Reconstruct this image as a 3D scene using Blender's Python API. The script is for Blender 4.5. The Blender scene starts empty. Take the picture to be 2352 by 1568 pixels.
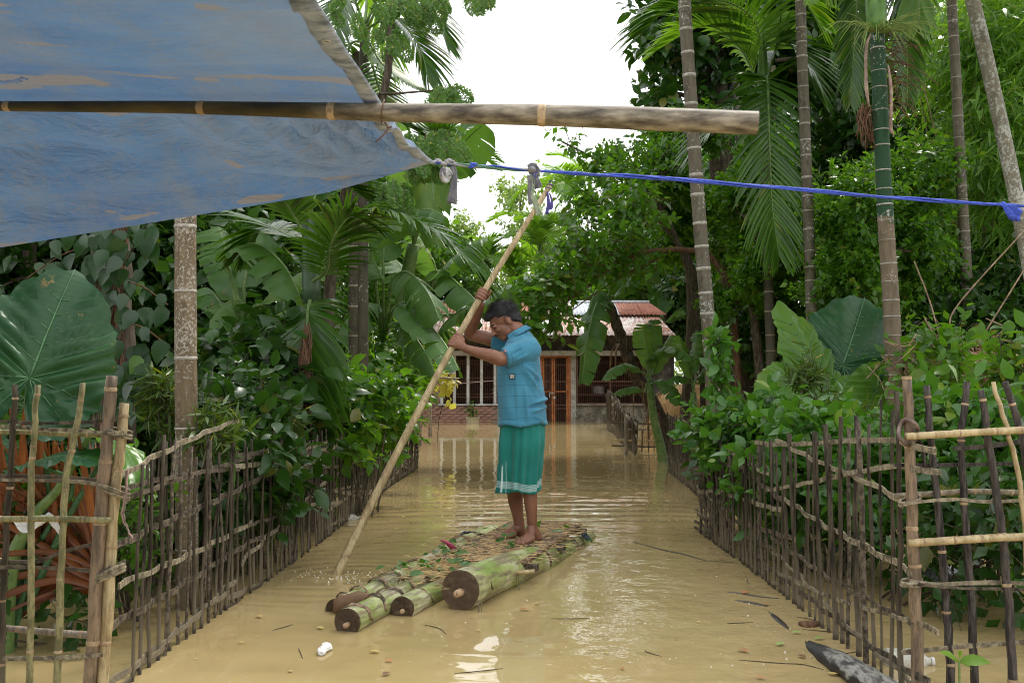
import bpy, bmesh, math, random
import numpy as np
from mathutils import Vector, Matrix, noise

SC = bpy.context.scene
COL = SC.collection
R_ = math.radians
random.seed(7)
RNG = np.random.default_rng(7)

# ------------------------------------------------------------------ camera, sky, sun
CAMZ = 1.09
PITCH = math.atan(104 / 2287.0)
cd = bpy.data.cameras.new('camera')
cam = bpy.data.objects.new('camera', cd)
COL.objects.link(cam)
cam.location = (0, 0, CAMZ)
cam.rotation_euler = (math.pi / 2 + PITCH, 0, 0)
cd.sensor_width = 36
cd.lens = 35
cd.clip_start = 0.05
cd.clip_end = 600
cd.dof.use_dof = True
cd.dof.focus_distance = 6.3
cd.dof.aperture_fstop = 9.0
SC.camera = cam

SUN_EL, SUN_AZ = R_(58), R_(35)      # azimuth from +Y towards +X
world = bpy.data.worlds.new('World')
SC.world = world
world.use_nodes = True
wn, wl = world.node_tree.nodes, world.node_tree.links
wn.clear()
wo = wn.new('ShaderNodeOutputWorld')
bg = wn.new('ShaderNodeBackground')
sky = wn.new('ShaderNodeTexSky')
sky.sky_type = 'NISHITA'
sky.sun_disc = False
sky.sun_elevation = SUN_EL
sky.sun_rotation = SUN_AZ
bg1 = wn.new('ShaderNodeBackground')
bg1.inputs['Strength'].default_value = 0.10
wl.new(sky.outputs[0], bg1.inputs['Color'])
# cloud cover over the whole sky, the same brightness everywhere but for soft cloud shapes
tc = wn.new('ShaderNodeTexCoord')
mp = wn.new('ShaderNodeMapping')
mp.inputs['Scale'].default_value = (1, 1, 3.2)
wl.new(tc.outputs['Generated'], mp.inputs[0])
nz = wn.new('ShaderNodeTexNoise')
nz.inputs['Scale'].default_value = 2.3
nz.inputs['Detail'].default_value = 7
nz.inputs['Roughness'].default_value = .55
wl.new(mp.outputs[0], nz.inputs[0])
cr = wn.new('ShaderNodeValToRGB')
cr.color_ramp.elements[0].position = .30
cr.color_ramp.elements[0].color = (.80, .81, .83, 1)
cr.color_ramp.elements[1].position = .68
cr.color_ramp.elements[1].color = (1.0, .995, .975, 1)
wl.new(nz.outputs[0], cr.inputs[0])
bg.inputs['Strength'].default_value = 1.06
wl.new(cr.outputs[0], bg.inputs['Color'])
mx = wn.new('ShaderNodeMixShader')
mx.inputs[0].default_value = .96
wl.new(bg1.outputs[0], mx.inputs[1])
wl.new(bg.outputs[0], mx.inputs[2])
wl.new(mx.outputs[0], wo.inputs[0])

sd = bpy.data.lights.new('sun', 'SUN')
sd.energy = 1.5
sd.angle = R_(10)
sd.color = (1, .95, .86)
sun = bpy.data.objects.new('sun', sd)
COL.objects.link(sun)
sdir = Vector((math.sin(SUN_AZ) * math.cos(SUN_EL), math.cos(SUN_AZ) * math.cos(SUN_EL), math.sin(SUN_EL)))
sun.rotation_euler = sdir.to_track_quat('Z', 'Y').to_euler()
sun.location = (6, 6, 14)

vs = SC.view_settings
vs.view_transform = 'Standard'
vs.look = 'None'
vs.exposure = 1.0
vs.gamma = 1
vs.use_curve_mapping = False
try:
    SC.cycles.pixel_filter_type = 'BLACKMAN_HARRIS'
    SC.cycles.filter_width = 1.0
    SC.cycles.max_bounces = 8
    SC.cycles.transparent_max_bounces = 6
    SC.cycles.diffuse_bounces = 4
    SC.cycles.glossy_bounces = 3
    SC.cycles.transmission_bounces = 4
except Exception:
    pass

# ------------------------------------------------------------------ rays
CT, ST = math.cos(PITCH), math.sin(PITCH)
def ray(u, v):
    a = (u - 1176) / 2287.0
    b = (784 - v) / 2287.0
    return Vector((a, CT - b * ST, ST + b * CT))
def at(u, v, Y):
    r = ray(u, v)
    return Vector((0, 0, CAMZ)) + r * (Y / r.y)
def onz(u, v, z=0.0):
    r = ray(u, v)
    return Vector((0, 0, CAMZ)) + r * ((z - CAMZ) / r.z)

# ------------------------------------------------------------------ object helpers
def tag(o, label=None, cat=None, group=None, kind=None):
    if label: o['label'] = label
    if cat: o['category'] = cat
    if group: o['group'] = group
    if kind: o['kind'] = kind
    return o
def thing(name, label, cat, loc=(0, 0, 0), group=None):
    o = bpy.data.objects.new(name, None)
    COL.objects.link(o)
    o.location = loc
    o.empty_display_size = .1
    return tag(o, label, cat, group)
def worldloc(o):
    v = Vector((0, 0, 0))
    while o is not None:
        v += Vector(o.location)
        o = o.parent
    return v
def link_mesh(name, me, mats, parent=None, smooth=True):
    for m in (mats if isinstance(mats, (list, tuple)) else [mats]):
        me.materials.append(m)
    if smooth:
        me.polygons.foreach_set('use_smooth', [True] * len(me.polygons))
    o = bpy.data.objects.new(name, me)
    COL.objects.link(o)
    if parent is not None: o.parent = parent
    return o
class MB:
    """collects verts and faces in world space, linked as one mesh object"""
    def __init__(s):
        s.v = []; s.f = []; s.m = []
    def add(s, vs, fs, mi=0):
        n = len(s.v)
        s.v.extend([tuple(p) for p in vs])
        s.f.extend([tuple(i + n for i in f) for f in fs])
        s.m.extend([mi] * len(fs))
    def box(s, c, size, rot=None, mi=0, jit=0):
        x, y, z = [k / 2 for k in size]
        vs = [Vector((a * x, b * y, d * z)) for d in (-1, 1) for b in (-1, 1) for a in (-1, 1)]
        if rot is not None: vs = [rot @ p for p in vs]
        vs = [p + Vector(c) + (Vector((random.uniform(-jit, jit), random.uniform(-jit, jit), random.uniform(-jit, jit))) if jit else Vector()) for p in vs]
        s.add(vs, [(0, 2, 3, 1), (4, 5, 7, 6), (0, 1, 5, 4), (2, 6, 7, 3), (0, 4, 6, 2), (1, 3, 7, 5)], mi)
    def tube(s, pts, rads, n=8, caps=True, mi=0, flat=1.0, twist=0, up=None, th0=0.0):
        pts = [Vector(p) for p in pts]
        if not hasattr(rads, '__len__'): rads = [rads] * len(pts)
        N = len(pts)
        t0 = (pts[1] - pts[0]).normalized()
        ref = Vector(up) if up is not None else (Vector((0, 0, 1)) if abs(t0.z) < .9 else Vector((1, 0, 0)))
        a = (ref - t0 * ref.dot(t0)).normalized()
        base = len(s.v); vs = []
        for i in range(N):
            t = (pts[min(i + 1, N - 1)] - pts[max(i - 1, 0)])
            if t.length < 1e-9: t = t0
            t = t.normalized()
            a = (a - t * a.dot(t))
            a = a.normalized() if a.length > 1e-6 else t.orthogonal().normalized()
            b = t.cross(a)
            tw = twist * i
            for k in range(n):
                th = 2 * math.pi * k / n + tw + th0
                vs.append(pts[i] + (a * (math.cos(th) * flat) + b * math.sin(th)) * rads[i])
        fs = []
        for i in range(N - 1):
            for k in range(n):
                k2 = (k + 1) % n
                fs.append((i * n + k, i * n + k2, (i + 1) * n + k2, (i + 1) * n + k))
        if caps:
            fs.append(tuple(range(n - 1, -1, -1)))
            fs.append(tuple((N - 1) * n + k for k in range(n)))
        s.add(vs, fs, mi)
    def grid(s, P, mi=0, mif=None):
        """P[i][j] points"""
        n = len(s.v); ni = len(P); nj = len(P[0])
        for row in P: s.v.extend([tuple(p) for p in row])
        for i in range(ni - 1):
            for j in range(nj - 1):
                s.f.append((n + i * nj + j, n + i * nj + j + 1, n + (i + 1) * nj + j + 1, n + (i + 1) * nj + j))
                s.m.append(mif(i, j) if mif else mi)
    def ellipsoid(s, c, r, nu=12, nv=8, rot=None, mi=0):
        vs = []; fs = []
        for i in range(nv + 1):
            ph = math.pi * i / nv
            for j in range(nu):
                th = 2 * math.pi * j / nu
                p = Vector((r[0] * math.sin(ph) * math.cos(th), r[1] * math.sin(ph) * math.sin(th), r[2] * math.cos(ph)))
                if rot is not None: p = rot @ p
                vs.append(p + Vector(c))
        for i in range(nv):
            for j in range(nu):
                j2 = (j + 1) % nu
                fs.append((i * nu + j, (i + 1) * nu + j, (i + 1) * nu + j2, i * nu + j2))
        s.add(vs, fs, mi)
    def mesh(s, name, org=Vector()):
        me = bpy.data.meshes.new(name)
        me.from_pydata([(p[0] - org[0], p[1] - org[1], p[2] - org[2]) for p in s.v], [], s.f)
        return me
    def build(s, name, mats, parent=None, smooth=True, kind=None, solid=0, sub=0, org=None):
        o0 = worldloc(parent) if parent is not None else (Vector(org) if org is not None else Vector())
        me = s.mesh(name, o0)
        if isinstance(mats, (list, tuple)) and any(s.m):
            me.polygons.foreach_set('material_index', s.m)
        me.validate()
        o = link_mesh(name, me, mats, parent, smooth)
        if parent is None and org is not None: o.location = o0
        if kind: o['kind'] = kind
        if sub:
            md = o.modifiers.new('subd', 'SUBSURF'); md.levels = sub; md.render_levels = sub
        if solid:
            md = o.modifiers.new('thick', 'SOLIDIFY'); md.thickness = solid; md.offset = 0
        return o
def copy_tree(o, parent=None, loc=None):
    c = o.copy(); COL.objects.link(c)
    if parent is not None: c.parent = parent
    if loc is not None: c.location = loc
    for ch in list(o.children): copy_tree(ch, c)
    return c
def lerp(a, b, t): return a + (b - a) * t
def plerp(pts, t):
    """piecewise linear through list of tuples, t in 0..1"""
    n = len(pts) - 1
    k = min(int(t * n), n - 1); f = t * n - k
    return Vector([lerp(a, b, f) for a, b in zip(pts[k], pts[k + 1])])
def slerp(a, t):
    n = len(a) - 1; k = min(int(t * n), n - 1); return lerp(a[k], a[k + 1], t * n - k)
def spline(pts, n):
    """Catmull-Rom through pts -> n points"""
    P = [Vector(p) for p in pts]
    P = [P[0] * 2 - P[1]] + P + [P[-1] * 2 - P[-2]]
    out = []; m = len(P) - 3
    for i in range(n):
        t = i / (n - 1) * m; k = min(int(t), m - 1); f = t - k
        a, b, c, d = P[k:k + 4]
        out.append(.5 * ((2 * b) + (c - a) * f + (2 * a - 5 * b + 4 * c - d) * f * f + (3 * b - a - 3 * c + d) * f ** 3))
    return out
def nz3(p, s=1.0): return noise.noise(Vector(p) * s)

# ------------------------------------------------------------------ materials
class NT:
    def __init__(s, name):
        s.mat = bpy.data.materials.new(name); s.mat.use_nodes = True
        s.n = s.mat.node_tree.nodes; s.l = s.mat.node_tree.links
        s.n.clear()
        s.out = s.n.new('ShaderNodeOutputMaterial')
    def node(s, t, **kw):
        nd = s.n.new(t)
        for k, v in kw.items():
            if k.startswith('_'): setattr(nd, k[1:], v)
            else:
                key = k.replace('__', ' ')
                if hasattr(v, 'is_output') or isinstance(v, bpy.types.NodeSocket): s.l.new(v, nd.inputs[key])
                else: nd.inputs[key].default_value = v
        return nd
    def link(s, a, b): s.l.new(a, b)
    def noise(s, vec, scale, detail=4, rough=.5, dist=0):
        nd = s.node('ShaderNodeTexNoise', Scale=scale, Detail=detail, Roughness=rough, Distortion=dist)
        if vec is not None: s.l.new(vec, nd.inputs['Vector'])
        return nd.outputs[0]
    def coord(s, scale=(1, 1, 1), kind='Object', rot=(0, 0, 0)):
        t = s.node('ShaderNodeTexCoord'); m = s.node('ShaderNodeMapping')
        m.inputs['Scale'].default_value = scale; m.inputs['Rotation'].default_value = rot
        s.l.new(t.outputs[kind], m.inputs[0]); return m.outputs[0]
    def pos(s, scale=(1, 1, 1)):
        t = s.node('ShaderNodeNewGeometry'); m = s.node('ShaderNodeMapping')
        m.inputs['Scale'].default_value = scale
        s.l.new(t.outputs['Position'], m.inputs[0]); return m.outputs[0]
    def ramp(s, fac, stops):
        r = s.node('ShaderNodeValToRGB'); e = r.color_ramp.elements
        while len(e) < len(stops): e.new(.5)
        for i, (p, c) in enumerate(stops):
            e[i].position = p; e[i].color = (c[0], c[1], c[2], 1) if hasattr(c, '__len__') else (c, c, c, 1)
        s.l.new(fac, r.inputs[0]); return r.outputs[0]
    def mixc(s, fac, a, b, mode='MIX'):
        m = s.node('ShaderNodeMix', _data_type='RGBA', _blend_type=mode)
        for i, x in ((0, fac), (6, a), (7, b)):
            if isinstance(x, bpy.types.NodeSocket): s.l.new(x, m.inputs[i])
            elif i == 0: m.inputs[0].default_value = x
            else: m.inputs[i].default_value = (x[0], x[1], x[2], 1)
        return m.outputs[2]
    def math(s, op, a, b=None, c=None):
        m = s.node('ShaderNodeMath', _operation=op)
        for i, x in enumerate((a, b, c)):
            if x is None: continue
            if isinstance(x, bpy.types.NodeSocket): s.l.new(x, m.inputs[i])
            else: m.inputs[i].default_value = x
        return m.outputs[0]
    def bump(s, h, strength=.3, dist=.01):
        b = s.node('ShaderNodeBump', Strength=strength, Distance=dist)
        s.l.new(h, b.inputs['Height']); return b.outputs[0]
    def rnd(s):
        g = s.node('ShaderNodeNewGeometry'); o = s.node('ShaderNodeObjectInfo')
        return s.math('FRACT', s.math('ADD', g.outputs['Random Per Island'], o.outputs['Random']))
    def pbr(s, col, rough=.6, normal=None, spec=.5, **kw):
        p = s.node('ShaderNodeBsdfPrincipled')
        for k, x in (('Base Color', col), ('Roughness', rough), ('Specular IOR Level', spec)):
            if isinstance(x, bpy.types.NodeSocket): s.l.new(x, p.inputs[k])
            elif k == 'Base Color': p.inputs[k].default_value = (x[0], x[1], x[2], 1)
            else: p.inputs[k].default_value = x
        if normal is not None: s.l.new(normal, p.inputs['Normal'])
        for k, x in kw.items(): p.inputs[k.replace('__', ' ')].default_value = x
        return p.outputs[0]
    def done(s, sh):
        s.l.new(sh, s.out.inputs[0]); return s.mat

def mk_leaf(name, ca, cb, cc=None, trans=.32, tcol=None, rough=.36, veins=0, spec=.5, yellow=0.0):
    """ca dark .. cb light per leaf; cc a rare odd colour"""
    n = NT(name); r = n.rnd()
    stops = [(0, ca), (.62, tuple((x + y) / 2 for x, y in zip(ca, cb))), (.93, cb)]
    if cc: stops += [(.955, cb), (.975, cc)]
    c = n.ramp(r, stops)
    v = n.noise(n.coord((1, 1, 1)), 14, 2)
    c = n.mixc(.35, c, n.ramp(v, [(.3, tuple(x * .6 for x in ca)), (.7, cb)]))
    hs = n.noise(n.pos(), .55, 2)
    c = n.mixc(n.math('MULTIPLY', hs, .35), c, cb)
    nb = n.bump(n.noise(n.coord((1, 1, 1)), 40, 2), .15, .004)
    p = n.pbr(c, rough, nb, spec)
    t = n.node('ShaderNodeBsdfTranslucent')
    tc_ = n.mixc(.6, c, tcol or tuple(min(1, x * 2.6) for x in (cb[0] * 1.1, cb[1], cb[2] * .3)))
    n.link(tc_, t.inputs[0])
    m = n.node('ShaderNodeMixShader'); m.inputs[0].default_value = trans
    n.link(p, m.inputs[1]); n.link(t.outputs[0], m.inputs[2])
    return n.done(m.outputs[0])

M = {}
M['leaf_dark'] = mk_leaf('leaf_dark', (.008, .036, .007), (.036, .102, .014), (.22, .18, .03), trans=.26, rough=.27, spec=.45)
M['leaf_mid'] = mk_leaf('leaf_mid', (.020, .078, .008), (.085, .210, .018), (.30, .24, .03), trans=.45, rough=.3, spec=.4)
M['leaf_light'] = mk_leaf('leaf_light', (.048, .145, .009), (.17, .345, .024), (.36, .32, .05), trans=.42)
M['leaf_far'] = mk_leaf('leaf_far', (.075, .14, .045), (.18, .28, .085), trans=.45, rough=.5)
M['leaf_shrub'] = mk_leaf('leaf_shrub', (.018, .078, .014), (.078, .215, .024), (.35, .42, .08), trans=.32, rough=.27, spec=.6)
M['leaf_bamboo'] = mk_leaf('leaf_bamboo', (.045, .135, .016), (.17, .34, .045), (.28, .22, .05), trans=.40, rough=.32)
M['leaf_croton'] = mk_leaf('leaf_croton', (.020, .060, .012), (.085, .15, .02), (.55, .36, .02), trans=.3)
M['leaf_yellow'] = mk_leaf('leaf_yellow', (.26, .24, .05), (.52, .44, .12), (.20, .12, .05), trans=.4)
M['leaf_vine'] = mk_leaf('leaf_vine', (.009, .036, .011), (.024, .075, .020), (.16, .34, .03), trans=.15, rough=.28)
M['leaf_moringa'] = mk_leaf('leaf_moringa', (.060, .15, .030), (.13, .26, .05), (.5, .45, .06), trans=.4)
M['palm'] = mk_leaf('palm', (.014, .060, .007), (.060, .15, .014), (.22, .24, .03), trans=.28, rough=.2)
M['palm_light'] = mk_leaf('palm_light', (.06, .17, .014), (.15, .30, .03), (.40, .34, .03), trans=.40, rough=.33)
M['red_leaf'] = mk_leaf('red_leaf', (.065, .020, .009), (.32, .105, .035), (.52, .28, .07), trans=.18, tcol=(.6, .2, .04), rough=.36)
M['dead_leaf'] = mk_leaf('dead_leaf', (.16, .09, .05), (.32, .20, .11), (.5, .42, .3), trans=.15, rough=.7)

def mk_blade(name, ca, cb, sc=(1, 1, 1), band=55, trans=.28, rough=.35, tcol=(.20, .42, .02), bumpd=.006, ribw=.22, spec=.5):
    """big leaf blade: colour by noise with fine cross ribs given by the attribute 'rib'"""
    n = NT(name)
    a = n.node('ShaderNodeAttribute'); a.attribute_name = 'rib'
    w = n.node('ShaderNodeTexWave', Scale=band, Distortion=.6, Detail=2)
    w.bands_direction = 'X'
    n.link(a.outputs['Vector'], w.inputs['Vector'])
    v = n.noise(n.coord(), 3.5, 4)
    c = n.ramp(v, [(.3, ca), (.7, cb)])
    c = n.mixc(n.math('MULTIPLY', w.outputs['Fac'], ribw), c, tuple(min(1, x * 1.7) for x in cb))
    o = n.node('ShaderNodeObjectInfo')
    c = n.mixc(n.math('MULTIPLY', o.outputs['Random'], .4), c, cb)
    c = n.mixc(n.ramp(n.noise(n.coord(), 11, 5, .7), [(.635, 0), (.67, .8)]), c, (.20, .15, .04))
    c = n.mixc(n.ramp(n.noise(n.coord(), 1.6, 3), [(.50, 0), (.72, .45)]), c, (cb[0] * 2.0, cb[1] * 1.25, cb[2] * .6))
    nb = n.bump(w.outputs['Fac'], .35, bumpd)
    p = n.pbr(c, rough, nb, spec)
    t = n.node('ShaderNodeBsdfTranslucent'); n.link(n.mixc(.5, c, tcol), t.inputs[0])
    m = n.node('ShaderNodeMixShader'); m.inputs[0].default_value = trans
    n.link(p, m.inputs[1]); n.link(t.outputs[0], m.inputs[2])
    return n.done(m.outputs[0])
M['banana'] = mk_blade('banana', (.026, .095, .015), (.075, .185, .032), rough=.3)
M['banana_light'] = mk_blade('banana_light', (.085, .19, .04), (.17, .31, .06), trans=.42)
M['taro'] = mk_blade('taro', (.005, .036, .012), (.018, .075, .024), band=12, trans=.08, rough=.34, spec=.3, tcol=(.06, .25, .02), bumpd=.0008, ribw=.06)
M['taro_light'] = mk_blade('taro_light', (.06, .17, .02), (.11, .26, .03), band=12, trans=.45, rough=.3, bumpd=.001, ribw=.08)
def simple(name, c1, c2, scale=6, rough=.6, stretch=(1, 1, 1), bump=.3, bd=.005, spec=.4, detail=6, mid=(.41, .59), rnd=.3, mud=0):
    n = NT(name)
    co = n.coord(stretch)
    v = n.noise(co, scale, detail, .6)
    c = n.ramp(v, [(mid[0], c1), (mid[1], c2)])
    dk = n.noise(co, scale * 3.3, 5, .75)
    c = n.mixc(n.ramp(dk, [(.40, .55), (.50, 0)]), c, tuple(x * .35 for x in c1))
    c = n.mixc(n.math('MULTIPLY', n.rnd(), rnd), c, tuple((x + y) * .75 for x, y in zip(c1, c2)))
    if mud:
        s_ = n.node('ShaderNodeSeparateXYZ'); n.link(n.pos(), s_.inputs[0])
        zz = n.math('ADD', s_.outputs[2], n.math('MULTIPLY', n.math('SUBTRACT', n.noise(n.pos((1, 1, .6)), 16, 4), .5), .35))
        c = n.mixc(n.ramp(zz, [(mud * .3, .75), (mud * 1.1, 0)]), c, (.20, .165, .115))
        c = n.mixc(n.ramp(s_.outputs[2], [(.012, .7), (.03, 0)]), c, (.03, .025, .018))
    nb = n.bump(n.noise(co, scale * 4, 4), bump, bd)
    return n.done(n.pbr(c, rough, nb, spec))
M['vein'] = simple('vein', (.045, .13, .05), (.08, .19, .08), 20, .4, bump=.1)
M['petiole'] = simple('petiole', (.10, .19, .05), (.19, .28, .09), 9, .4, bump=.1)
M['stick'] = simple('stick', (.016, .012, .008), (.088, .070, .045), 9, .78, (6, 6, .8), .8, .004, .3, rnd=.45, mud=.30)
M['stick_black'] = simple('stick_black', (.018, .014, .013), (.10, .085, .075), 14, .7, (6, 6, .8), .6, .003, .3, rnd=.3)
M['strip'] = simple('strip', (.075, .062, .042), (.38, .325, .225), 14, .75, (3, 3, 3), .8, .004, .3, rnd=.4, mud=.2)
M['strip_dark'] = simple('strip_dark', (.026, .021, .016), (.17, .135, .095), 12, .75, (3, 3, 3), .6, .003, .3, rnd=.4)
M['bamboo_tan'] = simple('bamboo_tan', (.30, .22, .11), (.52, .42, .24), 7, .5, (4, 4, .6), .2, .002)
M['bamboo_node'] = simple('bamboo_node', (.24, .15, .08), (.50, .38, .24), 20, .6)
M['bamboo_green'] = simple('bamboo_green', (.13, .12, .05), (.32, .29, .14), 9, .55, (3, 3, 1), .3, .002)
M['bamboo_red'] = simple('bamboo_red', (.085, .062, .042), (.27, .19, .12), 7, .5, (4, 4, .7), .3, .002)
M['bamboo_grey'] = simple('bamboo_grey', (.12, .095, .07), (.36, .30, .24), 9, .7, (4, 4, .6), .4, .002)
M['root'] = simple('root', (.10, .075, .055), (.26, .21, .16), 30, .8, bump=.6)
M['bark'] = simple('bark', (.05, .038, .026), (.15, .12, .09), 9, .85, (4, 4, 1), .8, .01, .2)
M['bark_red'] = simple('bark_red', (.10, .05, .03), (.22, .13, .08), 9, .85, (4, 4, 1), .8, .01, .2)
M['dry_vine'] = simple('dry_vine', (.14, .09, .06), (.40, .28, .18), 12, .8)
# ------------------------------------------------------------------ leaf templates and foliage engine
def tpl(verts, faces): return np.array(verts, dtype=np.float64), [tuple(f) for f in faces]
T_OVAL = tpl([(0, 0, 0), (.30, .42, .06), (0, .5, -.01), (-.30, .42, .06), (0, 1, -.10)],
             [(0, 1, 2), (0, 2, 3), (2, 1, 4), (2, 4, 3)])
T_OVAL2 = tpl([(0, 0, 0), (.20, .18, .03), (0, .2, 0), (-.20, .18, .03), (.29, .5, .05), (0, .5, 0), (-.29, .5, .05),
               (.19, .78, .0), (0, .8, -.05), (-.19, .78, 0), (0, 1.05, -.14)],
              [(0, 1, 2), (0, 2, 3), (1, 4, 5, 2), (2, 5, 6, 3), (4, 7, 8, 5), (5, 8, 9, 6), (7, 10, 8), (8, 10, 9)])
T_ROUND = tpl([(0, 0, 0), (.36, .12, .03), (0, .15, 0), (-.36, .12, .03), (.46, .45, .06), (0, .45, 0), (-.46, .45, .06),
               (.26, .8, .0), (0, .8, -.05), (-.26, .8, 0), (0, 1.08, -.14)],
              [(0, 1, 2), (0, 2, 3), (1, 4, 5, 2), (2, 5, 6, 3), (4, 7, 8, 5), (5, 8, 9, 6), (7, 10, 8), (8, 10, 9)])
T_LANCE = tpl([(0, 0, 0), (.075, .3, .015), (-.075, .3, .015), (.05, .68, -.03), (-.05, .68, -.03), (0, 1, -.13)],
              [(0, 1, 2), (1, 3, 4, 2), (3, 5, 4)])
T_SMALL = tpl([(0, 0, 0), (.34, .5, .03), (0, 1, -.05), (-.34, .5, .03)], [(0, 1, 2), (0, 2, 3)])

def unit(a): return a / (np.linalg.norm(a, axis=-1, keepdims=True) + 1e-9)
def frames(d, n):
    y = unit(d); x = unit(np.cross(y, n)); z = np.cross(x, y)
    return np.stack([x, y, z], axis=-1)          # columns
def mass_mesh(name, T, P, F, S, mats, parent, kind='stuff', smooth=False):
    V, faces = T
    n = len(P); nv = len(V)
    if n == 0: return None
    o0 = worldloc(parent) if parent is not None else Vector()
    W = np.einsum('nij,vj->nvi', F, V) * S[:, None, None] + P[:, None, :] - np.array(o0)[None, None, :]
    ls = np.concatenate([np.array(f) for f in faces]); lt = np.array([len(f) for f in faces])
    L = (ls[None, :] + (np.arange(n) * nv)[:, None]).ravel()
    cnt = np.tile(lt, n)
    st = np.concatenate([[0], np.cumsum(cnt)[:-1]])
    me = bpy.data.meshes.new(name)
    me.vertices.add(n * nv); me.vertices.foreach_set('co', W.ravel())
    me.loops.add(len(L)); me.loops.foreach_set('vertex_index', L)
    me.polygons.add(len(cnt)); me.polygons.foreach_set('loop_start', st); me.polygons.foreach_set('loop_total', cnt)
    me.update(calc_edges=True)
    o = link_mesh(name, me, mats, parent, smooth)
    if kind: o['kind'] = kind
    return o
_leafmesh = {}
def leaf_mesh(T, mat, key):
    k = (key, mat.name)
    if k not in _leafmesh:
        me = bpy.data.meshes.new('leaf_' + key)
        me.from_pydata([tuple(p) for p in T[0]], [], T[1]); me.materials.append(mat)
        me.polygons.foreach_set('use_smooth', [True] * len(me.polygons))
        _leafmesh[k] = me
    return _leafmesh[k]
def leaf_parts(T, mat, key, P, F, S, parent, name='leaf'):
    me = leaf_mesh(T, mat, key); o0 = np.array(worldloc(parent))
    for p, f, s in zip(P, F, S):
        o = bpy.data.objects.new(name, me); COL.objects.link(o); o.parent = parent
        m = Matrix(f.tolist()).to_4x4() @ Matrix.Diagonal((s, s, s, 1))
        m.translation = Vector((p - o0).tolist())
        o.matrix_basis = m
def gen_leaves(blobs, ncl, per, L, seed=1, shell=.45, twig=3.0, droop=.25, upn=.7, spread=.9, var=.4, floor=.02, outw=1.0):
    """clusters of leaves along short twigs, spread through ellipsoid blobs; returns P, F, S, twigs"""
    g = np.random.default_rng(seed)
    w = np.array([b[1][0] * b[1][1] * b[1][2] for b in blobs]) ** .67
    w = w / w.sum()
    idx = g.choice(len(blobs), size=ncl, p=w)
    C = np.array([b[0] for b in blobs])[idx]; Rr = np.array([b[1] for b in blobs])[idx]
    d = unit(g.normal(size=(ncl, 3)))
    rad = g.random(ncl) ** shell
    lump = 1 + .22 * np.sin(d[:, 0] * 5 + idx * 1.7) * np.cos(d[:, 2] * 6 + idx) + .15 * g.normal(size=ncl)
    cc = C + d * Rr * (rad * lump)[:, None]
    t = unit(d * outw + np.array([0, 0, .25]) + .6 * g.normal(size=(ncl, 3)))
    tl = L * twig * (.6 + .8 * g.random(ncl))
    k = np.arange(per)
    f = (k + .5) / per
    P = cc[:, None, :] + t[:, None, :] * (tl[:, None] * (f - .3)[None, :])[:, :, None]
    P = P + g.normal(size=P.shape) * L * .12
    side = unit(np.cross(t, unit(g.normal(size=(ncl, 3)))))
    side2 = np.cross(t, side)
    ang = k * 2.4
    sv = side[:, None, :] * np.cos(ang)[None, :, None] + side2[:, None, :] * np.sin(ang)[None, :, None]
    D = t[:, None, :] * (.35 + .5 * f)[None, :, None] + sv * spread + np.array([0, 0, -droop])
    D = D + .35 * g.normal(size=D.shape)
    N = np.array([0, 0, upn]) + .45 * g.normal(size=D.shape) + d[:, None, :] * .35
    P = P.reshape(-1, 3); D = D.reshape(-1, 3); N = N.reshape(-1, 3)
    S = L * (1 + var * g.normal(size=len(P))).clip(.45, 1.8)
    keep = P[:, 2] > floor
    tw = np.stack([cc - t * tl[:, None] * .5, cc + t * tl[:, None] * .6], axis=1)
    return P[keep], frames(D, N)[keep], S[keep], tw
CAMP = np.array([0, 0, CAMZ])
def inview(P, m=.03):
    y = P[:, 1]
    u = 1176 + 2287 * P[:, 0] / np.maximum(y, .1)
    v = 888 - 2287 * (P[:, 2] - CAMZ) / np.maximum(y, .1)
    return (y > .3) & (u > -60) & (u < 2410) & (v > -60) & (v < 1620)

def limbs(mb, base, tips, r0, rt=.006, n=6, sag=.0, seed=0, mid=.5):
    rnd = random.Random(seed)
    for tp in tips:
        b = Vector(base) if not callable(base) else base(tp)
        tp = Vector(tp); m = b.lerp(tp, mid) + Vector((rnd.uniform(-1, 1), rnd.uniform(-1, 1), rnd.uniform(0, 1.2) - sag)) * (tp - b).length * .12
        pts = spline([b, m, tp], 7)
        mb.tube(pts, [lerp(r0, rt, (i / 6) ** .7) for i in range(7)], n=n)

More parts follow.
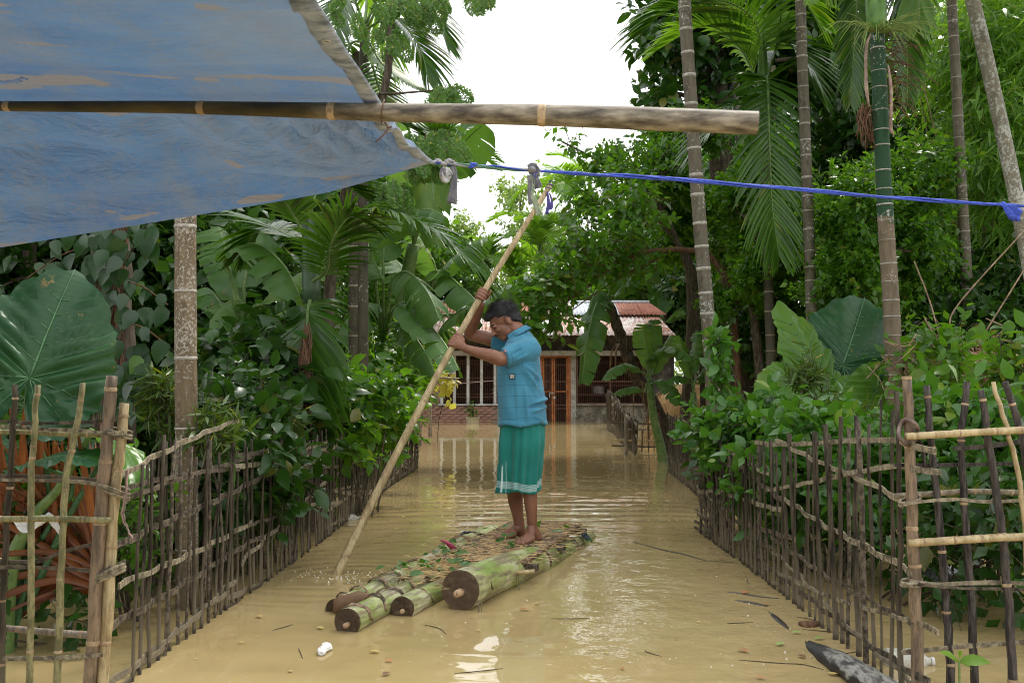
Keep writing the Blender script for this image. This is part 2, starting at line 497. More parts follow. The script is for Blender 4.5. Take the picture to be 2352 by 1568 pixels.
def tree(name, label, base, trunk, r0, blobs, mat, L=.1, ncl=800, per=10, T=T_OVAL, seed=1, nlimb=14, bark='bark', cat='tree',
         group=None, parts=0, pkey='oval', r1=None, crown_name='crown', T2=None, leafname='leaf', limb_r=.05, twigs=0, lumpy=True, **kw):
    th = thing(name, label, cat, base, group)
    if trunk:
        mb = MB(); pts = spline([base] + trunk, 12)
        mb.tube(pts, [lerp(r0, r1 if r1 else r0 * .5, i / 11) * (1 + .06 * math.sin(i * 2.1)) for i in range(12)], n=10)
        mb.build('trunk', M[bark], th)
    if lumpy:
        gl = random.Random(seed * 3); nb_ = []
        for c_, r_ in blobs:
            k_ = max(3, int(3 + 4 * min(r_)))
            for q_ in range(k_):
                a_ = gl.uniform(0, 6.28); e_ = gl.uniform(-.8, 1.0); w_ = math.sqrt(max(0, 1 - e_ * e_ * .8)); s_ = gl.uniform(.55, .8)
                nb_.append(((c_[0] + r_[0] * w_ * math.cos(a_) * s_, c_[1] + r_[1] * w_ * math.sin(a_) * s_, c_[2] + r_[2] * e_ * s_), tuple(x * gl.uniform(.28, .52) for x in r_)))
        blobs = nb_
    P, F, S, tw = gen_leaves(blobs, ncl, per, L, seed, **kw)
    if nlimb:
        g = random.Random(seed + 5)
        top = [Vector(p) for p in (spline([base] + trunk, 12)[5:] if trunk else [base])]
        lm = MB(); sel = g.sample(range(len(tw)), min((nlimb + 1) // 2, len(tw)))
        for k in sel:
            tp = Vector(tw[k][0]); b = min(top, key=lambda q: (q - tp).length + abs(q.z - tp.z) * .3 if q.z < tp.z + .3 else 99)
            limbs(lm, b, [tp], limb_r, seed=k)
        for k in g.sample(range(len(tw)), min(twigs, len(tw))):
            lm.tube([Vector(tw[k][0]), Vector(tw[k][1])], [.006, .003], n=4)
        lm.build('branch', M[bark], th)
    if parts:
        iv = inview(P); dist = np.linalg.norm(P - CAMP, axis=1) - S * 2; dist[~iv] += 1e3
        od = np.argsort(dist); a, b = od[:parts], od[parts:]
        leaf_parts(T2 or T_OVAL2, mat, pkey, P[a], F[a], S[a], th, leafname)
        mass_mesh(crown_name, T, P[b], F[b], S[b], mat, th)
    else:
        mass_mesh(crown_name, T, P, F, S, mat, th, kind=None)
    return th

# ------------------------------------------------------------------ palm
def frond_mb(pts, L, n=46, droop=.5, w=.035, lift=.25, r=.014, taper=True, rnd=None, seed=3, bunch=0.0, start=.16, up=(0, 0, 1)):
    g = random.Random(seed)
    mb = MB(); P = spline(pts, 26)
    mb.tube(P, [lerp(r, r * .25, i / 25) for i in range(26)], n=6, mi=1)
    for sgn in (-1, 1):
        for k in range(n):
            t = start + (1 - start) * (k + .5 * (sgn > 0)) / n
            i = min(int(t * 25), 24); f = t * 25 - i
            p = P[i].lerp(P[i + 1], f); tan = (P[i + 1] - P[i]).normalized()
            side = tan.cross(Vector(up));
            if side.length < .2: side = tan.cross(Vector((0, 1, 0)))
            side = side.normalized() * sgn; upv = side.cross(tan).normalized() * sgn
            if upv.z < 0 and abs(tan.z) < .9: upv = -upv
            prof = math.sin(math.pi * min(1, (t - start) / (1 - start) * .85 + .13)) ** .55
            ll = L * prof * g.uniform(.88, 1.08)
            a = R_(lerp(62, 22, (t - start) / (1 - start)) + g.uniform(-5, 5))
            d = (side * math.sin(a) + tan * math.cos(a) + upv * lift).normalized()
            ww = w * g.uniform(.8, 1.15) * (.5 + .5 * prof)
            st = []
            q = p.copy()
            for j in range(5):
                s = j / 4
                wj = ww * (0.45, 1, .95, .6, .05)[j]
                wv = (tan * .9 + upv * .35).cross(d).cross(d).normalized() * -1
                wv = (tan - d * tan.dot(d)).normalized()
                nv = d.cross(wv).normalized()
                if nv.z < 0: nv = -nv
                st.append([q - wv * wj * .5 - nv * wj * .18, q, q + wv * wj * .5 - nv * wj * .18])
                d = (d + Vector((0, 0, -1)) * droop * .33 * (0.4 + s)).normalized()
                q = q + d * ll / 4
            mb.grid(st, mi=0)
    return mb
_fr = {}
def std_frond(key, length=1.6, L=.55, arch=.55, droop=.5, n=40, w=.035, mat='palm', sag=-.5):
    if key in _fr: return _fr[key]
    pts = [(0, 0, 0), (length * .25, 0, length * arch * .5), (length * .6, 0, length * arch * .62), (length * .88, 0, length * arch * .25), (length, 0, length * sag * .25)]
    mb = frond_mb(pts, L, n, droop, w, seed=hash(key) % 99 if False else sum(map(ord, key)))
    me = mb.mesh('frond_' + key); me.polygons.foreach_set('material_index', mb.m)
    me.polygons.foreach_set('use_smooth', [True] * len(me.polygons))
    me.materials.append(M[mat]); me.materials.append(M['petiole'])
    _fr[key] = me
    return me
def put_fronds(th, top, key, n, tilt=(0, 50), seed=1, sc=1.0, az=None, **kw):
    me = std_frond(key, **kw); g = random.Random(seed); o0 = worldloc(th)
    for k in range(n):
        a = (az[k] if az else 360 * k / n + g.uniform(-14, 14))
        tl = g.uniform(*tilt)
        o = bpy.data.objects.new('frond', me); COL.objects.link(o); o.parent = th
        s = sc * g.uniform(.85, 1.1)
        m = Matrix.Rotation(R_(a), 4, 'Z') @ Matrix.Rotation(R_(-tl), 4, 'Y') @ Matrix.Diagonal((s, s, s, 1))
        m.translation = Vector(top) - o0
        o.matrix_basis = m
def mk_trunk(name, c1, c2, lich=(.40, .41, .38), amount=.5, green=None, gz=(3, 5), scale=38):
    n = NT(name); co = n.pos((1, 1, .9))
    v = n.noise(n.pos((1, 1, .25)), 22, 6, .65)
    c = n.ramp(v, [(.3, c1), (.7, c2)])
    if green:
        sp = n.node('ShaderNodeSeparateXYZ'); n.link(n.pos(), sp.inputs[0])
        mr = n.node('ShaderNodeMapRange'); n.link(sp.outputs[2], mr.inputs[0])
        mr.inputs[1].default_value = gz[0]; mr.inputs[2].default_value = gz[1]
        nz_ = n.noise(n.pos((1, 1, 3)), 2.2, 2)
        f = n.math('ADD', mr.outputs[0], n.math('MULTIPLY', n.math('SUBTRACT', nz_, .5), 1.5))
        c = n.mixc(n.ramp(f, [(.45, 0), (.55, 1)]), c, green)
    l = n.noise(co, scale, 5, .7)
    l2 = n.noise(co, 3.0, 3)
    lm = n.ramp(n.math('ADD', l, n.math('MULTIPLY', n.math('SUBTRACT', l2, .5), .5)), [(.62 - amount * .12, 0), (.68 - amount * .12, 1)])
    c = n.mixc(lm, c, lich)
    s_ = n.node('ShaderNodeSeparateXYZ'); n.link(n.pos(), s_.inputs[0])
    zz = n.math('ADD', s_.outputs[2], n.math('MULTIPLY', n.math('SUBTRACT', n.noise(n.pos(), 9, 4), .5), .5))
    c = n.mixc(n.ramp(zz, [(.12, .7), (.38, 0)]), c, (.20, .16, .11))
    c = n.mixc(n.ramp(n.noise(n.pos((1, 1, .8)), 6, 6, .7), [(.56, 0), (.66, .6)]), c, tuple(x * .45 for x in c1))
    nb = n.bump(n.noise(n.pos((1, 1, .3)), 60, 4), .5, .006)
    return n.done(n.pbr(c, .72, nb, .3))
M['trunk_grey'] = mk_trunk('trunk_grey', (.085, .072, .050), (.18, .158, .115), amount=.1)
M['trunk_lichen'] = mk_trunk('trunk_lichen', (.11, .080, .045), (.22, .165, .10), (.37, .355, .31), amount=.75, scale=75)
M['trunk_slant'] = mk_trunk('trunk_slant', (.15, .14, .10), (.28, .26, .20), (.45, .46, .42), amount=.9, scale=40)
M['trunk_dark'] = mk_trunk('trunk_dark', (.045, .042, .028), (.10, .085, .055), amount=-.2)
M['trunk_green'] = mk_trunk('trunk_green', (.12, .095, .06), (.22, .17, .115), amount=-.2, green=(.018, .060, .026), gz=(2.2, 2.7))
M['ring'] = simple('ring', (.30, .28, .25), (.50, .47, .42), 30, .7, bump=.3)
M['crownshaft'] = simple('crownshaft', (.07, .17, .03), (.12, .26, .05), 5, .35, bump=.1)

def areca(name, label, pix, Y, rad, mat, spacing=.2, top=None, group=None, ringmat='ring', lean=None, jit=.25, rings=True, ringh=.016):
    """pix: list of (u, v) down to up at depth Y; extends below to the ground"""
    P = [at(u, v, Y if lean is None else Y + lean * i) for i, (u, v) in enumerate(pix)]
    d = (P[1] - P[0]).normalized()
    if P[0].z > -.3: P.insert(0, P[0] + d * ((-.35 - P[0].z) / d.z))
    th = thing(name, label, 'palm tree', (P[0].x, P[0].y, P[0].z), group)
    path = spline(P, 60)
    cum = [0]
    for a, b in zip(path, path[1:]): cum.append(cum[-1] + (b - a).length)
    tot = cum[-1]
    def pt(s):
        s = max(0, min(tot, s))
        for i in range(len(cum) - 1):
            if cum[i + 1] >= s: return path[i].lerp(path[i + 1], (s - cum[i]) / max(1e-6, cum[i + 1] - cum[i]))
        return path[-1]
    g = random.Random(len(label)); s = 0.02; sts = [0]
    while s < tot:
        s += spacing * g.uniform(1 - jit, 1 + jit); sts.append(min(s, tot))
    mb = MB(); rings_ = []; r0, r1 = rad
    for a, b in zip(sts, sts[1:]):
        if b - a < .02: continue
        ra, rb = lerp(r0, r1, a / tot), lerp(r0, r1, b / tot)
        h = b - a; k = g.uniform(.98, 1.03)
        mb.tube([pt(a), pt(a + .012), pt(a + h * .5), pt(b - .012), pt(b)], [ra * 1.015, ra * .99, ra * .985 * k, rb * .985, rb * 1.0], n=16, caps=False)
        if rings:
            hh = ringh * g.uniform(.6, 1.5)
            rg = MB(); rings_.append(rg); rg.tube([pt(b - hh), pt(b - hh * .4), pt(b)], [rb * 1.005, rb * 1.05, rb * 1.012], n=16)
    tr = mb.build('trunk', M[mat], th)
    for rg in rings_: rg.build('leaf_scar', M[ringmat], tr)
    return th, path, (r0, r1)

# ------------------------------------------------------------------ banana leaf and plant
def banana_leaf(parent, p0, p1, width, arch=.15, droop=35, tears=6, mats=('banana', 'petiole'), seed=0, stem=None, roll=0, name='leaf', curl=0.0, label=None):
    g = random.Random(seed); p0, p1 = Vector(p0), Vector(p1)
    ln = (p1 - p0).length
    mid = p0.lerp(p1, .5) + Vector((0, 0, 1)) * arch * ln
    m2 = p0.lerp(p1, .8) + Vector((0, 0, 1)) * arch * ln * .7
    N = 36
    P = spline([p0, p0.lerp(mid, .5) + Vector((0, 0, .05 * ln * (arch > 0))), mid, m2, p1], N + 1)
    V = []; Fc = []; A = []; MI = []
    o0 = worldloc(parent)
    tears = tears + 4
    cuts = {-1: sorted(g.sample(range(3, N - 2), tears)), 1: sorted(g.sample(range(3, N - 2), tears))}
    for sgn in (-1, 1):
        ex = 0; seg = 0; row_prev = None
        for i in range(N + 1):
            t = i / N
            tan = (P[min(i + 1, N)] - P[max(i - 1, 0)]).normalized()
            side = tan.cross(Vector((0, 0, 1)))
            if side.length < .15: side = tan.cross(Vector((0, 1, 0)))
            side = side.normalized() * sgn
            upv = side.cross(tan) * sgn
            if upv.z < 0: upv = -upv
            if roll:
                q = Matrix.Rotation(R_(roll), 3, tan); side = q @ side; upv = q @ upv
            wd = width * .47 * (math.sin(math.pi * min(1, t * .93 + .035)) ** .42) * (1 if t < .9 else 1)
            def row(ex):
                out = []
                for j in range(5):
                    s = j / 4
                    a = R_(droop * (.62 + .28 * s) + ex * s * .8 - 8)
                    sweep = tan * (s * wd * .22)
                    wave = upv * (.012 * math.sin(t * 46 + sgn) * s)
                    q = P[i] + (side * math.cos(a) - upv * math.sin(a)) * wd * s + sweep + wave
                    out.append(q)
                return out
            r = row(ex)
            b = len(V)
            V += [tuple(q - o0) for q in r]; A += [(t * ln, s_ * wd / 4, sgn) for s_ in range(5)]
            if row_prev is not None:
                for j in range(4):
                    Fc.append((row_prev + j, row_prev + j + 1, b + j + 1, b + j)); MI.append(0)
            row_prev = b
            if i in cuts[sgn]:
                ex = g.uniform(-10, 40); shift = g.uniform(.015, .05) * ln
                r = row(ex)
                r = [q + tan * shift * (k / 4) * .35 for k, q in enumerate(r)]
                row_prev = len(V)
                V += [tuple(q - o0) for q in r]; A += [(t * ln, s_ * wd / 4, sgn) for s_ in range(5)]
    me = bpy.data.meshes.new('banana_leaf')
    # midrib
    mb = MB()
    mpts = [p + Vector((0, 0, -.004)) for p in P]
    rr = [lerp(.018, .004, i / N) * (ln / 1.2) for i in range(N + 1)]
    if stem is not None:
        sp = spline([Vector(stem), Vector(stem).lerp(p0, .5) + Vector((0, 0, .06)), p0], 8)[:-1]
        mpts = sp + mpts; rr = [.022 * ln / 1.2] * len(sp) + rr
    mb.tube(mpts, rr, n=6)
    nb = len(V)
    V += [tuple(Vector(p) - o0) for p in mb.v]; A += [(0, 0, 0)] * len(mb.v)
    Fc += [tuple(k + nb for k in f) for f in mb.f]; MI += [1] * len(mb.f)
    me.from_pydata(V, [], Fc)
    at_ = me.attributes.new('rib', 'FLOAT_VECTOR', 'POINT')
    at_.data.foreach_set('vector', np.array(A, dtype=np.float32).ravel())
    me.polygons.foreach_set('material_index', MI)
    o = link_mesh(name, me, [M[mats[0]], M[mats[1]]], parent)
    if label: o['label'] = label
    return o

# ------------------------------------------------------------------ taro leaf
def taro_leaf(parent, p0, tip, normal, wid=1.0, mats=('taro', 'vein'), wave=.035, corr=.022, lobe=.55, name='leaf', bend=.12, stem=None, seed=0, cup=0.12):
    g = random.Random(seed); p0 = Vector(p0); X = Vector(tip) - p0; ln = X.length; X.normalize()
    Z = Vector(normal); Z = (Z - X * Z.dot(X)).normalized(); Y = Z.cross(X)
    tab = [(0, 1.0), (8, .93), (20, .83), (38, .70), (60, .60), (90, .53), (115, .52), (135, .53), (150, .52), (163, .42), (172, .22), (180, .06)]
    def rad(a):
        a = abs(a)
        for (a0, r0), (a1, r1) in zip(tab, tab[1:]):
            if a <= a1:
                f = (a - a0) / (a1 - a0); f = f * f * (3 - 2 * f) if a0 > 5 else f
                return lerp(r0, r1, f)
        return tab[-1][1]
    sp = .135
    ph = g.uniform(0, 6)
    def surf(x, y, margin=0, ang=0):
        q = x - .62 * abs(y)
        c = -corr * math.cos(2 * math.pi * q / sp) * min(1, abs(y) * 6) * (1 if x > -.1 else .4)
        z = c + cup * abs(y) * .7 - bend * max(0, x) ** 2 * 1.2 - .25 * (y * y)
        z += wave * math.sin(ang * 11 + ph) * margin ** 3
        return z
    V = []; Fc = []; MI = []; A = []; o0 = worldloc(parent)
    NA, NR = 96, 12
    def W(x, y, z): return p0 + (X * x + Y * (y * wid) + Z * z) * ln
    for k in range(NA + 1):
        a = -180 + 360 * k / NA
        r = rad(a) * (1 + .018 * math.sin(k * 1.9) + .01 * g.uniform(-1, 1))
        for j in range(NR + 1):
            s = (j / NR) ** .85
            x, y = r * s * math.cos(R_(a)), r * s * math.sin(R_(a))
            V.append(tuple(W(x, y, surf(x, y, s, R_(a))) - o0)); A.append((x * ln, abs(y) * ln, 0))
    for k in range(NA):
        for j in range(NR):
            b = k * (NR + 1) + j
            Fc.append((b, b + 1, b + NR + 2, b + NR + 1)); MI.append(0)
    mb = MB()
    mb.tube([W(x, 0, surf(x, 0) + .002) for x in np.linspace(0, .99, 14)], list(np.linspace(.011, .002, 14) * ln), n=5)
    for sgn in (-1, 1):
        for k in range(7):
            x0 = k * sp; pts = []
            for j in range(9):
                yy = j / 8 * .62; xx = x0 + .62 * yy
                a = math.degrees(math.atan2(yy, xx)); rr = math.hypot(xx, yy)
                if rr > rad(a) * .97: break
                pts.append(W(xx, sgn * yy, surf(xx, yy, rr / rad(a), R_(a * sgn)) + .003))
            if len(pts) > 2: mb.tube(pts, [lerp(.0055, .0015, i / (len(pts) - 1)) * ln for i in range(len(pts))], n=4)
        for a in (100, 130, 152):
            pts = []
            for j in range(8):
                rr = rad(a) * j / 8; xx, yy = rr * math.cos(R_(a)), rr * math.sin(R_(a))
                pts.append(W(xx, sgn * yy, surf(xx, yy, j / 8, R_(a * sgn)) + .003))
            mb.tube(pts, [lerp(.007, .0015, i / 7) * ln for i in range(8)], n=4)
    if stem is not None:
        sp_ = [Vector(q) for q in stem]
        mb.tube(spline(sp_ + [p0 - Z * .01], 12), [lerp(.024, .012, i / 11) * (ln / .5) for i in range(12)], n=8)
    nb = len(V)
    V += [tuple(Vector(p) - o0) for p in mb.v]; A += [(0, 0, 0)] * len(mb.v)
    Fc += [tuple(k + nb for k in f) for f in mb.f]; MI += [1] * len(mb.f)
    me = bpy.data.meshes.new('taro_leaf'); me.from_pydata(V, [], Fc)
    at_ = me.attributes.new('rib', 'FLOAT_VECTOR', 'POINT'); at_.data.foreach_set('vector', np.array(A, dtype=np.float32).ravel())
    me.polygons.foreach_set('material_index', MI)
    return link_mesh(name, me, [M[mats[0]], M[mats[1]]], parent)

# ------------------------------------------------------------------ setting: ground, water
def ground_z(x, y):
    b = -.42
    s = 0.0
    ax = abs(x)
    if x < 0: s = max(s, min(1, max(0, (ax - 4.2) / 3.5)))
    else: s = max(s, min(1, max(0, (ax - 4.6) / 3.5)))
    if y > 31: s = max(s, min(1, (y - 31) / 1.5))
    if y > 16 and ax > 5.5: s = max(s, min(1, (ax - 5.5) / 2))
    return b + .62 * s * s * (3 - 2 * s) + .05 * noise.noise(Vector((x * .6, y * .6, 0))) * s
def axis(lo, hi, core_lo, core_hi, fine, coarse):
    o = []; x = lo
    while x < hi:
        o.append(x); x += fine if core_lo <= x < core_hi else coarse
    return o + [hi]
gx = axis(-300, 300, -14, 14, .5, 12); gy = axis(-20, 560, -8, 40, .5, 14)
mb = MB(); mb.grid([[(x, y, ground_z(x, y)) for x in gx] for y in gy])
n = NT('mud_ground'); co = n.pos()
v = n.noise(co, 2.5, 8, .65); v2 = n.noise(co, 22, 5, .7)
c = n.ramp(v, [(.3, (.045, .032, .020)), (.7, (.11, .085, .055))])
c = n.mixc(n.ramp(v2, [(.5, 0), (.6, 1)]), c, (.10, .075, .04))
c = n.mixc(n.ramp(n.noise(co, .7, 4), [(.48, 0), (.6, .8)]), c, (.035, .06, .018))
M['mud'] = n.done(n.pbr(c, .85, n.bump(v2, .5, .02), .2))
g_ = mb.build('ground', M['mud']); g_['kind'] = 'structure'

wx = axis(-26, 26, -3, 3, .2, 1.0); wy = axis(-10, 40, 0, 14, .2, 1.0)
mb = MB(); mb.grid([[(x, y, 0) for x in wx] for y in wy])
n = NT('flood_water'); co = n.pos()
silt = n.noise(n.pos((1, .5, 1)), .5, 5, .55)
c = n.ramp(silt, [(.35, (.39, .288, .128)), (.65, (.49, .380, .190))])
def ringwave(cx, cy, k, amp, fall, start, yfac=1.0, phase=0):
    s_ = n.node('ShaderNodeVectorMath', _operation='SUBTRACT'); n.link(co, s_.inputs[0]); s_.inputs[1].default_value = (cx, cy, 0)
    m_ = n.node('ShaderNodeVectorMath', _operation='MULTIPLY'); n.link(s_.outputs[0], m_.inputs[0]); m_.inputs[1].default_value = (yfac, 1, 1)
    l_ = n.node('ShaderNodeVectorMath', _operation='LENGTH'); n.link(m_.outputs[0], l_.inputs[0])
    d = l_.outputs['Value']
    wob = n.noise(n.pos((.8, 1.2, 1)), 1.4, 2)
    dd = n.math('ADD', d, n.math('MULTIPLY', wob, .42))
    w = n.math('SINE', n.math('MULTIPLY', dd, k))
    e = n.math('POWER', 2.718, n.math('MULTIPLY', n.math('ABSOLUTE', n.math('SUBTRACT', d, start)), -1.0 / fall))
    return n.math('MULTIPLY', n.math('MULTIPLY', w, e), amp)
h = ringwave(.25, 5.9, 19.0, .0028, .7, 2.75, .6)
h = n.math('ADD', h, ringwave(.1, 5.6, 30.0, .0005, 2.0, 1.8, .8))
h = n.math('ADD', h, ringwave(-1.0, 5.8, 42.0, .0016, .5, .25, .9))
h = n.math('ADD', h, n.math('MULTIPLY', n.noise(n.pos((1, .8, 1)), 2.2, 2, .45), .014))
fine = n.noise(n.pos((1, .9, 1)), 11, 3, .5)
sp = n.node('ShaderNodeSeparateXYZ'); n.link(co, sp.inputs[0])
mr = n.node('ShaderNodeMapRange'); n.link(sp.outputs[0], mr.inputs[0]); mr.inputs[1].default_value = -.1; mr.inputs[2].default_value = .9
my = n.node('ShaderNodeMapRange'); n.link(sp.outputs[1], my.inputs[0]); my.inputs[1].default_value = 9; my.inputs[2].default_value = 5.5
h = n.math('ADD', h, n.math('MULTIPLY', n.math('MULTIPLY', fine, n.math('MULTIPLY', mr.outputs[0], my.outputs[0])), .0062))
h = n.math('ADD', h, n.math('MULTIPLY', n.noise(n.pos((1, .35, 1)), 6, 2), .0010))
far_ = n.node('ShaderNodeMapRange'); n.link(sp.outputs[1], far_.inputs[0]); far_.inputs[1].default_value = 9; far_.inputs[2].default_value = 17; far_.inputs[3].default_value = 1; far_.inputs[4].default_value = .22
h = n.math('MULTIPLY', h, far_.outputs[0])
b = n.node('ShaderNodeBump', Strength=1.0, Distance=1.0); n.link(h, b.inputs['Height'])
# tiny specks of scum floating on the surface
sc_ = n.node('ShaderNodeTexVoronoi', Scale=16.0, Randomness=1.0); n.link(n.pos((1, .8, 1)), sc_.inputs['Vector'])
scn = n.noise(n.pos(), .9, 3)
spk = n.math('MULTIPLY', n.math('LESS_THAN', sc_.outputs['Distance'], .085), n.ramp(scn, [(.45, 0), (.6, 1)]))
c = n.mixc(spk, c, (.62, .56, .42))
stk = n.noise(n.pos((1.6, .5, 1)), 2.6, 7, .7, .8)
c = n.mixc(n.ramp(stk, [(.54, 0), (.66, .35)]), c, (.56, .45, .26))
c = n.mixc(n.ramp(n.noise(n.pos((.8, .5, 1)), 1.1, 4, .6), [(.50, 0), (.70, .35)]), c, (.30, .215, .085))
M['water'] = n.done(n.pbr(c, .035, b.outputs[0], .5, IOR=1.40))
w_ = mb.build('flood_water', M['water']); w_['kind'] = 'structure'
# ------------------------------------------------------------------ house
n = NT('roof_sheet'); co = n.coord()
r = n.noise(n.pos((1, 1, .5)), 2.2, 6, .65); r2 = n.noise(n.pos((1.5, 1, 1)), 9, 4, .6)
oi = n.node('ShaderNodeObjectInfo')
f = n.math('ADD', n.math('MULTIPLY', r2, .6), n.math('MULTIPLY', n.math('SUBTRACT', oi.outputs['Random'], .5), .18))
f = n.math('ADD', f, n.math('MULTIPLY', r, .4))
c = n.ramp(f, [(.40, (.72, .72, .73)), (.51, (.56, .46, .42)), (.59, (.34, .14, .08))])
M['roof_sheet'] = n.done(n.pbr(c, .55, None, .4))
M['roof_rust'] = simple('roof_rust', (.23, .075, .045), (.36, .15, .10), 6, .7)
M['roof_pale'] = simple('roof_pale', (.42, .47, .52), (.60, .62, .64), 4, .45)
M['tin_grey'] = simple('tin_grey', (.20, .21, .24), (.42, .43, .46), 5, .5)
M['concrete'] = simple('concrete', (.26, .245, .21), (.44, .42, .37), 4, .85)
M['concrete_damp'] = simple('concrete_damp', (.13, .115, .085), (.30, .27, .21), 3, .85)
M['plaster_dark'] = simple('plaster_dark', (.055, .048, .038), (.13, .115, .095), 3, .9)
M['brick'] = simple('brick', (.22, .10, .07), (.42, .26, .20), 5, .85, rnd=.7)
M['mortar'] = simple('mortar', (.22, .17, .14), (.34, .28, .23), 6, .9)
M['grille'] = simple('grille', (.095, .045, .028), (.17, .08, .05), 10, .5)
M['door_orange'] = simple('door_orange', (.34, .11, .035), (.50, .19, .07), 5, .45)
M['white_paint'] = simple('white_paint', (.50, .50, .49), (.68, .67, .65), 3, .6)
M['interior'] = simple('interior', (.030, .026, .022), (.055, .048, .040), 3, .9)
M['black'] = simple('black', (.012, .012, .013), (.02, .02, .02), 5, .4)
M['steel'] = simple('steel', (.45, .45, .45), (.6, .6, .6), 5, .3)

HY = 31.0
def HX(u): return (u - 1176) * HY / 2287
def HZ(v): return at(1176, v, HY).z
house = thing('house', 'low brick village house with a rusty corrugated roof and barred windows across the flooded yard', 'house', (.8, HY, 0))
xL, xR = -3.6, 4.95
# plinth: brick below window (left), concrete right
def wall(x0, x1, z0, z1, y0, y1, m, name='wall', jit=0):
    mb = MB(); mb.box(((x0 + x1) / 2, (y0 + y1) / 2, (z0 + z1) / 2), (x1 - x0, y1 - y0, z1 - z0))
    return mb.build(name, m, house, smooth=False)
zs = HZ(931)      # sill height
zb = HZ(817)      # underside of beam
wb1 = wall(xL, HX(1143), -.5, zs, HY + .03, HY + .25, M['mortar'])
wb2 = wall(xL, HX(1012), zs, zb, HY + .03, HY + .25, M['mortar'])
bm_ = MB(); bm_.box((0, 0, 0), (.235, .04, .068), jit=.004); bme = bm_.mesh('brick'); bme.materials.append(M['brick'])
def bricks(x0, x1, z0, z1, par):
    k = 0; z = z0
    while z + .07 < z1:
        x = x0 + (.125 if k % 2 else 0)
        while x + .2 < x1:
            o = bpy.data.objects.new('brick', bme); COL.objects.link(o); o.parent = par
            o.location = Vector((x + .12, HY + .018 + random.uniform(-.004, .004), z + .04)) - worldloc(par)
            o.rotation_euler = (random.uniform(-.02, .02), 0, random.uniform(-.02, .02))
            x += .25
        z += .082; k += 1
bricks(xL, HX(1143), .0, zs, house)
bricks(xL, HX(1012), zs + .03, zs + .92, house)
wall(HX(1143), HX(1240), -.5, zb, HY, HY + .22, M['concrete'])                 # pier behind the man
wall(HX(1311), HX(1323), -.5, zb, HY - .03, HY + .2, M['concrete'], 'pillar')
wall(HX(1323), HX(1481), -.5, zs, HY + .02, HY + .22, M['concrete_damp'])
wall(HX(1481), xR, -.5, zb + .5, HY + .02, HY + .22, M['plaster_dark'])
wall(HX(1008), HX(1146), zs, zs + .05, HY - .06, HY + .02, M['white_paint'], 'sill')
wall(HX(1323), HX(1481), zs, zs + .05, HY - .05, HY + .01, M['concrete_damp'], 'sill')
wall(xL, xR, zb, HZ(806), HY - .25, HY + .18, M['concrete'], 'beam')
wall(xL, xR, HZ(806), HZ(770), HY + .05, HY + .16, M['plaster_dark'], 'fascia')
# inside
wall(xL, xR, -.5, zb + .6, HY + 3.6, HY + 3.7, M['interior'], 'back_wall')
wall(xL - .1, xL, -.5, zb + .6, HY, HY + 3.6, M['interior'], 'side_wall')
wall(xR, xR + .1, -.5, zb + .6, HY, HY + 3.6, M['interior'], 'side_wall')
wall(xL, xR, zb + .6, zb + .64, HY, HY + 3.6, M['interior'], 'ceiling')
# left window
def grille(x0, x1, z0, z1, y, nb, hs, m, frame=None, fw=.03, par=None, barw=.012):
    par = par or house
    if frame:
        mb = MB()
        for (a, b, c_, d) in ((x0, x0 + fw, z0, z1), (x1 - fw, x1, z0, z1)):
            mb.box(((a + b) / 2, y, (c_ + d) / 2), (b - a, .05, d - c_))
        for zz in (z0 + fw / 2, z1 - fw / 2): mb.box(((x0 + x1) / 2, y, zz), (x1 - x0 - 2 * fw, .05, fw))
        fr = mb.build('frame', M[frame], par, smooth=False)
    for k in range(nb):
        mb = MB(); x = lerp(x0 + fw, x1 - fw, (k + .5) / nb)
        mb.box((x, y + .012, (z0 + z1) / 2), (barw, barw, z1 - z0 - .02)); mb.build('bar', m, par, smooth=False)
    for t in hs:
        mb = MB(); mb.box(((x0 + x1) / 2, y - .002, lerp(z0, z1, t)), (x1 - x0 - 2 * fw, .012, .022)); mb.build('cross_bar', m, par, smooth=False)
for u in (1015, 1044, 1075, 1106, 1137):
    mb = MB(); mb.box((HX(u), HY + .05, (zs + zb) / 2), (.085, .12, zb - zs)); mb.build('mullion', M['white_paint'], house, smooth=False)
for a, b in ((1018, 1041), (1047, 1072), (1078, 1103), (1109, 1134)):
    grille(HX(a), HX(b), zs + .05, zb, HY + .08, 6, (.14, .2, .48, .54, .84, .9), M['grille'], fw=.005)
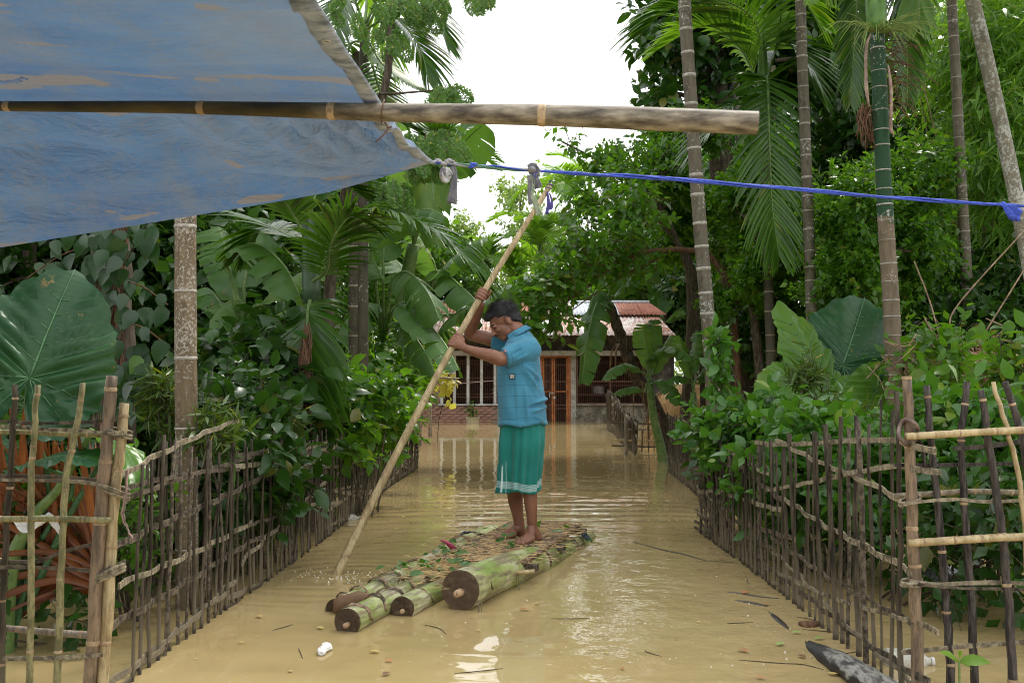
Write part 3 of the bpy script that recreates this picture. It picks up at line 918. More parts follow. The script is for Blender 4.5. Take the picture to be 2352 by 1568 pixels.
# door, two barred leaves
door_l = MB(); zd0, zd1 = -.35, HZ(828)
dx0, dxm, dx1 = HX(1240), HX(1271), HX(1311)
for x in (dx0 + .04, dx1 - .04):
    mb = MB(); mb.box((x, HY + .06, (zd0 + zb) / 2), (.08, .1, zb - zd0)); mb.build('door_frame', M['door_orange'], house, smooth=False)
mb = MB(); mb.box(((dx0 + dx1) / 2, HY + .06, zb - .03), (dx1 - dx0 - .17, .1, .06)); mb.build('door_frame', M['door_orange'], house, smooth=False)
for k, (a, b) in enumerate(((dx0 + .085, dxm), (dxm + .004, dx1 - .085))):
    mb = MB()
    for x in (a + .03, b - .03): mb.box((x, HY + .05, (zd0 + zb - .07) / 2), (.05, .04, zb - .07 - zd0))
    d_ = mb.build('door', M['door_orange'], house, smooth=False)
    for j in range(5):
        mb = MB(); mb.box((lerp(a + .06, b - .06, (j + .5) / 5), HY + .055, (zd0 + zb - .07) / 2), (.018, .018, zb - .07 - zd0)); mb.build('bar', M['grille'], d_, smooth=False)
    for v in (838, 876, 899, 930, 938):
        mb = MB(); mb.box(((a + b) / 2, HY + .035, HZ(v)), (b - a - .12, .02, .035)); mb.build('cross_bar', M['door_orange'] if v == 899 else M['grille'], d_, smooth=False)
    if k == 0:
        mb = MB(); mb.box((b - .05, HY - .0, HZ(903)), (.16, .03, .03)); mb.box((b - .12, HY, HZ(908)), (.03, .03, .14)); mb.ellipsoid((b + .03, HY - .02, HZ(913)), (.035, .02, .045)); mb.build('bolt', M['steel'], d_)
# right window
mb = MB()
for x in (HX(1326), HX(1402), HX(1478)): mb.box((x, HY + .05, (zs + zb) / 2 + .02), (.05, .05, zb - zs - .06))
for z in (zs + .07, zs + .75): mb.box((HX(1402), HY + .022, z), (HX(1478) - HX(1326), .015, .04))
mb.build('window_frame', M['grille'], house, smooth=False)
for a, b in ((1328, 1400), (1404, 1476)):
    grille(HX(a), HX(b), zs + .06, zb, HY + .08, 15, (.38, .44, .86), M['grille'], fw=.005)
# roof: two rows of corrugated sheets on a slope
def sheet(x0, x1, y0, z0, y1, z1, m, lap, shx0=0, shx1=0):
    mb = MB(); nx = 44; P = []
    for j in range(3):
        t = j / 2; row = []
        for i in range(nx + 1):
            s = i / nx; x = lerp(lerp(x0, x1, s), lerp(x0 + shx0, x1 + shx1, s), t)
            nn = Vector((0, -(z1 - z0), (y1 - y0))).normalized()
            q = Vector((x, lerp(y0, y1, t), lerp(z0, z1, t))) + nn * (.016 * math.sin(s * nx * math.pi / 3.6) + lap)
            row.append(q)
        P.append(row)
    mb.grid(P); return mb.build('roof_sheet', m, house, solid=.004)
ez, rz = HZ(774) + .0, at(1176, 696, 33.3).z
ey, ry = HY - 1.0, 33.3
my_, mz_ = lerp(ey, ry, .52), lerp(ez - .02, rz, .52)
nS = 12; random.seed(3)
for k in range(nS):
    a = lerp(-3.85, 4.9, k / nS); b = lerp(-3.85, 4.9, (k + 1) / nS) + .04
    last = (k == nS - 1)
    sheet(a, b, ey, ez, my_ + .12, mz_ + .07, M['roof_sheet'], (k % 2) * .005, 0, -.28 if last else 0)
    top = M['roof_pale'] if k in (8, 3, 9) else (M['roof_rust'] if k in (10, 0, 1, 2, 4, 5) else M['roof_sheet'])
    if k == nS - 1: top = M['roof_rust']
    sheet(a, b, my_, mz_ + .09, ry, rz, top, .014 + (k % 2) * .005, 0, -.35 if last else 0)
mb = MB(); mb.tube([(-3.9, ry, rz + .02), (4.6, ry, rz + .02)], .07, n=8); mb.build('ridge_cap', M['roof_pale'], house)
mb = MB()
mb.grid([[(x, ry + 3.2, ez), (x, ry, rz - .01)] for x in (-3.9, 4.6)]); mb.build('rear_slope', M['roof_rust'], house, solid=.01)
for k in range(6):
    mb = MB(); x = lerp(-3.7, 4.5, k / 5); mb.tube([(x, ey + .1, ez - .06), (x, ry - .05, rz - .08)], .035, n=6); mb.build('rafter', M['stick'], house)
random.seed(11)

# things seen inside and in front of the house
t = thing('table', 'low dark table with pots behind the right window bars', 'table', (HX(1395), HY + 1.1, -.2))
mb = MB(); mb.box((HX(1395), HY + 1.1, HZ(907)), (2.0, .8, .06)); mb.build('tabletop', M['grille'], t, smooth=False)
for sx in (-.9, .9):
    for sy in (-.35, .35):
        mb = MB(); mb.box((HX(1395) + sx, HY + 1.1 + sy, (HZ(907) - .23) / 2 + .0), (.06, .06, HZ(907) + .17)); mb.build('leg', M['grille'], t, smooth=False)
t = thing('cooking_pot', 'shiny aluminium cooking pot on the table behind the window bars', 'pot', (HX(1381), HY + 1.0, HZ(907) + .03))
mb = MB(); zz = HZ(907) + .03
mb.tube([(HX(1381), HY + 1.0, zz), (HX(1381), HY + 1.0, zz + .02), (HX(1381), HY + 1.0, zz + .2), (HX(1381), HY + 1.0, zz + .22)], [.17, .19, .19, .205], n=20); mb.build('pot_body', M['steel'], t)
mb = MB(); mb.tube([(HX(1381), HY + 1.0, zz + .22), (HX(1381), HY + 1.0, zz + .245)], [.2, .05], n=20); mb.build('lid', M['steel'], t)
t = thing('light_bulb', 'small bulb hanging under the beam of the house', 'light bulb', (HX(1441), HY - .1, zb))
mb = MB(); mb.tube([(HX(1441), HY - .1, zb), (HX(1441), HY - .1, zb - .22)], .006, n=5); mb.build('cord', M['black'], t)
mb = MB(); mb.ellipsoid((HX(1441), HY - .1, zb - .28), (.045, .045, .06)); mb.build('bulb', M['white_paint'], t)
t = thing('motorcycle', 'motorcycle parked in the dark room behind the white window posts', 'motorcycle', (HX(1100), HY + 1.4, -.1))
mx_, mY = HX(1100), HY + 1.4
for dx in (-.6, .65):
    mb = MB(); mb.tube([(mx_ + dx + .27 * math.cos(a), mY, .22 + .27 * math.sin(a)) for a in np.linspace(0, 2 * math.pi, 17)], .045, n=6, caps=False); mb.build('wheel', M['black'], t)
mb = MB(); mb.ellipsoid((mx_ + .02, mY, .62), (.32, .13, .14)); mb.ellipsoid((mx_ - .42, mY, .66), (.36, .12, .07)); mb.tube([(mx_ + .65, mY, .22), (mx_ + .4, mY, .85)], .03); mb.tube([(mx_ - .6, mY, .22), (mx_ + .1, mY, .45), (mx_ + .4, mY, .7)], .04); mb.build('body', M['black'], t)
mb = MB(); mb.tube([(mx_ + .42, mY - .35, .9), (mx_ + .38, mY, .86), (mx_ + .42, mY + .35, .9)], .014); mb.build('handlebar', M['steel'], t)
mb = MB(); mb.ellipsoid((mx_ + .52, mY - .05, .78), (.07, .09, .09)); mb.build('headlight', M['steel'], t)
mb = MB(); mb.ellipsoid((mx_ + .40, mY - .38, 1.0), (.03, .05, .035)); mb.build('mirror', M['steel'], t)
t = thing('planter', 'square cream planter with a small shrub standing in the water before the brick wall', 'plant pot', (HX(1086), HY - .9, 0))
px_, py_ = (1086 - 1176) * 30.1 / 2287, 30.1
M['cream'] = simple('cream', (.42, .36, .22), (.55, .48, .32), 4, .7)
mb = MB(); mb.tube([(px_, py_, -.1), (px_, py_, .14), (px_, py_, .145), (px_, py_, .18), (px_, py_, .18), (px_, py_, .12)], [.16, .2, .225, .225, .18, .16], n=4); mb.build('pot', M['cream'], t, smooth=False)
P, F, S, tw = gen_leaves([((px_, py_, .42), (.16, .16, .2))], 26, 8, .06, 5)
mass_mesh('foliage', T_OVAL, P, F, S, M['leaf_mid'], t)
mb = MB(); limbs(mb, (px_, py_, .12), [tuple(a[0]) for a in tw[:8]], .008); mb.build('stem', M['bark'], t)
t = thing('clothes_line', 'thin pink line strung before the white barred window', 'rope', (HX(1060), HY - .4, HZ(880)))
mb = MB(); mb.tube(spline([at(1020, 884, HY - .4), at(1075, 879, HY - .4), at(1135, 874, HY - .4)], 8), .012, n=5); mb.build('cord', simple('pink', (.4, .3, .28), (.5, .38, .36)), t)

# ------------------------------------------------------------------ shed and haystack on the right
M['straw'] = simple('straw', (.17, .10, .045), (.42, .27, .13), 30, .85, (1, 1, 1), .5, .01, .2, rnd=.8)
M['straw_pale'] = simple('straw_pale', (.35, .23, .10), (.60, .44, .22), 30, .7, rnd=.7)  # paler straw colour for the loose stems on stack and raft
shed = thing('shed', 'low open bamboo shed with grey tin roof behind the first grey palm trunk', 'shed', (at(1690, 900, 23).x, 23, 0))
A_, B_ = at(1585, 812, 22), at(1835, 700, 22)
def shed_sheet(k, n_):
    P = []
    for j in (0, 1):
        row = []
        for i in range(13):
            t_ = (k + i / 12) / n_; p = at(lerp(1588, 1860, t_), lerp(815, 792, t_), 21.5) if j == 0 else at(lerp(1650, 1860, t_), lerp(768, 715, t_), 24)
            p = p + Vector((0, 0, .015 * math.sin(i * 1.9))); row.append(p)
        P.append(row)
    mb = MB(); mb.grid(P); mb.build('roof_sheet', M['tin_grey'], shed, solid=.01)
for k in range(4): shed_sheet(k, 4)
for u in (1600, 1680, 1760, 1850):
    mb = MB(); p = at(u, 860, 22); mb.tube([(p.x, 22, ground_z(p.x, 22) - .1), (p.x, 22, at(u, 812, 22).z)], .05); mb.build('post', M['bark'], shed)
mb = MB(); mb.box((at(1760, 860, 24.5).x, 24.5, .8), (3.2, .08, 1.8)); mb.build('back_wall', M['plaster_dark'], shed, smooth=False)
mb = MB(); mb.tube([at(1580, 818, 21.6), at(1850, 818, 21.6)], .04); mb.build('beam', M['bark'], shed)
hay = thing('haystack', 'rounded heap of brown straw under the shed behind the fence', 'haystack', (at(1590, 950, 18.5).x, 18.5, 0))
hc = at(1600, 900, 19); hp = []
mb = MB(); g = random.Random(4)
for i in range(13):
    ph = i / 12 * math.pi / 2; row = []
    for j in range(29):
        th_ = 2 * math.pi * j / 28; r = 1 + .08 * noise.noise(Vector((math.cos(th_) * 2, math.sin(th_) * 2, i * .4)))
        row.append((hc.x + .1 + 1.05 * r * math.cos(ph) ** .6 * math.cos(th_), 19 + .8 * r * math.cos(ph) ** .6 * math.sin(th_), -.2 + 1.35 * r * math.sin(ph)))
    mb.grid  # rows gathered below
    hp.append(row)
mb.grid(hp); mb.build('core', M['straw'], hay)
mb = MB()
for k in range(3800):
    i = g.randint(0, 11); j = g.randint(0, 27); p = Vector(hp[i][j]) + Vector((g.uniform(-.1, .1), g.uniform(-.1, .1), g.uniform(-.05, .08)))
    d = Vector((g.gauss(0, .5), g.gauss(0, .5), -.8)).normalized() * g.uniform(.12, .3)
    s = Vector((g.uniform(-1, 1), g.uniform(-1, 1), 0)).normalized() * .005
    mb.add([p - s, p + s, p + d + s * .5, p + d - s * .5], [(0, 1, 2, 3)])
mb.build('straw', M['straw_pale'], hay, smooth=False, kind='stuff')

# ------------------------------------------------------------------ fences
def stake(par, p0, p1, r, m, wob=.006, n=6, seed=0, name='stake', seg=7, knots=True):
    g = random.Random(seed); p0, p1 = Vector(p0), Vector(p1)
    pts = []; rr = []
    for i in range(seg + 1):
        t = i / seg
        pts.append(p0.lerp(p1, t) + Vector((g.uniform(-wob, wob), g.uniform(-wob, wob), 0)) * (1 if 0 < i < seg else .3))
        rr.append(r * lerp(1.08, .88, t) * g.uniform(.9, 1.12))
    mb = MB(); mb.tube(pts, rr, n=n, flat=g.uniform(.75, 1)); return mb.build(name, m, par)
def bamboo(par, p0, p1, r0, r1, m, nodes=5, n=12, name='rail', bow=None, nodem='bamboo_node', seed=0, nodew=.006, hollow=False):
    g = random.Random(seed); p0, p1 = Vector(p0), Vector(p1)
    ctl = [p0, p0.lerp(p1, .33) + (Vector(bow) if bow else Vector()), p0.lerp(p1, .67) + (Vector(bow) if bow else Vector()), p1]
    path = spline(ctl, 49)
    ts = sorted([(k + g.uniform(.3, .7)) / nodes for k in range(nodes)])
    pts = []; rr = []
    L_ = (p1 - p0).length
    for i in range(len(path)):
        t = i / (len(path) - 1); r = lerp(r0, r1, t)
        pts.append(path[i]); rr.append(r * (1 + .012 * math.sin(i * 1.3)))
    mb = MB(); mb.tube(pts, rr, n=n, caps=not hollow)
    o = mb.build(name, m, par)
    for t in ts:
        i = t * 48; k = int(i); q = path[k].lerp(path[min(48, k + 1)], i - k); tan = (path[min(48, k + 1)] - path[k]).normalized()
        r = lerp(r0, r1, t); w = r * .22
        mb = MB(); mb.tube([q - tan * w * 1.6, q - tan * w * .5, q, q + tan * w * .4, q + tan * w * 1.3], [r * 1.0, r * 1.09, r * 1.03, r * 1.13, r * 1.0], n=n, caps=False)
        mb.build('joint', M[nodem], o)
    return o
def strip(par, pts, w, th, m, name='rail', seed=0):
    g = random.Random(seed); mb = MB(); P = spline(pts, max(8, len(pts) * 3))
    N = len(P)
    mb.tube(P, [w * .68 * g.uniform(.82, 1.14) for _ in range(N)], n=4, th0=math.pi / 4, flat=th / w, up=(0, 1, 0) if abs((P[-1] - P[0]).x) > abs((P[-1] - P[0]).y) else (1, 0, 0))
    return mb.build(name, m, par, smooth=False)

def line_fence(name, label, x0, y0, x1, y1, htab, zr, seed, sp=(.07, .13), r=.0095, rail_w=.022, weave=.011, lowrail=True, lean=.03, stm=None):
    th = thing(name, label, 'fence', (x0, y0, 0)); g = random.Random(seed)
    L_ = math.hypot(x1 - x0, y1 - y0); dx, dy = (x1 - x0) / L_, (y1 - y0) / L_; nx, ny = -dy, dx
    s = 0; k = 0
    while s < L_:
        t = s / L_; h = slerp(htab, min(.999, t)) * g.uniform(.93, 1.08)
        w = .02 * math.sin(s * 1.1 + seed)
        x, y = x0 + dx * s + nx * w, y0 + dy * s + ny * w
        le = g.gauss(0, lean); le2 = g.gauss(0, lean * .5)
        if g.random() < .06: le += g.choice((-1, 1)) * .09
        stake(th, (x - dx * le * .5, y - dy * le * .5, -.25), (x + dx * le + nx * le2, y + dy * le + ny * le2, h), r * g.uniform(.75, 1.35), M['stick'] if g.random() < .75 else M['strip_dark'], seed=k + seed * 1000, wob=.006)
        s += g.uniform(*sp) * (.3 if g.random() < .12 else 1); k += 1
    for zi, zf in enumerate(zr):
        s = -.1
        while s < L_:
            ln = g.uniform(1.1, 2.3)
            for dup_ in range(2 if (zi in (0, len(zr) - 1) or g.random() < .45) else 1):
                pts = []; q = s - g.uniform(0, .25); e = min(L_ + .12, s + ln + g.uniform(0, .3)); sgn = g.choice((-1, 1)); m = max(3, int((e - q) / .16)); z0_ = g.gauss(0, .018) + dup_ * -.03
                tilt = g.gauss(0, .012)
                for i in range(m + 1):
                    ss = lerp(q, e, i / m); t = min(.999, max(0, ss / L_)); H_ = slerp(htab, t)
                    w = .02 * math.sin(ss * 1.1 + seed); off = weave * sgn * (1 if i % 2 else -1)
                    pts.append((x0 + dx * ss + nx * (w + off), y0 + dy * ss + ny * (w + off), zf * H_ + z0_ + tilt * i + .012 * math.sin(ss * 2.3 + zi)))
                strip(th, pts, rail_w * g.uniform(.75, 1.2), .007, M['strip'] if g.random() < .6 else M['strip_dark'], seed=g.randint(0, 9999))
            s += ln
    return th
lf = line_fence('wattle_fence', 'long dark wattle fence of upright sticks along the left side of the channel', -1.40, 3.75, -1.29, 13.5, [.84, .80, .72, .66, .60, .52], [.90, .82, .64, .46, .28, .05], 1, sp=(.058, .112), rail_w=.024, r=.0080)
rf = line_fence('wattle_fence', 'wattle fence of dark sticks rising towards the camera under the leafy bushes on the right', 1.415, 3.62, 1.40, 7.5, [1.0, .86, .76, .70, .66], [.84, .64, .44, .27, .09], 2, sp=(.064, .118), r=.0095, rail_w=.023)
rb = line_fence('wattle_fence', 'dense stick fence farther back on the right beside the banana stumps', 1.75, 8.7, 2.05, 12.9, [.55, .62, .72, .72], [.95, .62, .3, .05], 3, sp=(.05, .08), r=.010)
mf = line_fence('wattle_fence', 'short rickety bamboo fence leaning before the house door, seen end on', 1.98, 16.1, 2.55, 26.5, [.50, .62, .85, 1.0], [.95, .55, .2], 4, sp=(.11, .18), r=.022, rail_w=.05, lean=.06)
# open rail fence across the yard
yf = thing('rail_fence', 'sparse pale bamboo rail fence standing in the water between two banana stems', 'fence', (at(1450, 1000, 17).x, 17, 0))
for (u0, v0, u1, v1, m, rr) in ((1405, 1010, 1600, 1012, 'bamboo_tan', .016), (1405, 1023, 1560, 1026, 'strip_dark', .014), (1405, 970, 1560, 974, 'strip_dark', .016), (1440, 985, 1600, 988, 'bamboo_grey', .014)):
    strip(yf, [at(u0, v0, 17), at((u0 + u1) / 2, (v0 + v1) / 2 + 1, 17), at(u1, v1, 17)], rr * 2, .02, M[m])
for u, top in ((1436, 960), (1461, 970), (1475, 985), (1490, 975), (1503, 962), (1540, 970)):
    p = at(u, top, 17); stake(yf, (p.x, 17.02, -.3), p, .016, M['bamboo_tan'] if u in (1461, 1503) else M['stick'], seed=u)
p = at(1438, 960, 16); stake(yf, (p.x, 16, -.3), p, .035, M['bamboo_grey'], seed=5, name='post')

# trellis posts left of the house
tr = thing('vine_trellis', 'bamboo posts carrying a leafy gourd vine left of the brick wall', 'trellis', (at(967, 1023, 18.5).x, 18.5, 0))
for u, vb, vt, Y in ((966, 1023, 850, 18.5), (990, 1002, 860, 21.8), (925, 990, 850, 20)):
    p = at(u, vt, Y); bamboo(tr, (p.x, Y, -.3), (p.x - .05, Y, p.z), .045, .038, M['bamboo_grey'], nodes=5, name='post')
for a, b in (((900, 858, 18.5), (1050, 870, 20)), ((905, 862, 20.5), (1040, 858, 21.5))):
    mb = MB(); mb.tube([at(*a), at(*b)], .02); mb.build('rail', M['bamboo_grey'], tr)

# ------------------------------------------------------------------ near left panel
PY = 3.4
lp = thing('bamboo_gate', 'open bamboo lattice panel with two thick posts at the left edge, close to the camera', 'fence', (at(250, 1568, PY).x, PY, -.4))
def poly(par, pix, Y, r0, r1, m, name='stake', wob=.003, n=8, node=0, seed=0):
    ext = name in ('stake', 'post')
    P = [at(u, v, Y + (dy[0] if dy else 0)) for u, v, *dy in pix]
    d = (P[-1] - P[-2]).normalized()
    if ext and d.z < -.5 and P[-1].z > -.35: P.append(P[-1] + d * ((-.35 - P[-1].z) / d.z))
    g = random.Random(seed); Q = spline(P, 25)
    Q = [q + Vector((g.uniform(-wob, wob), 0, 0)) for q in Q]
    mb = MB(); mb.tube(Q, [lerp(r0, r1, i / 24) * g.uniform(.94, 1.06) for i in range(25)], n=n); o = mb.build(name, m, par)
    for k in range(node):
        i = int((k + g.uniform(.2, .8)) * 24 / node); r = lerp(r0, r1, i / 24); tan = (Q[min(24, i + 1)] - Q[max(0, i - 1)]).normalized()
        mb = MB(); mb.tube([Q[i] - tan * r * .4, Q[i] - tan * r * .12, Q[i], Q[i] + tan * r * .12, Q[i] + tan * r * .35], [r * .99, r * 1.1, r * 1.04, r * 1.13, r * .99], n=n, caps=False); mb.build('joint', M['bamboo_node'], o)
    return o
poly(lp, [(35, 883), (24, 1080), (8, 1340), (2, 1568)], PY, .010, .013, M['stick'], n=8, node=5, seed=1)
poly(lp, [(85, 884), (78, 1010), (72, 1110), (68, 1568)], PY - .03, .010, .012, M['bamboo_green'], node=6, seed=2)
poly(lp, [(191, 879), (176, 980), (150, 1110), (141, 1300), (130, 1568)], PY - .02, .010, .014, M['bamboo_green'], node=6, seed=3)
poly(lp, [(258, 863), (246, 1010), (235, 1132), (218, 1400), (200, 1620)], PY, .0195, .0225, M['bamboo_red'], 'post', n=14, node=5, seed=4)
poly(lp, [(285, 926), (272, 1060), (262, 1132), (247, 1400), (232, 1620)], PY + .02, .0165, .022, M['bamboo_tan'], 'post', n=14, node=5, seed=5)
poly(lp, [(-60, 991), (60, 992), (150, 996), (232, 998)], PY + .02, .0085, .0095, M['bamboo_green'], 'rail', node=4, seed=6)
poly(lp, [(-60, 1192), (100, 1191), (180, 1192), (255, 1195)], PY - .035, .0105, .0105, M['bamboo_green'], 'rail', node=5, seed=7)
poly(lp, [(5, 1441), (80, 1448), (150, 1454), (210, 1458)], PY + .03, .011, .013, M['bamboo_grey'], 'rail', node=3, seed=8)
def pstrip(par, pix, Y, w, m, seed=0, name='rail', th=.006):
    P = [at(a[0], a[1], Y + (a[2] if len(a) > 2 else 0)) for a in pix]
    return strip(par, P, w, th, m, name, seed)
pstrip(lp, [(-60, 964), (20, 968), (85, 972), (150, 971), (235, 967), (268, 962)], PY - .01, .012, M['strip_dark'], 1)
pstrip(lp, [(-60, 975), (40, 981), (110, 986), (180, 988, -.03), (250, 995, -.04), (285, 993, -.02)], PY, .013, M['strip'], 2)
pstrip(lp, [(-60, 1092), (60, 1093), (150, 1096), (240, 1104), (262, 1106)], PY + .01, .013, M['strip_dark'], 3)
pstrip(lp, [(-60, 1101), (100, 1103), (200, 1108), (255, 1122, -.04), (285, 1134)], PY - .012, .012, M['strip'], 4)
pstrip(lp, [(-60, 1287), (75, 1290), (125, 1274), (170, 1259), (220, 1248)], PY + .01, .014, M['strip_dark'], 5)
pstrip(lp, [(-60, 1301), (80, 1303), (160, 1306), (235, 1312), (255, 1300)], PY - .01, .013, M['strip_dark'], 6)
pstrip(lp, [(6, 1512), (90, 1511), (170, 1508), (236, 1503)], PY - .03, .015, M['strip'], 7)
# twisted bindings round the two posts
def coil(par, c, Y, rx, turns, m, pitch=6, ang=.0, seed=0, w=.006):
    g = random.Random(seed); pts = []
    for i in range(int(turns * 14) + 1):
        a = i / 14 * 2 * math.pi
        p = at(c[0], c[1] + pitch * i / 14, Y) + Vector((rx * math.cos(a), .033 * math.sin(a), rx * math.cos(a) * ang))
        pts.append(p)
    mb = MB(); mb.tube(pts, [w * g.uniform(.7, 1.2) for _ in pts], n=5); mb.build('binding', m, par)
coil(lp, (268, 985), PY + .01, .050, 2.2, M['strip'], 7, -.25, 1)
coil(lp, (262, 1115), PY + .01, .050, 2.4, M['strip'], 8, -.35, 2)
coil(lp, (250, 1305), PY + .01, .052, 3.2, M['strip'], 7, .5, 3, .007)
for k in range(2):
    poly(lp, [(290 + k * 3, 1080), (289, 1130), (284 - k * 4, 1180), (292, 1215), (304, 1245 - k * 8)], PY - .02, .0035, .003, simple('pink_cord', (.35, .2, .19), (.5, .36, .32)) if k else M['pink_cord'] if 'pink_cord' in M else M['root'], 'cord', n=5)

# ------------------------------------------------------------------ near right panel
QY = 3.5
rp = thing('bamboo_gate', 'bamboo lattice panel with one rotten post at the right edge, close to the camera', 'fence', (at(2100, 1568, QY).x, QY, -.4))
poly(rp, [(2083, 868), (2090, 1020), (2096, 1200), (2102, 1350), (2108, 1620)], QY, .0165, .0235, M['bamboo_red'], 'post', n=14, node=6, seed=11)
poly(rp, [(2128, 885), (2140, 1020), (2162, 1250), (2176, 1420), (2188, 1620)], QY + .03, .012, .017, M['stick_black'], node=6, seed=12)
poly(rp, [(2222, 877), (2209, 1005), (2217, 1180), (2232, 1400), (2243, 1620)], QY + .03, .012, .016, M['stick_black'], node=6, seed=13)
poly(rp, [(2254, 896), (2270, 1010), (2300, 1210), (2318, 1400), (2328, 1620)], QY - .02, .012, .018, M['stick_black'], node=6, seed=14)
poly(rp, [(2280, 877), (2312, 980), (2336, 1080), (2354, 1210), (2362, 1400), (2366, 1620)], QY - .035, .008, .010, M['bamboo_tan'], node=6, seed=15)
poly(rp, [(2309, 877), (2335, 960), (2356, 1050), (2380, 1300), (2390, 1620)], QY + .03, .012, .014, M['stick_black'], node=5, seed=16)
poly(rp, [(2081, 1002), (2170, 997), (2270, 991), (2420, 984)], QY - .05, .0125, .0125, M['bamboo_tan'], 'rail', n=12, node=5, seed=17)
poly(rp, [(2089, 1247), (2180, 1241), (2280, 1235), (2420, 1230)], QY - .05, .0135, .0135, M['bamboo_tan'], 'rail', n=12, node=4, seed=18)
poly(rp, [(2055, 1139), (2140, 1134), (2240, 1128), (2420, 1134)], QY + .055, .010, .010, M['strip'], 'rail', n=8, node=4, seed=19)
pstrip(rp, [(2075, 1158, -.03), (2110, 1152, -.04), (2200, 1146), (2270, 1152), (2420, 1144)], QY, .012, M['strip'], 8)
pstrip(rp, [(2190, 1030), (2260, 1025), (2345, 1014)], QY - .01, .016, M['stick_black'], 9)
pstrip(rp, [(2056, 1068), (2160, 1068), (2260, 1066), (2420, 1062)], QY + .05, .014, M['stick_black'], 10)
pstrip(rp, [(2090, 1334, -.035), (2150, 1342, -.02), (2230, 1338), (2320, 1338), (2420, 1344)], QY + .01, .015, M['strip'], 11)
pstrip(rp, [(2110, 1341, -.03), (2200, 1350), (2320, 1352), (2420, 1356)], QY - .01, .010, M['strip_dark'], 12)
pstrip(rp, [(2071, 1498), (2130, 1492), (2230, 1482), (2420, 1470)], QY + .02, .018, M['strip'], 13)
coil(rp, (2094, 1332), QY, .036, 2, M['strip'], 6, .1, 5)
coil(rp, (2090, 1144), QY, .034, 1.6, M['strip'], 7, .3, 6)
# loop of vine tied round the post
lpz = [at(2080 + 22 * math.cos(a) + 6, 992 + 28 * math.sin(a), QY - .03 + .03 * math.sin(a * 2)) for a in np.linspace(0, 2 * math.pi, 22)]
for k in range(2):
    mb = MB(); mb.tube([p + Vector((.004 * k, .008 * k, .003 * math.sin(i))) for i, p in enumerate(lpz)], .0075, n=6, caps=False); mb.build('binding', simple('vine_binding%d' % k if False else 'vine_binding', (.07, .045, .035), (.2, .14, .11), 20), rp)
poly(rp, [(2105, 1000), (2115, 1020), (2122, 1050), (2130, 1085)], QY + .01, .008, .006, M['stick_black'], 'binding', seed=22)
# ------------------------------------------------------------------ vegetation
def B(u, v, Y, ru, rv, ry):
    s = Y / 2287; return (tuple(at(u, v, Y)), (ru * s, ry, rv * s))
def G(u, Y): x = at(u, 900, Y).x; return (x, Y, ground_z(x, Y) - .1)

# --- areca palms
M['ring_dim'] = simple('ring_dim', (.20, .17, .12), (.36, .31, .22), 30, .7)
areca('areca_palm', 'lichen spotted areca palm trunk close behind the left fence', [(430, 1390), (428, 1000), (426, 700), (426, 480), (424, 200), (422, -200), (418, -700)], 4.97, (.056, .050), 'trunk_lichen', .30, ringmat='ring')
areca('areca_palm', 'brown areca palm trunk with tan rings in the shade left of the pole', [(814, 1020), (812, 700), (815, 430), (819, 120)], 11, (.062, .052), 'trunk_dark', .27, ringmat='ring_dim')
thA, _, _ = areca('areca_palm', 'grey ringed areca palm trunk crossed by the thick bamboo, leftmost of the tall right trunks', [(1643, 960), (1628, 760), (1604, 470), (1587, 230), (1572, 0), (1560, -300)], 9.9, (.076, .062), 'trunk_grey', .235, ringh=.026)
thB, _, _ = areca('areca_palm', 'slim grey areca palm trunk between the drooping frond and the green ringed trunk', [(1865, 800), (1862, 640), (1852, 380), (1843, 150), (1838, -30), (1830, -350)], 11, (.062, .058), 'trunk_grey', .20, ringh=.016)
thC, _, _ = areca('areca_palm', 'thick areca palm trunk whose upper half is dark green with white rings', [(2056, 955), (2048, 720), (2033, 480), (2020, 200), (2014, 60)], 8, (.074, .058), 'trunk_green', .165, ringh=.008)
thD, _, _ = areca('areca_palm', 'slim grey areca palm trunk just left of the slanting trunk at the right', [(2228, 860), (2221, 640), (2208, 420), (2196, 180), (2184, -40), (2172, -350)], 11, (.064, .050), 'trunk_grey', .20, ringh=.010)
thE, _, _ = areca('areca_palm', 'leaning pale trunk blotched with lichen at the right edge', [(2395, 780), (2352, 540), (2300, 290), (2255, 90), (2222, -50), (2150, -350)], 9, (.072, .062), 'trunk_slant', .24, ringh=.007, ringmat='ring_dim')
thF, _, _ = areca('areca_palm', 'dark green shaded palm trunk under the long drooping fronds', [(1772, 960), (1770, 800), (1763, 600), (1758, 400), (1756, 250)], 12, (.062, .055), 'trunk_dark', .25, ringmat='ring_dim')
thG, _, _ = areca('areca_palm', 'pale spotted palm trunk leaning high among the dark leaves behind the drooping frond', [(1700, 330), (1688, 180), (1674, 60), (1660, -60)], 17, (.08, .07), 'trunk_slant', .3, ringmat='ring')

# crown of the left brown trunk: explicit fronds
def frondP(th, pix, L, n=40, w=.035, droop=.5, mat='palm', seed=1, up=(0, 0, 1), lift=.25, start=.16, name='frond', label=None, r=.016):
    pts = [at(u, v, Y) for u, v, Y in pix]
    mb = frond_mb(pts, L, n, droop, w, seed=seed, up=up, lift=lift, start=start, r=r)
    o = mb.build(name, [M[mat], M['petiole']], th)
    if label: o['label'] = label
    return o
L3 = thing('areca_palm', 'palm crown with dark fronds fanning over the edge of the tarpaulin against the sky', 'palm tree', G(838, 10.4))
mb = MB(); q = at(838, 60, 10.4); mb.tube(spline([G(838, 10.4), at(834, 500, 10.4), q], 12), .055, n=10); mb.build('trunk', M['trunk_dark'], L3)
frondP(L3, [(838, 70, 10.4), (900, -20, 10.2), (985, 20, 10), (1030, 110, 9.9)], .62, 34, .045, .6, seed=2)
frondP(L3, [(838, 70, 10.4), (900, 40, 10.2), (960, 100, 9.9), (985, 190, 9.8)], .6, 34, .045, .65, seed=3)
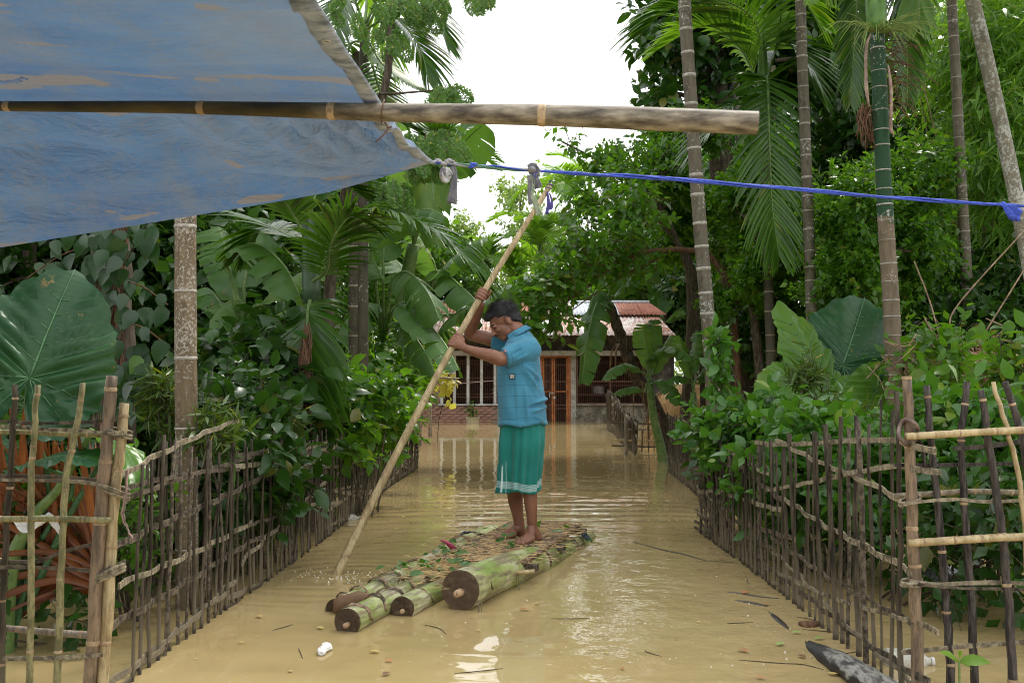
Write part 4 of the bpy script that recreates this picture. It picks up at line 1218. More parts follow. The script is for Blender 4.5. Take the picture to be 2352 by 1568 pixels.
frondP(L3, [(838, 80, 10.4), (880, 150, 10.2), (940, 195, 10), (985, 215, 9.9)], .5, 34, .04, .5, seed=4, mat='palm_light')
frondP(L3, [(838, 60, 10.4), (930, -120, 10.2), (1030, -90, 10), (1090, 10, 9.9)], .62, 34, .045, .6, seed=5)
frondP(L3, [(838, 80, 10.4), (870, 200, 10.2), (905, 270, 10), (960, 300, 9.9)], .5, 34, .04, .3, seed=6, mat='palm')
frondP(L3, [(838, 60, 10.4), (800, -20, 10.2), (770, 60, 10), (760, 200, 9.9)], .6, 34, .04, .5, seed=7)
frondP(L3, [(838, 60, 10.6), (850, -60, 10.9), (880, 40, 11.2), (900, 180, 11.3)], .6, 30, .04, .6, seed=8, mat='palm_light')
frondP(L3, [(838, 90, 10.6), (800, 120, 10.9), (820, 300, 11), (850, 420, 11)], .5, 30, .04, .4, seed=9)

# --- young palm left
L4 = thing('young_areca_palm', 'young areca palm with one frond arching towards the pole and one hanging dead straight down', 'palm tree', G(722, 7.6))
mb = MB(); mb.tube(spline([G(722, 7.6), at(720, 900, 7.6), at(716, 690, 7.6), at(713, 560, 7.6)], 16), [lerp(.066, .05, i / 15) for i in range(16)], n=12); mb.build('trunk', M['trunk_dark'], L4)
M['shaft_dark'] = simple('shaft_dark', (.035, .07, .035), (.06, .11, .05), 5, .4, bump=.1)
mb = MB(); mb.tube(spline([at(716, 700, 7.6), at(714, 590, 7.6), at(710, 530, 7.6), at(706, 470, 7.6)], 10), [.066, .072, .072, .07, .066, .06, .052, .045, .038, .03], n=12); mb.build('crownshaft', M['shaft_dark'], L4)
frondP(L4, [(712, 640, 7.6), (780, 560, 7.4), (850, 500, 7.1), (960, 512, 6.9), (1060, 585, 6.8), (1105, 640, 6.8)], .56, 52, .045, .72, seed=11, start=.2)
frondP(L4, [(712, 690, 7.5), (707, 720, 7.3), (703, 800, 7.25), (712, 880, 7.25), (722, 965, 7.3)], .60, 48, .045, .62, seed=12, start=.04, up=(0, -1, .1), label='old frond hanging straight down beside the trunk')
frondP(L4, [(708, 560, 7.6), (660, 470, 7.4), (600, 430, 7.2), (520, 450, 7.1)], .5, 40, .04, .5, seed=13)
frondP(L4, [(706, 500, 7.6), (690, 400, 7.7), (720, 300, 7.9), (800, 260, 8.0)], .5, 40, .04, .5, seed=14)
frondP(L4, [(706, 520, 7.6), (730, 440, 7.7), (780, 420, 7.8), (860, 470, 7.9)], .5, 40, .04, .5, seed=15)
frondP(L4, [(708, 560, 7.6), (660, 540, 7.9), (600, 520, 8.1), (550, 590, 8.2)], .5, 40, .04, .5, seed=16)
frondP(L4, [(712, 650, 7.6), (750, 620, 7.3), (760, 560, 7.0), (800, 500, 6.9), (840, 510, 6.9)], .42, 36, .035, .7, seed=17)
mb = MB(); g = random.Random(2)
for k in range(26):
    a = at(705 + g.uniform(-6, 6), 760 + g.uniform(-20, 30), 7.2); mb.tube(spline([a, a + Vector((g.uniform(-.05, .05), -.03, -.2)), a + Vector((g.uniform(-.07, .1), -.02, -.4 - .3 * g.random()))], 6), .004, n=4)
mb.build('dead_flower_stalk', M['bark_red'], L4)

# --- palm behind the bamboo end (right)
frondP(thF, [(1756, 230, 12), (1738, 60, 11.6), (1650, 0, 11.2), (1540, 20, 11), (1470, 80, 11)], .95, 44, .06, .55, seed=21, mat='palm')
frondP(thF, [(1756, 230, 12), (1700, 110, 12), (1620, 60, 12), (1500, 120, 12)], .85, 44, .05, .5, seed=22, mat='palm_light')
frondP(thF, [(1757, 210, 12), (1762, 180, 11.7), (1768, 330, 11.3), (1775, 480, 11.2), (1790, 590, 11.2)], .85, 46, .055, .55, seed=23, start=.1, up=(0, -1, .1))
frondP(thF, [(1756, 250, 12), (1690, 240, 11.7), (1640, 290, 11.6), (1600, 350, 11.6)], .75, 44, .05, .5, seed=24)
frondP(thF, [(1757, 200, 12), (1760, 40, 12), (1820, -20, 12), (1890, 60, 12)], .85, 44, .05, .55, seed=25, mat='palm_light')
frondP(thF, [(1757, 200, 12), (1790, 100, 12), (1840, 130, 11.8), (1880, 220, 11.7)], .8, 44, .05, .6, seed=26, mat='palm')
frondP(thF, [(1757, 200, 12), (1740, 20, 12.2), (1700, -80, 12.3), (1600, -80, 12.3)], .85, 44, .05, .5, seed=27)
mb = MB(); mb.tube(spline([at(1757, 330, 12), at(1754, 230, 12), at(1752, 130, 12), at(1750, 60, 12)], 10), [.06, .085, .09, .085, .075, .065, .055, .045, .04, .03], n=12); mb.build('crownshaft', M['crownshaft'], thF)

# --- crown of the green trunk
mb = MB(); mb.tube(spline([at(2014, 70, 8), at(2012, 20, 8), at(2008, -80, 8), at(2004, -200, 8)], 12), [.06, .072, .08, .082, .083, .083, .082, .08, .075, .07, .06, .05], n=16); mb.build('crownshaft', M['crownshaft'], thC)
frondP(thC, [(2004, -180, 8), (1975, -120, 8.3), (1965, 60, 8.5), (1952, 240, 8.5)], .42, 44, .04, .6, seed=31, up=(0, -1, .1), start=.25)
frondP(thC, [(2004, -180, 8), (2050, -140, 8.2), (2078, 0, 8.4), (2085, 240, 8.4)], .40, 44, .04, .6, seed=32, up=(0, -1, .1), start=.3)
frondP(thC, [(2004, -180, 8), (2070, -160, 8.1), (2105, -60, 8.0), (2112, 60, 8.0)], .45, 44, .045, .6, seed=33, mat='palm_light')
frondP(thC, [(2004, -180, 8), (1950, -200, 8), (1905, -120, 8.0), (1890, -20, 8.0)], .45, 44, .045, .6, seed=34, mat='palm_light')
put_fronds(thC, at(2004, -200, 8), 'roof', 7, (15, 60), 5, 1.15, length=1.9, L=.6)
# flower stalk
mb = MB(); g = random.Random(9)
for k in range(60):
    b = at(2013, 78, 7.93); a_ = g.uniform(-2.9, .6)
    d = Vector((math.cos(a_) * 1.0, -.25 + g.uniform(-.3, .1), .15 + g.uniform(-.15, .35)))
    l = g.uniform(.22, .52); p1_ = b + d * l * .6; p2_ = b + d * l + Vector((0, 0, -.16 * g.random() - .05))
    mb.tube(spline([b + d * .05, p1_, p2_], 6), [.0035, .0035, .003, .003, .0025, .002], n=4)
mb.build('flower_stalk', simple('flower', (.16, .25, .05), (.30, .38, .10), 20, .5), thC)
mb = MB()
for k in range(70):
    b = at(2030, 110, 8.0) + Vector((g.uniform(0, .12), g.uniform(0, .3), g.uniform(-.45, .15)))
    d = Vector((g.uniform(.1, 1), g.uniform(-.6, .6), g.uniform(-.8, .5)))
    l = g.uniform(.15, .38); mb.tube(spline([b, b + d * l * .6 + Vector((0, 0, .04)), b + d * l], 6), .0035, n=4)
for k in range(26):
    b = at(1993, 250, 8.0) + Vector((g.uniform(-.05, .03), g.uniform(-.05, .05), g.uniform(-.02, .04)))
    mb.tube(spline([b, b + Vector((g.uniform(-.06, .03), 0, -.1)), b + Vector((g.uniform(-.06, .06), 0, -.24 - g.random() * .1))], 5), .004, n=4)
mb.build('dead_flower_stalk', M['bark_red'], thC)
for pix in (((2000, 78), (1990, 110), (1989, 190), (1996, 245)), ((2040, 150), (2047, 210), (2046, 290), (2052, 310))):
    pts = spline([at(u, v, 7.9) for u, v in pix], 12); mb = MB()
    mb.tube(pts, [.010, .016, .02, .022, .022, .022, .024, .026, .026, .024, .018, .01], n=8, flat=.45); mb.build('dry_sheath', simple('dry_sheath', (.22, .14, .10), (.46, .34, .27), 9, .7), thC)
# fronds on the other tall palms above the frame
for th_, top, Y in ((thA, (1556, -330), 9.9), (thB, (1828, -380), 11), (thD, (2170, -380), 11), (thE, (2140, -380), 9)):
    put_fronds(th_, at(top[0], top[1], Y), 'std', 8, (10, 55), int(Y * 7), 1.25, length=1.9, L=.6)

# far small palms over the roof
def far_palm(label, u, v, Y, seed, sc, mat='palm_light', n=11, base=None):
    top = at(u, v, Y); th = thing('areca_palm', label, 'palm tree', (top.x, Y, ground_z(top.x, Y) - .1))
    mb = MB(); mb.tube([(top.x + .1, Y, ground_z(top.x, Y) - .1), (top.x, Y, top.z)], [.07, .055], n=8); mb.build('trunk', M['trunk_grey'], th)
    put_fronds(th, top, 'far' + mat, n, (15, 75), seed, sc, length=1.6, L=.62, n_=0) if False else None
    me = std_frond('far' + mat, length=1.5, L=.6, n=26, w=.06, droop=.45, mat=mat)
    g = random.Random(seed)
    for k in range(n):
        o = bpy.data.objects.new('frond', me); COL.objects.link(o); o.parent = th
        s = sc * g.uniform(.85, 1.1)
        m = Matrix.Rotation(R_(360 * k / n + g.uniform(-14, 14)), 4, 'Z') @ Matrix.Rotation(R_(-g.uniform(0, 78)), 4, 'Y') @ Matrix.Diagonal((s, s, s, 1))
        m.translation = Vector((0, 0, top.z - th.location.z)); o.matrix_basis = m
    return th
far_palm('small areca palm crown against the sky just right of the pole tip', 1308, 470, 37, 1, 1.35)
far_palm('bright palm crown behind the pole, below and left of the palm on the skyline', 1240, 590, 37, 2, 1.4)
far_palm('low palm with yellowing fronds beside the raised hand', 1180, 655, 38, 3, 1.0)
far_palm('palm crown hanging below the corner of the tarpaulin', 1010, 440, 36, 4, 1.8, 'palm')
far_palm('small palm half hidden under the big banana leaves left of the man', 940, 690, 35, 5, 1.0)
far_palm('palm tuft low behind the roof left of the pole', 1120, 640, 37, 6, 1.1)
far_palm('palm crown among the far trees right of the grey trunk', 1480, 690, 38, 7, 1.0, 'palm')

# --- banana plants
def pseudostem(th, pts, r0, r1, mat='petiole', sheaths=True, name='stem'):
    mb = MB(); P = spline(pts, 14); mb.tube(P, [lerp(r0, r1, i / 13) for i in range(14)], n=12); return mb.build(name, M[mat], th)
b1 = thing('banana_plant', 'banana plant with a big arched leaf catching light right of the lichen trunk', 'banana plant', G(575, 8.5))
s1 = at(560, 745, 8.5); pseudostem(b1, [G(580, 8.5), at(572, 900, 8.5), s1], .10, .06, 'stick')
def bl(th, stem, a, b, w, arch, droop, seed, mats=('banana', 'petiole'), roll=0, tears=5, Yst=None, label=None):
    return banana_leaf(th, at(*a), at(*b), w, arch, droop, tears, mats, seed, stem, roll, label=label)
bl(b1, s1, (515, 600, 8.4), (690, 680, 7.6), .60, .22, 50, 1, roll=-18)
bl(b1, s1, (560, 690, 8.5), (455, 800, 8.2), .55, .25, 55, 2)
bl(b1, s1, (540, 690, 8.5), (500, 520, 8.9), .55, .10, 35, 3)
bl(b1, s1, (600, 700, 8.5), (745, 610, 8.9), .50, .10, 30, 4, mats=('banana_light', 'petiole'))
bl(b1, s1, (560, 660, 8.5), (600, 500, 9.0), .55, .1, 35, 5)
bl(b1, s1, (520, 720, 8.5), (430, 700, 8.9), .45, .3, 45, 6)
b2 = thing('banana_plant', 'banana plant whose broad dark leaves hang over the fence left of the pole', 'banana plant', G(865, 12.5))
s2 = at(880, 800, 12.5); pseudostem(b2, [G(865, 12.5), at(870, 900, 12.5), s2], .14, .09, 'petiole')
bl(b2, s2, (850, 560, 12), (1025, 498, 11.3), .75, .18, 60, 11, roll=12)
bl(b2, s2, (900, 640, 12), (1010, 735, 10.9), .72, .18, 60, 12, roll=10)
bl(b2, s2, (905, 700, 12), (1055, 850, 10.6), .62, .10, 38, 13, roll=-25)
bl(b2, s2, (880, 640, 12), (780, 540, 12.3), .8, .16, 50, 14)
bl(b2, s2, (880, 600, 12.4), (900, 440, 12.8), .8, .1, 40, 15)
bl(b2, s2, (870, 700, 12), (770, 780, 11.5), .7, .2, 50, 16)
bl(b2, s2, (900, 740, 12), (1000, 860, 11.4), .45, .15, 40, 17)
b3 = thing('banana_plant', 'banana plant with long pale green leaves just behind the raised arm', 'banana plant', G(915, 15))
s3 = at(960, 740, 15); pseudostem(b3, [G(915, 15), at(925, 860, 15), s3], .15, .09, 'petiole')
bl(b3, s3, (990, 625, 15), (1115, 720, 13.8), .75, .08, 48, 21)
bl(b3, s3, (990, 800, 14.8), (1108, 700, 13.5), .8, .12, 55, 22, roll=10)
bl(b3, s3, (1090, 725, 14.6), (1250, 630, 14), .85, .12, 50, 23, roll=-8)
bl(b3, s3, (1000, 640, 14.6), (1120, 545, 14.2), .6, .10, 60, 24)
bl(b3, s3, (960, 700, 15), (900, 590, 15.4), .8, .12, 40, 25)
bl(b3, s3, (1010, 640, 15), (935, 520, 14.6), .8, .15, 50, 26, mats=('banana_light', 'petiole'))
b4 = thing('banana_plant', 'tall banana plant with leaves against the sky above the tarpaulin corner', 'banana plant', G(890, 13.5))
s4 = at(950, 560, 13); pseudostem(b4, [G(890, 13.5), at(915, 760, 13.2), s4], .13, .08, 'petiole')
bl(b4, s4, (975, 440, 12.8), (1112, 285, 12.2), .85, .06, 35, 31, roll=-20)
bl(b4, s4, (965, 470, 12.8), (905, 300, 12.6), .8, .1, 40, 32, mats=('banana_light', 'petiole'))
bl(b4, s4, (985, 470, 12.8), (1085, 250, 13.2), .7, .1, 50, 33)
bl(b4, s4, (975, 440, 12.8), (1000, 560, 11.8), .7, .5, 40, 34, mats=('banana_light', 'petiole'))
bl(b4, s4, (940, 300, 12.8), (820, 140, 12.2), .7, .1, 40, 35, mats=('banana_light', 'petiole'))
b5 = thing('banana_plant', 'leaning brown banana stem with torn leaves hanging in front of the house door', 'banana plant', G(1560, 15.4))
s5 = at(1400, 700, 14.6)
P = spline([G(1560, 15.4), at(1548, 1030, 15.2), at(1500, 930, 15), at(1455, 850, 14.8), at(1425, 770, 14.7), s5], 30)
mb = MB(); mb.tube(P, [lerp(.14, .07, (i / 29) ** .8) * (1 + .08 * math.sin(i * 2.3)) for i in range(30)], n=12); mb.build('stem', M['bark'], b5)
g = random.Random(3)
for k in range(16):
    q = P[g.randint(4, 28)]; d = Vector((g.uniform(-1, 1), g.uniform(-1, .2), -.2)).normalized()
    a = q + d * .08; mb = MB(); w = g.uniform(.010, .026); l = g.uniform(.15, .5)
    pts = spline([a, a + d * .1 + Vector((0, 0, -.1)), a + d * .12 + Vector((0, 0, -l))], 6)
    mb.tube(pts, [w, w, w * .9, w * .7, w * .5, w * .2], n=6, flat=.3); mb.build('dry_sheath', M['dead_leaf'], b5)
bl(b5, s5, (1395, 690, 14.6), (1336, 880, 13.9), .58, .32, 40, 41, mats=('banana', 'petiole'), tears=9)
bl(b5, s5, (1400, 650, 14.6), (1300, 500, 14.8), .95, .12, 30, 42, tears=8)
bl(b5, s5, (1400, 660, 14.6), (1440, 530, 15), .9, .1, 40, 43, mats=('banana', 'petiole'))
bl(b5, s5, (1410, 680, 14.6), (1520, 610, 14.2), .7, .15, 50, 44)
bl(b5, s5, (1395, 680, 14.6), (1340, 790, 14.2), .5, .45, 50, 45, tears=8)
b6 = thing('banana_plant', 'young green banana plant standing in the water beside the leaning brown stem', 'banana plant', G(1525, 14.6))
s6 = at(1492, 880, 14.4); pseudostem(b6, [G(1527, 14.6), at(1520, 1040, 14.6), at(1502, 960, 14.5), s6], .085, .05, 'petiole')
bl(b6, s6, (1495, 850, 14.4), (1477, 745, 14.2), .42, .03, 30, 51, mats=('banana_light', 'petiole'), tears=2)
bl(b6, s6, (1492, 850, 14.4), (1500, 735, 14.6), .40, .03, 30, 52, tears=2)
bl(b6, s6, (1484, 830, 14.3), (1590, 825, 13.6), .42, .22, 35, 53)
bl(b6, s6, (1475, 855, 14.3), (1385, 872, 13.8), .36, .22, 35, 54)
bl(b6, s6, (1480, 900, 14.3), (1412, 905, 13.8), .30, .12, 35, 55)
bl(b6, s6, (1500, 860, 14.4), (1540, 770, 14.6), .40, .05, 30, 56, mats=('banana_light', 'petiole'), tears=2)
bl(b6, s6, (1500, 880, 14.4), (1560, 930, 13.8), .34, .25, 35, 57)
b7 = thing('banana_plant', 'small banana plant in front of the haystack left of the first grey trunk', 'banana plant', G(1596, 14))
s7 = at(1592, 900, 14); pseudostem(b7, [G(1596, 14), at(1594, 960, 14), s7], .07, .045, 'petiole')
bl(b7, s7, (1588, 870, 14), (1560, 770, 13.8), .3, .05, 40, 61, mats=('banana_light', 'petiole'), tears=2)
bl(b7, s7, (1600, 870, 14), (1720, 790, 13.5), .4, .15, 40, 62)
bl(b7, s7, (1590, 860, 14), (1602, 760, 14.2), .3, .05, 35, 63, tears=2)
bl(b7, s7, (1600, 880, 14), (1660, 860, 13.7), .3, .2, 40, 64)
bl(b7, s7, (1585, 880, 14), (1530, 880, 13.7), .3, .22, 40, 65)
b8 = thing('banana_plant', 'banana plant with green upright leaves behind the roof at its right end', 'banana plant', G(1510, 36))
s8 = at(1520, 740, 36); pseudostem(b8, [G(1515, 36), s8], .16, .1, 'petiole')
for k, (a, b) in enumerate((((1515, 720, 36), (1497, 600, 36)), ((1525, 720, 36), (1560, 620, 36)), ((1530, 740, 36), (1600, 690, 35.5)), ((1510, 730, 36), (1450, 690, 35.5)))):
    bl(b8, s8, a, b, 1.2, .1, 40, 70 + k)

# --- taro plants
tl = thing('giant_taro', 'giant taro with one huge heart shaped dark leaf behind the left bamboo panel', 'taro plant', (at(60, 1400, 4.1).x, 4.1, -.3))
taro_leaf(tl, at(68, 868, 3.95), at(168, 598, 4.15), (.25, -1, .12), 1.0, lobe=.5, stem=[(at(5, 1500, 4.2).x, 4.2, -.3), at(60, 1250, 4.25), at(120, 1150, 4.2), at(66, 960, 4.1)], seed=2, wave=.045, corr=.030)
taro_leaf(tl, at(100, 1055, 4.0), at(232, 1010, 3.9), (.1, -.2, 1), .9, stem=[at(20, 1500, 4.2), at(90, 1250, 4.2), at(170, 1120, 4.2), at(110, 1075, 4.1)], seed=3, bend=.3)
taro_leaf(tl, at(250, 1010, 4.1), at(372, 1035, 3.9), (.3, .25, 1), .62, mats=('taro_light', 'vein'), stem=[at(60, 1400, 4.2), at(150, 1200, 4.2), at(220, 1080, 4.2)], seed=4, bend=.5)
taro_leaf(tl, at(-60, 1080, 4.4), at(40, 1200, 4.2), (0, -1, .6), .9, stem=[at(-30, 1500, 4.4), at(-50, 1250, 4.4)], seed=5)
mb = MB(); mb.tube(spline([(at(8, 1500, 4.15).x, 4.15, -.3), at(20, 1330, 4.15), at(75, 1190, 4.15), at(135, 1120, 4.15), at(212, 985, 4.15)], 20), [lerp(.05, .012, (i / 19) ** .6) for i in range(20)], n=10)
mb.build('stem', M['petiole'], tl)
tr_ = thing('giant_taro', 'giant taro with a bluish dark upright leaf touching the green ringed trunk', 'taro plant', G(1965, 8.9))
taro_leaf(tr_, at(1935, 840, 8.6), at(1996, 668, 8.9), (-.15, -1, .05), 1.0, seed=6, stem=[G(1950, 8.9), at(1940, 960, 8.8), at(1932, 870, 8.7)], corr=.02, bend=.1)
tr2 = thing('giant_taro', 'giant taro with a tall bright green backlit leaf curling left', 'taro plant', G(1870, 8.6))
taro_leaf(tr2, at(1880, 870, 8.4), at(1798, 682, 8.5), (.55, -1, -.25), .62, mats=('taro_light', 'vein'), seed=7, stem=[G(1880, 8.6), at(1885, 950, 8.5)], corr=.02)
taro_leaf(tr2, at(1830, 880, 8.3), at(1735, 900, 8.2), (.2, -.8, .6), 1.2, mats=('taro_light', 'vein'), seed=8, stem=[G(1850, 8.6), at(1850, 950, 8.4)], corr=.02)
taro_leaf(tr2, at(1905, 900, 8.3), at(1880, 1010, 7.9), (.0, -.8, .6), 1.0, mats=('taro_light', 'vein'), seed=9, stem=[G(1900, 8.6), at(1905, 950, 8.4)], corr=.02)
taro_leaf(tr2, at(2010, 900, 8.2), at(1960, 1010, 8.0), (.3, -1, .3), .9, mats=('taro_light', 'vein'), seed=10, stem=[G(2000, 8.4), at(2012, 950, 8.3)], corr=.02)

# --- reddish dying strap leaves behind the left panel
rdp = thing('strap_leaf_plant', 'clump of dying orange brown strap leaves fanning out behind the left bamboo panel', 'plant', (at(240, 1330, 4.3).x, 4.3, -.3))
g = random.Random(12)
def strap(par, a, b, w, sag, m, seed, name='leaf', fold=.35):
    gg = random.Random(seed); a, b = Vector(a), Vector(b); L_ = (b - a).length
    mid = a.lerp(b, .5) + Vector((0, 0, sag * L_))
    P = spline([a, a.lerp(mid, .6) + Vector((0, 0, sag * .3 * L_)), mid.lerp(b, .3), b], 14)
    rows = []
    for i, p in enumerate(P):
        t = i / 13; ww = w * (.35 + .65 * math.sin(math.pi * min(1, t * .8 + .12))) * (1 if t < .8 else (1 - t) * 4.6 + .06)
        tan = (P[min(13, i + 1)] - P[max(0, i - 1)]).normalized(); side = tan.cross(Vector((.15, -1, .2))).normalized(); nn = side.cross(tan)
        rows.append([p - side * ww + nn * ww * fold, p - side * ww * .45 - nn * ww * .15 * math.sin(i), p, p + side * ww * .5 - nn * ww * .15 * math.cos(i), p + side * ww + nn * ww * fold])
    mb = MB(); mb.grid(rows); return mb.build(name, M[m], par)
cx = at(238, 1300, 4.3)
for k in range(58):
    a_ = R_(lerp(92, 215, k / 57) + g.uniform(-5, 5)); l = g.uniform(.42, .72)
    tip = cx + Vector((math.cos(a_) * l, g.uniform(-.3, .4), math.sin(a_) * l * .95))
    strap(rdp, cx + Vector((g.uniform(-.04, .02), g.uniform(-.05, .1), g.uniform(-.12, .06))), tip, g.uniform(.007, .017), g.uniform(-.02, .12), 'red_leaf', k)
for k in range(9):
    a_ = R_(g.uniform(185, 225)); l = g.uniform(.5, .7)
    strap(rdp, cx + Vector((0, 0, -.1)), cx + Vector((math.cos(a_) * l, g.uniform(-.3, .2), math.sin(a_) * l * .6)), .015, .16, 'red_leaf', 40 + k)
rdq = thing('strap_leaf_plant', 'bundle of withered pinkish brown stalks rising behind the left bamboo panel', 'plant', (at(60, 1300, 4.2).x, 4.2, -.3))
for k in range(22):
    u0 = g.uniform(20, 150); u1 = u0 + g.uniform(-75, 25); v1 = g.uniform(900, 1030)
    strap(rdq, at(u0, 1330, 4.25), at(u1, v1, 4.15 + g.uniform(-.1, .1)), g.uniform(.007, .018), g.uniform(-.03, .03), 'red_leaf', 60 + k, 'stalk', .6)

T_VINE = (T_ROUND[0] * np.array([.80, 1, 1]), T_ROUND[1])
# --- pepper vine on a trunk
pv = thing('vine_covered_tree', 'dark tree trunk hung with heart shaped pepper vine leaves above the taro leaf', 'tree', G(268, 5.6))
mb = MB(); P = spline([G(268, 5.6), at(262, 900, 5.6), at(255, 600, 5.6), at(250, 300, 5.6)], 20)
mb.tube(P, [lerp(.12, .10, i / 19) * (1 + .08 * math.sin(i * 1.7)) for i in range(20)], n=14); mb.build('trunk', M['bark'], pv)
mb = MB(); g = random.Random(21)
for k in range(9):
    u0 = 262 + g.uniform(-20, 25); pts = [at(u0 + g.uniform(-10, 10) + 8 * math.sin(j + k), v, 5.45 + g.uniform(-.04, .04)) for j, v in enumerate(range(980, 440, -60))]
    mb.tube(spline(pts, 30), .006, n=5)
for (u0, v0, u1, v1) in ((60, 640, 215, 560), (270, 640, 385, 700), (280, 740, 380, 790), (290, 600, 345, 530)):
    mb.tube(spline([at(u0, v0, 5.3), at((u0 + u1) / 2, (v0 + v1) / 2 - 12, 5.2), at(u1, v1, 5.3)], 10), .004, n=4)
mb.build('vine', M['bark_red'], pv)
pts_ = []
for k in range(150):
    r_ = g.random()
    if r_ < .72: u = g.gauss(300, 45); v = g.uniform(490, 960)
    else: u = g.uniform(60, 260); v = g.uniform(520, 640)
    if u > 395 or (v > 800 and u > 330): continue
    pts_.append((u, v))
P_ = np.array([at(u, v, 5.25 + g.uniform(-.15, .25)) for u, v in pts_]); nP = len(P_)
D_ = np.array([(g.gauss(0, .35), g.gauss(-.25, .2), -1) for _ in range(nP)]); N_ = np.array([(g.gauss(.1, .4), -1, g.uniform(.0, .5)) for _ in range(nP)])
S_ = np.array([g.uniform(.075, .125) for _ in range(nP)])
leaf_parts(T_VINE, M['leaf_vine'], 'vine', P_, frames(D_, N_), S_, pv)

# --- moringa with feathery leaves, left of the sky gap
mo = thing('moringa_tree', 'feathery tree with tiny oval leaflets hanging around the edge of the tarpaulin', 'tree', G(748, 8.6))
mb = MB(); mb.tube(spline([G(748, 8.6), at(755, 700, 8.5), at(800, 420, 8.3), at(885, 200, 8.2), at(900, -40, 8.2)], 20), [lerp(.06, .025, i / 19) for i in range(20)], n=8)
mb.tube(spline([at(885, 300, 8.2), at(870, 222, 8.1), at(900, 216, 8.0), at(1000, 208, 7.9)], 12), [lerp(.02, .006, i / 11) for i in range(12)], n=6)
mb.tube(spline([at(890, 60, 8.2), at(960, -10, 8.1), at(1060, -40, 8), at(1130, -10, 8)], 12), [lerp(.02, .006, i / 11) for i in range(12)], n=6)
mb.build('trunk', M['bark'], mo)
g = np.random.default_rng(5); Pm = []; Fm = []; Sm = []; mbr = MB()
def spray(u, v, Y, du, dv, ln):
    a = np.array(at(u, v, Y)); d = unit(np.array([du, g.normal() * .25, -dv]))
    side = unit(np.cross(d, np.array([0, 1.0, .2])))
    for j in range(9):
        s = ln * (.15 + .1 * j); b = a + d * s + np.array([0, 0, -.10 * s * s / ln])
        for sg in (-1, 1):
            dd = unit(side * sg + d * .7 + np.array([0, 0, -.25])); pl = ln * .34 * math.sin(.5 + j * .27)
            for q in range(5):
                for s2 in (-1, 1):
                    sd = unit(np.cross(dd, np.array([.1, 1.0, .1]))) * s2
                    Pm.append(b + dd * pl * (.2 + .19 * q)); Fm.append((sd + dd * .5 + np.array([0, g.normal() * .3, -.15]), np.array([g.normal() * .3, -1 + .3 * g.normal(), .6]))); Sm.append(.021 * (.8 + .5 * g.random()))
    mbr.tube([a, a + d * ln * .5, a + d * ln + np.array([0, 0, -.1 * ln])], .003, n=3)
for (u0, v0, u1, v1, nn) in ((880, -20, 990, 30, 22), (870, 60, 940, 100, 6), (990, 205, 1045, 222, 9), (940, 300, 1035, 370, 42), (860, 420, 930, 465, 20), (1060, -40, 1110, -20, 8), (760, -10, 860, 40, 5)):
    for k in range(nn):
        spray(g.uniform(u0, u1), g.uniform(v0, v1) - 14, 8.0 + g.normal() * .25, g.normal() * .5 + .15, .75 + .3 * g.random(), .13 + .11 * g.random())
mbr.build('branch', M['bark'], mo)
Fm = frames(np.array([a for a, b in Fm]), np.array([b for a, b in Fm]))
mass_mesh('leaflets', T_SMALL, np.array(Pm), Fm, np.array(Sm) * 1.2, M['leaf_moringa'], mo)

# --- shrubs and trees: (helper keeps the list short)
def shrub(label, base, blobs, mat, L, ncl, per, seed, parts=0, T=T_OVAL, T2=None, cat='shrub', name='garden_shrub', nstem=12, group=None, stemr=.014, key='oval', **kw):
    th = thing(name, label, cat, base, group)
    P, F, S, tw = gen_leaves(blobs, ncl, per, L, seed, **kw)
    mb = MB(); g = random.Random(seed)
    for k in g.sample(range(len(tw)), min(nstem, len(tw))):
        limbs(mb, (base[0] + g.uniform(-.12, .12), base[1] + g.uniform(-.12, .12), base[2]), [tuple(tw[k][0])], stemr, .003, 5, seed=k)
    for k in range(0, len(tw), max(1, len(tw) // 160)): mb.tube([tuple(tw[k][0]), tuple(tw[k][1])], [.003, .0015], n=4)
    mb.build('stem', M['bark'], th)
    if parts:
        iv = inview(P); dist = np.linalg.norm(P - CAMP, axis=1); dist = dist + (~iv) * 1e3
        od = np.argsort(dist); a, b = od[:parts], od[parts:]
        leaf_parts(T2 or T_OVAL2, M[mat], key, P[a], F[a], S[a], th)
        mass_mesh('foliage', T2 or T, P[b], F[b], S[b], M[mat], th, smooth=True)
    else: mass_mesh('foliage', T, P, F, S, M[mat], th, kind='stuff')
    return th
# right hand bushes behind the fence, like lemon leaves
shrub('bushy lemon like shrub with glossy pointed leaves spilling over the middle of the right fence', G(1700, 7.2), [B(1680, 1015, 7.0, 75, 55, .3), B(1650, 980, 7.2, 40, 35, .3), B(1652, 875, 7.4, 10, 60, .1), B(1760, 975, 6.8, 70, 35, .3), B(1650, 790, 7.4, 12, 20, .1)], 'leaf_shrub', .080, 215, 9, 101, parts=290, T2=T_OVAL2, droop=.1)
shrub('dense glossy green shrub filling the space behind the nearer half of the right fence', G(1900, 5.9), [B(1850, 1015, 5.9, 100, 45, .4), B(1950, 1085, 5.6, 95, 95, .45), B(1800, 1110, 6.2, 95, 90, .45), B(2000, 985, 6.0, 65, 35, .4)], 'leaf_shrub', .078, 330, 9, 102, parts=290, T2=T_OVAL2, droop=.1)
shrub('tall leafy shrub behind the right bamboo panel reaching the frame edge', G(2230, 5.6), [B(2220, 1010, 5.4, 95, 85, .5), B(2300, 1140, 5.3, 105, 105, .5), B(2180, 1150, 5.5, 80, 90, .4), B(2150, 950, 5.8, 40, 20, .3)], 'leaf_shrub', .082, 400, 9, 103, parts=290, T2=T_OVAL2, droop=.15)
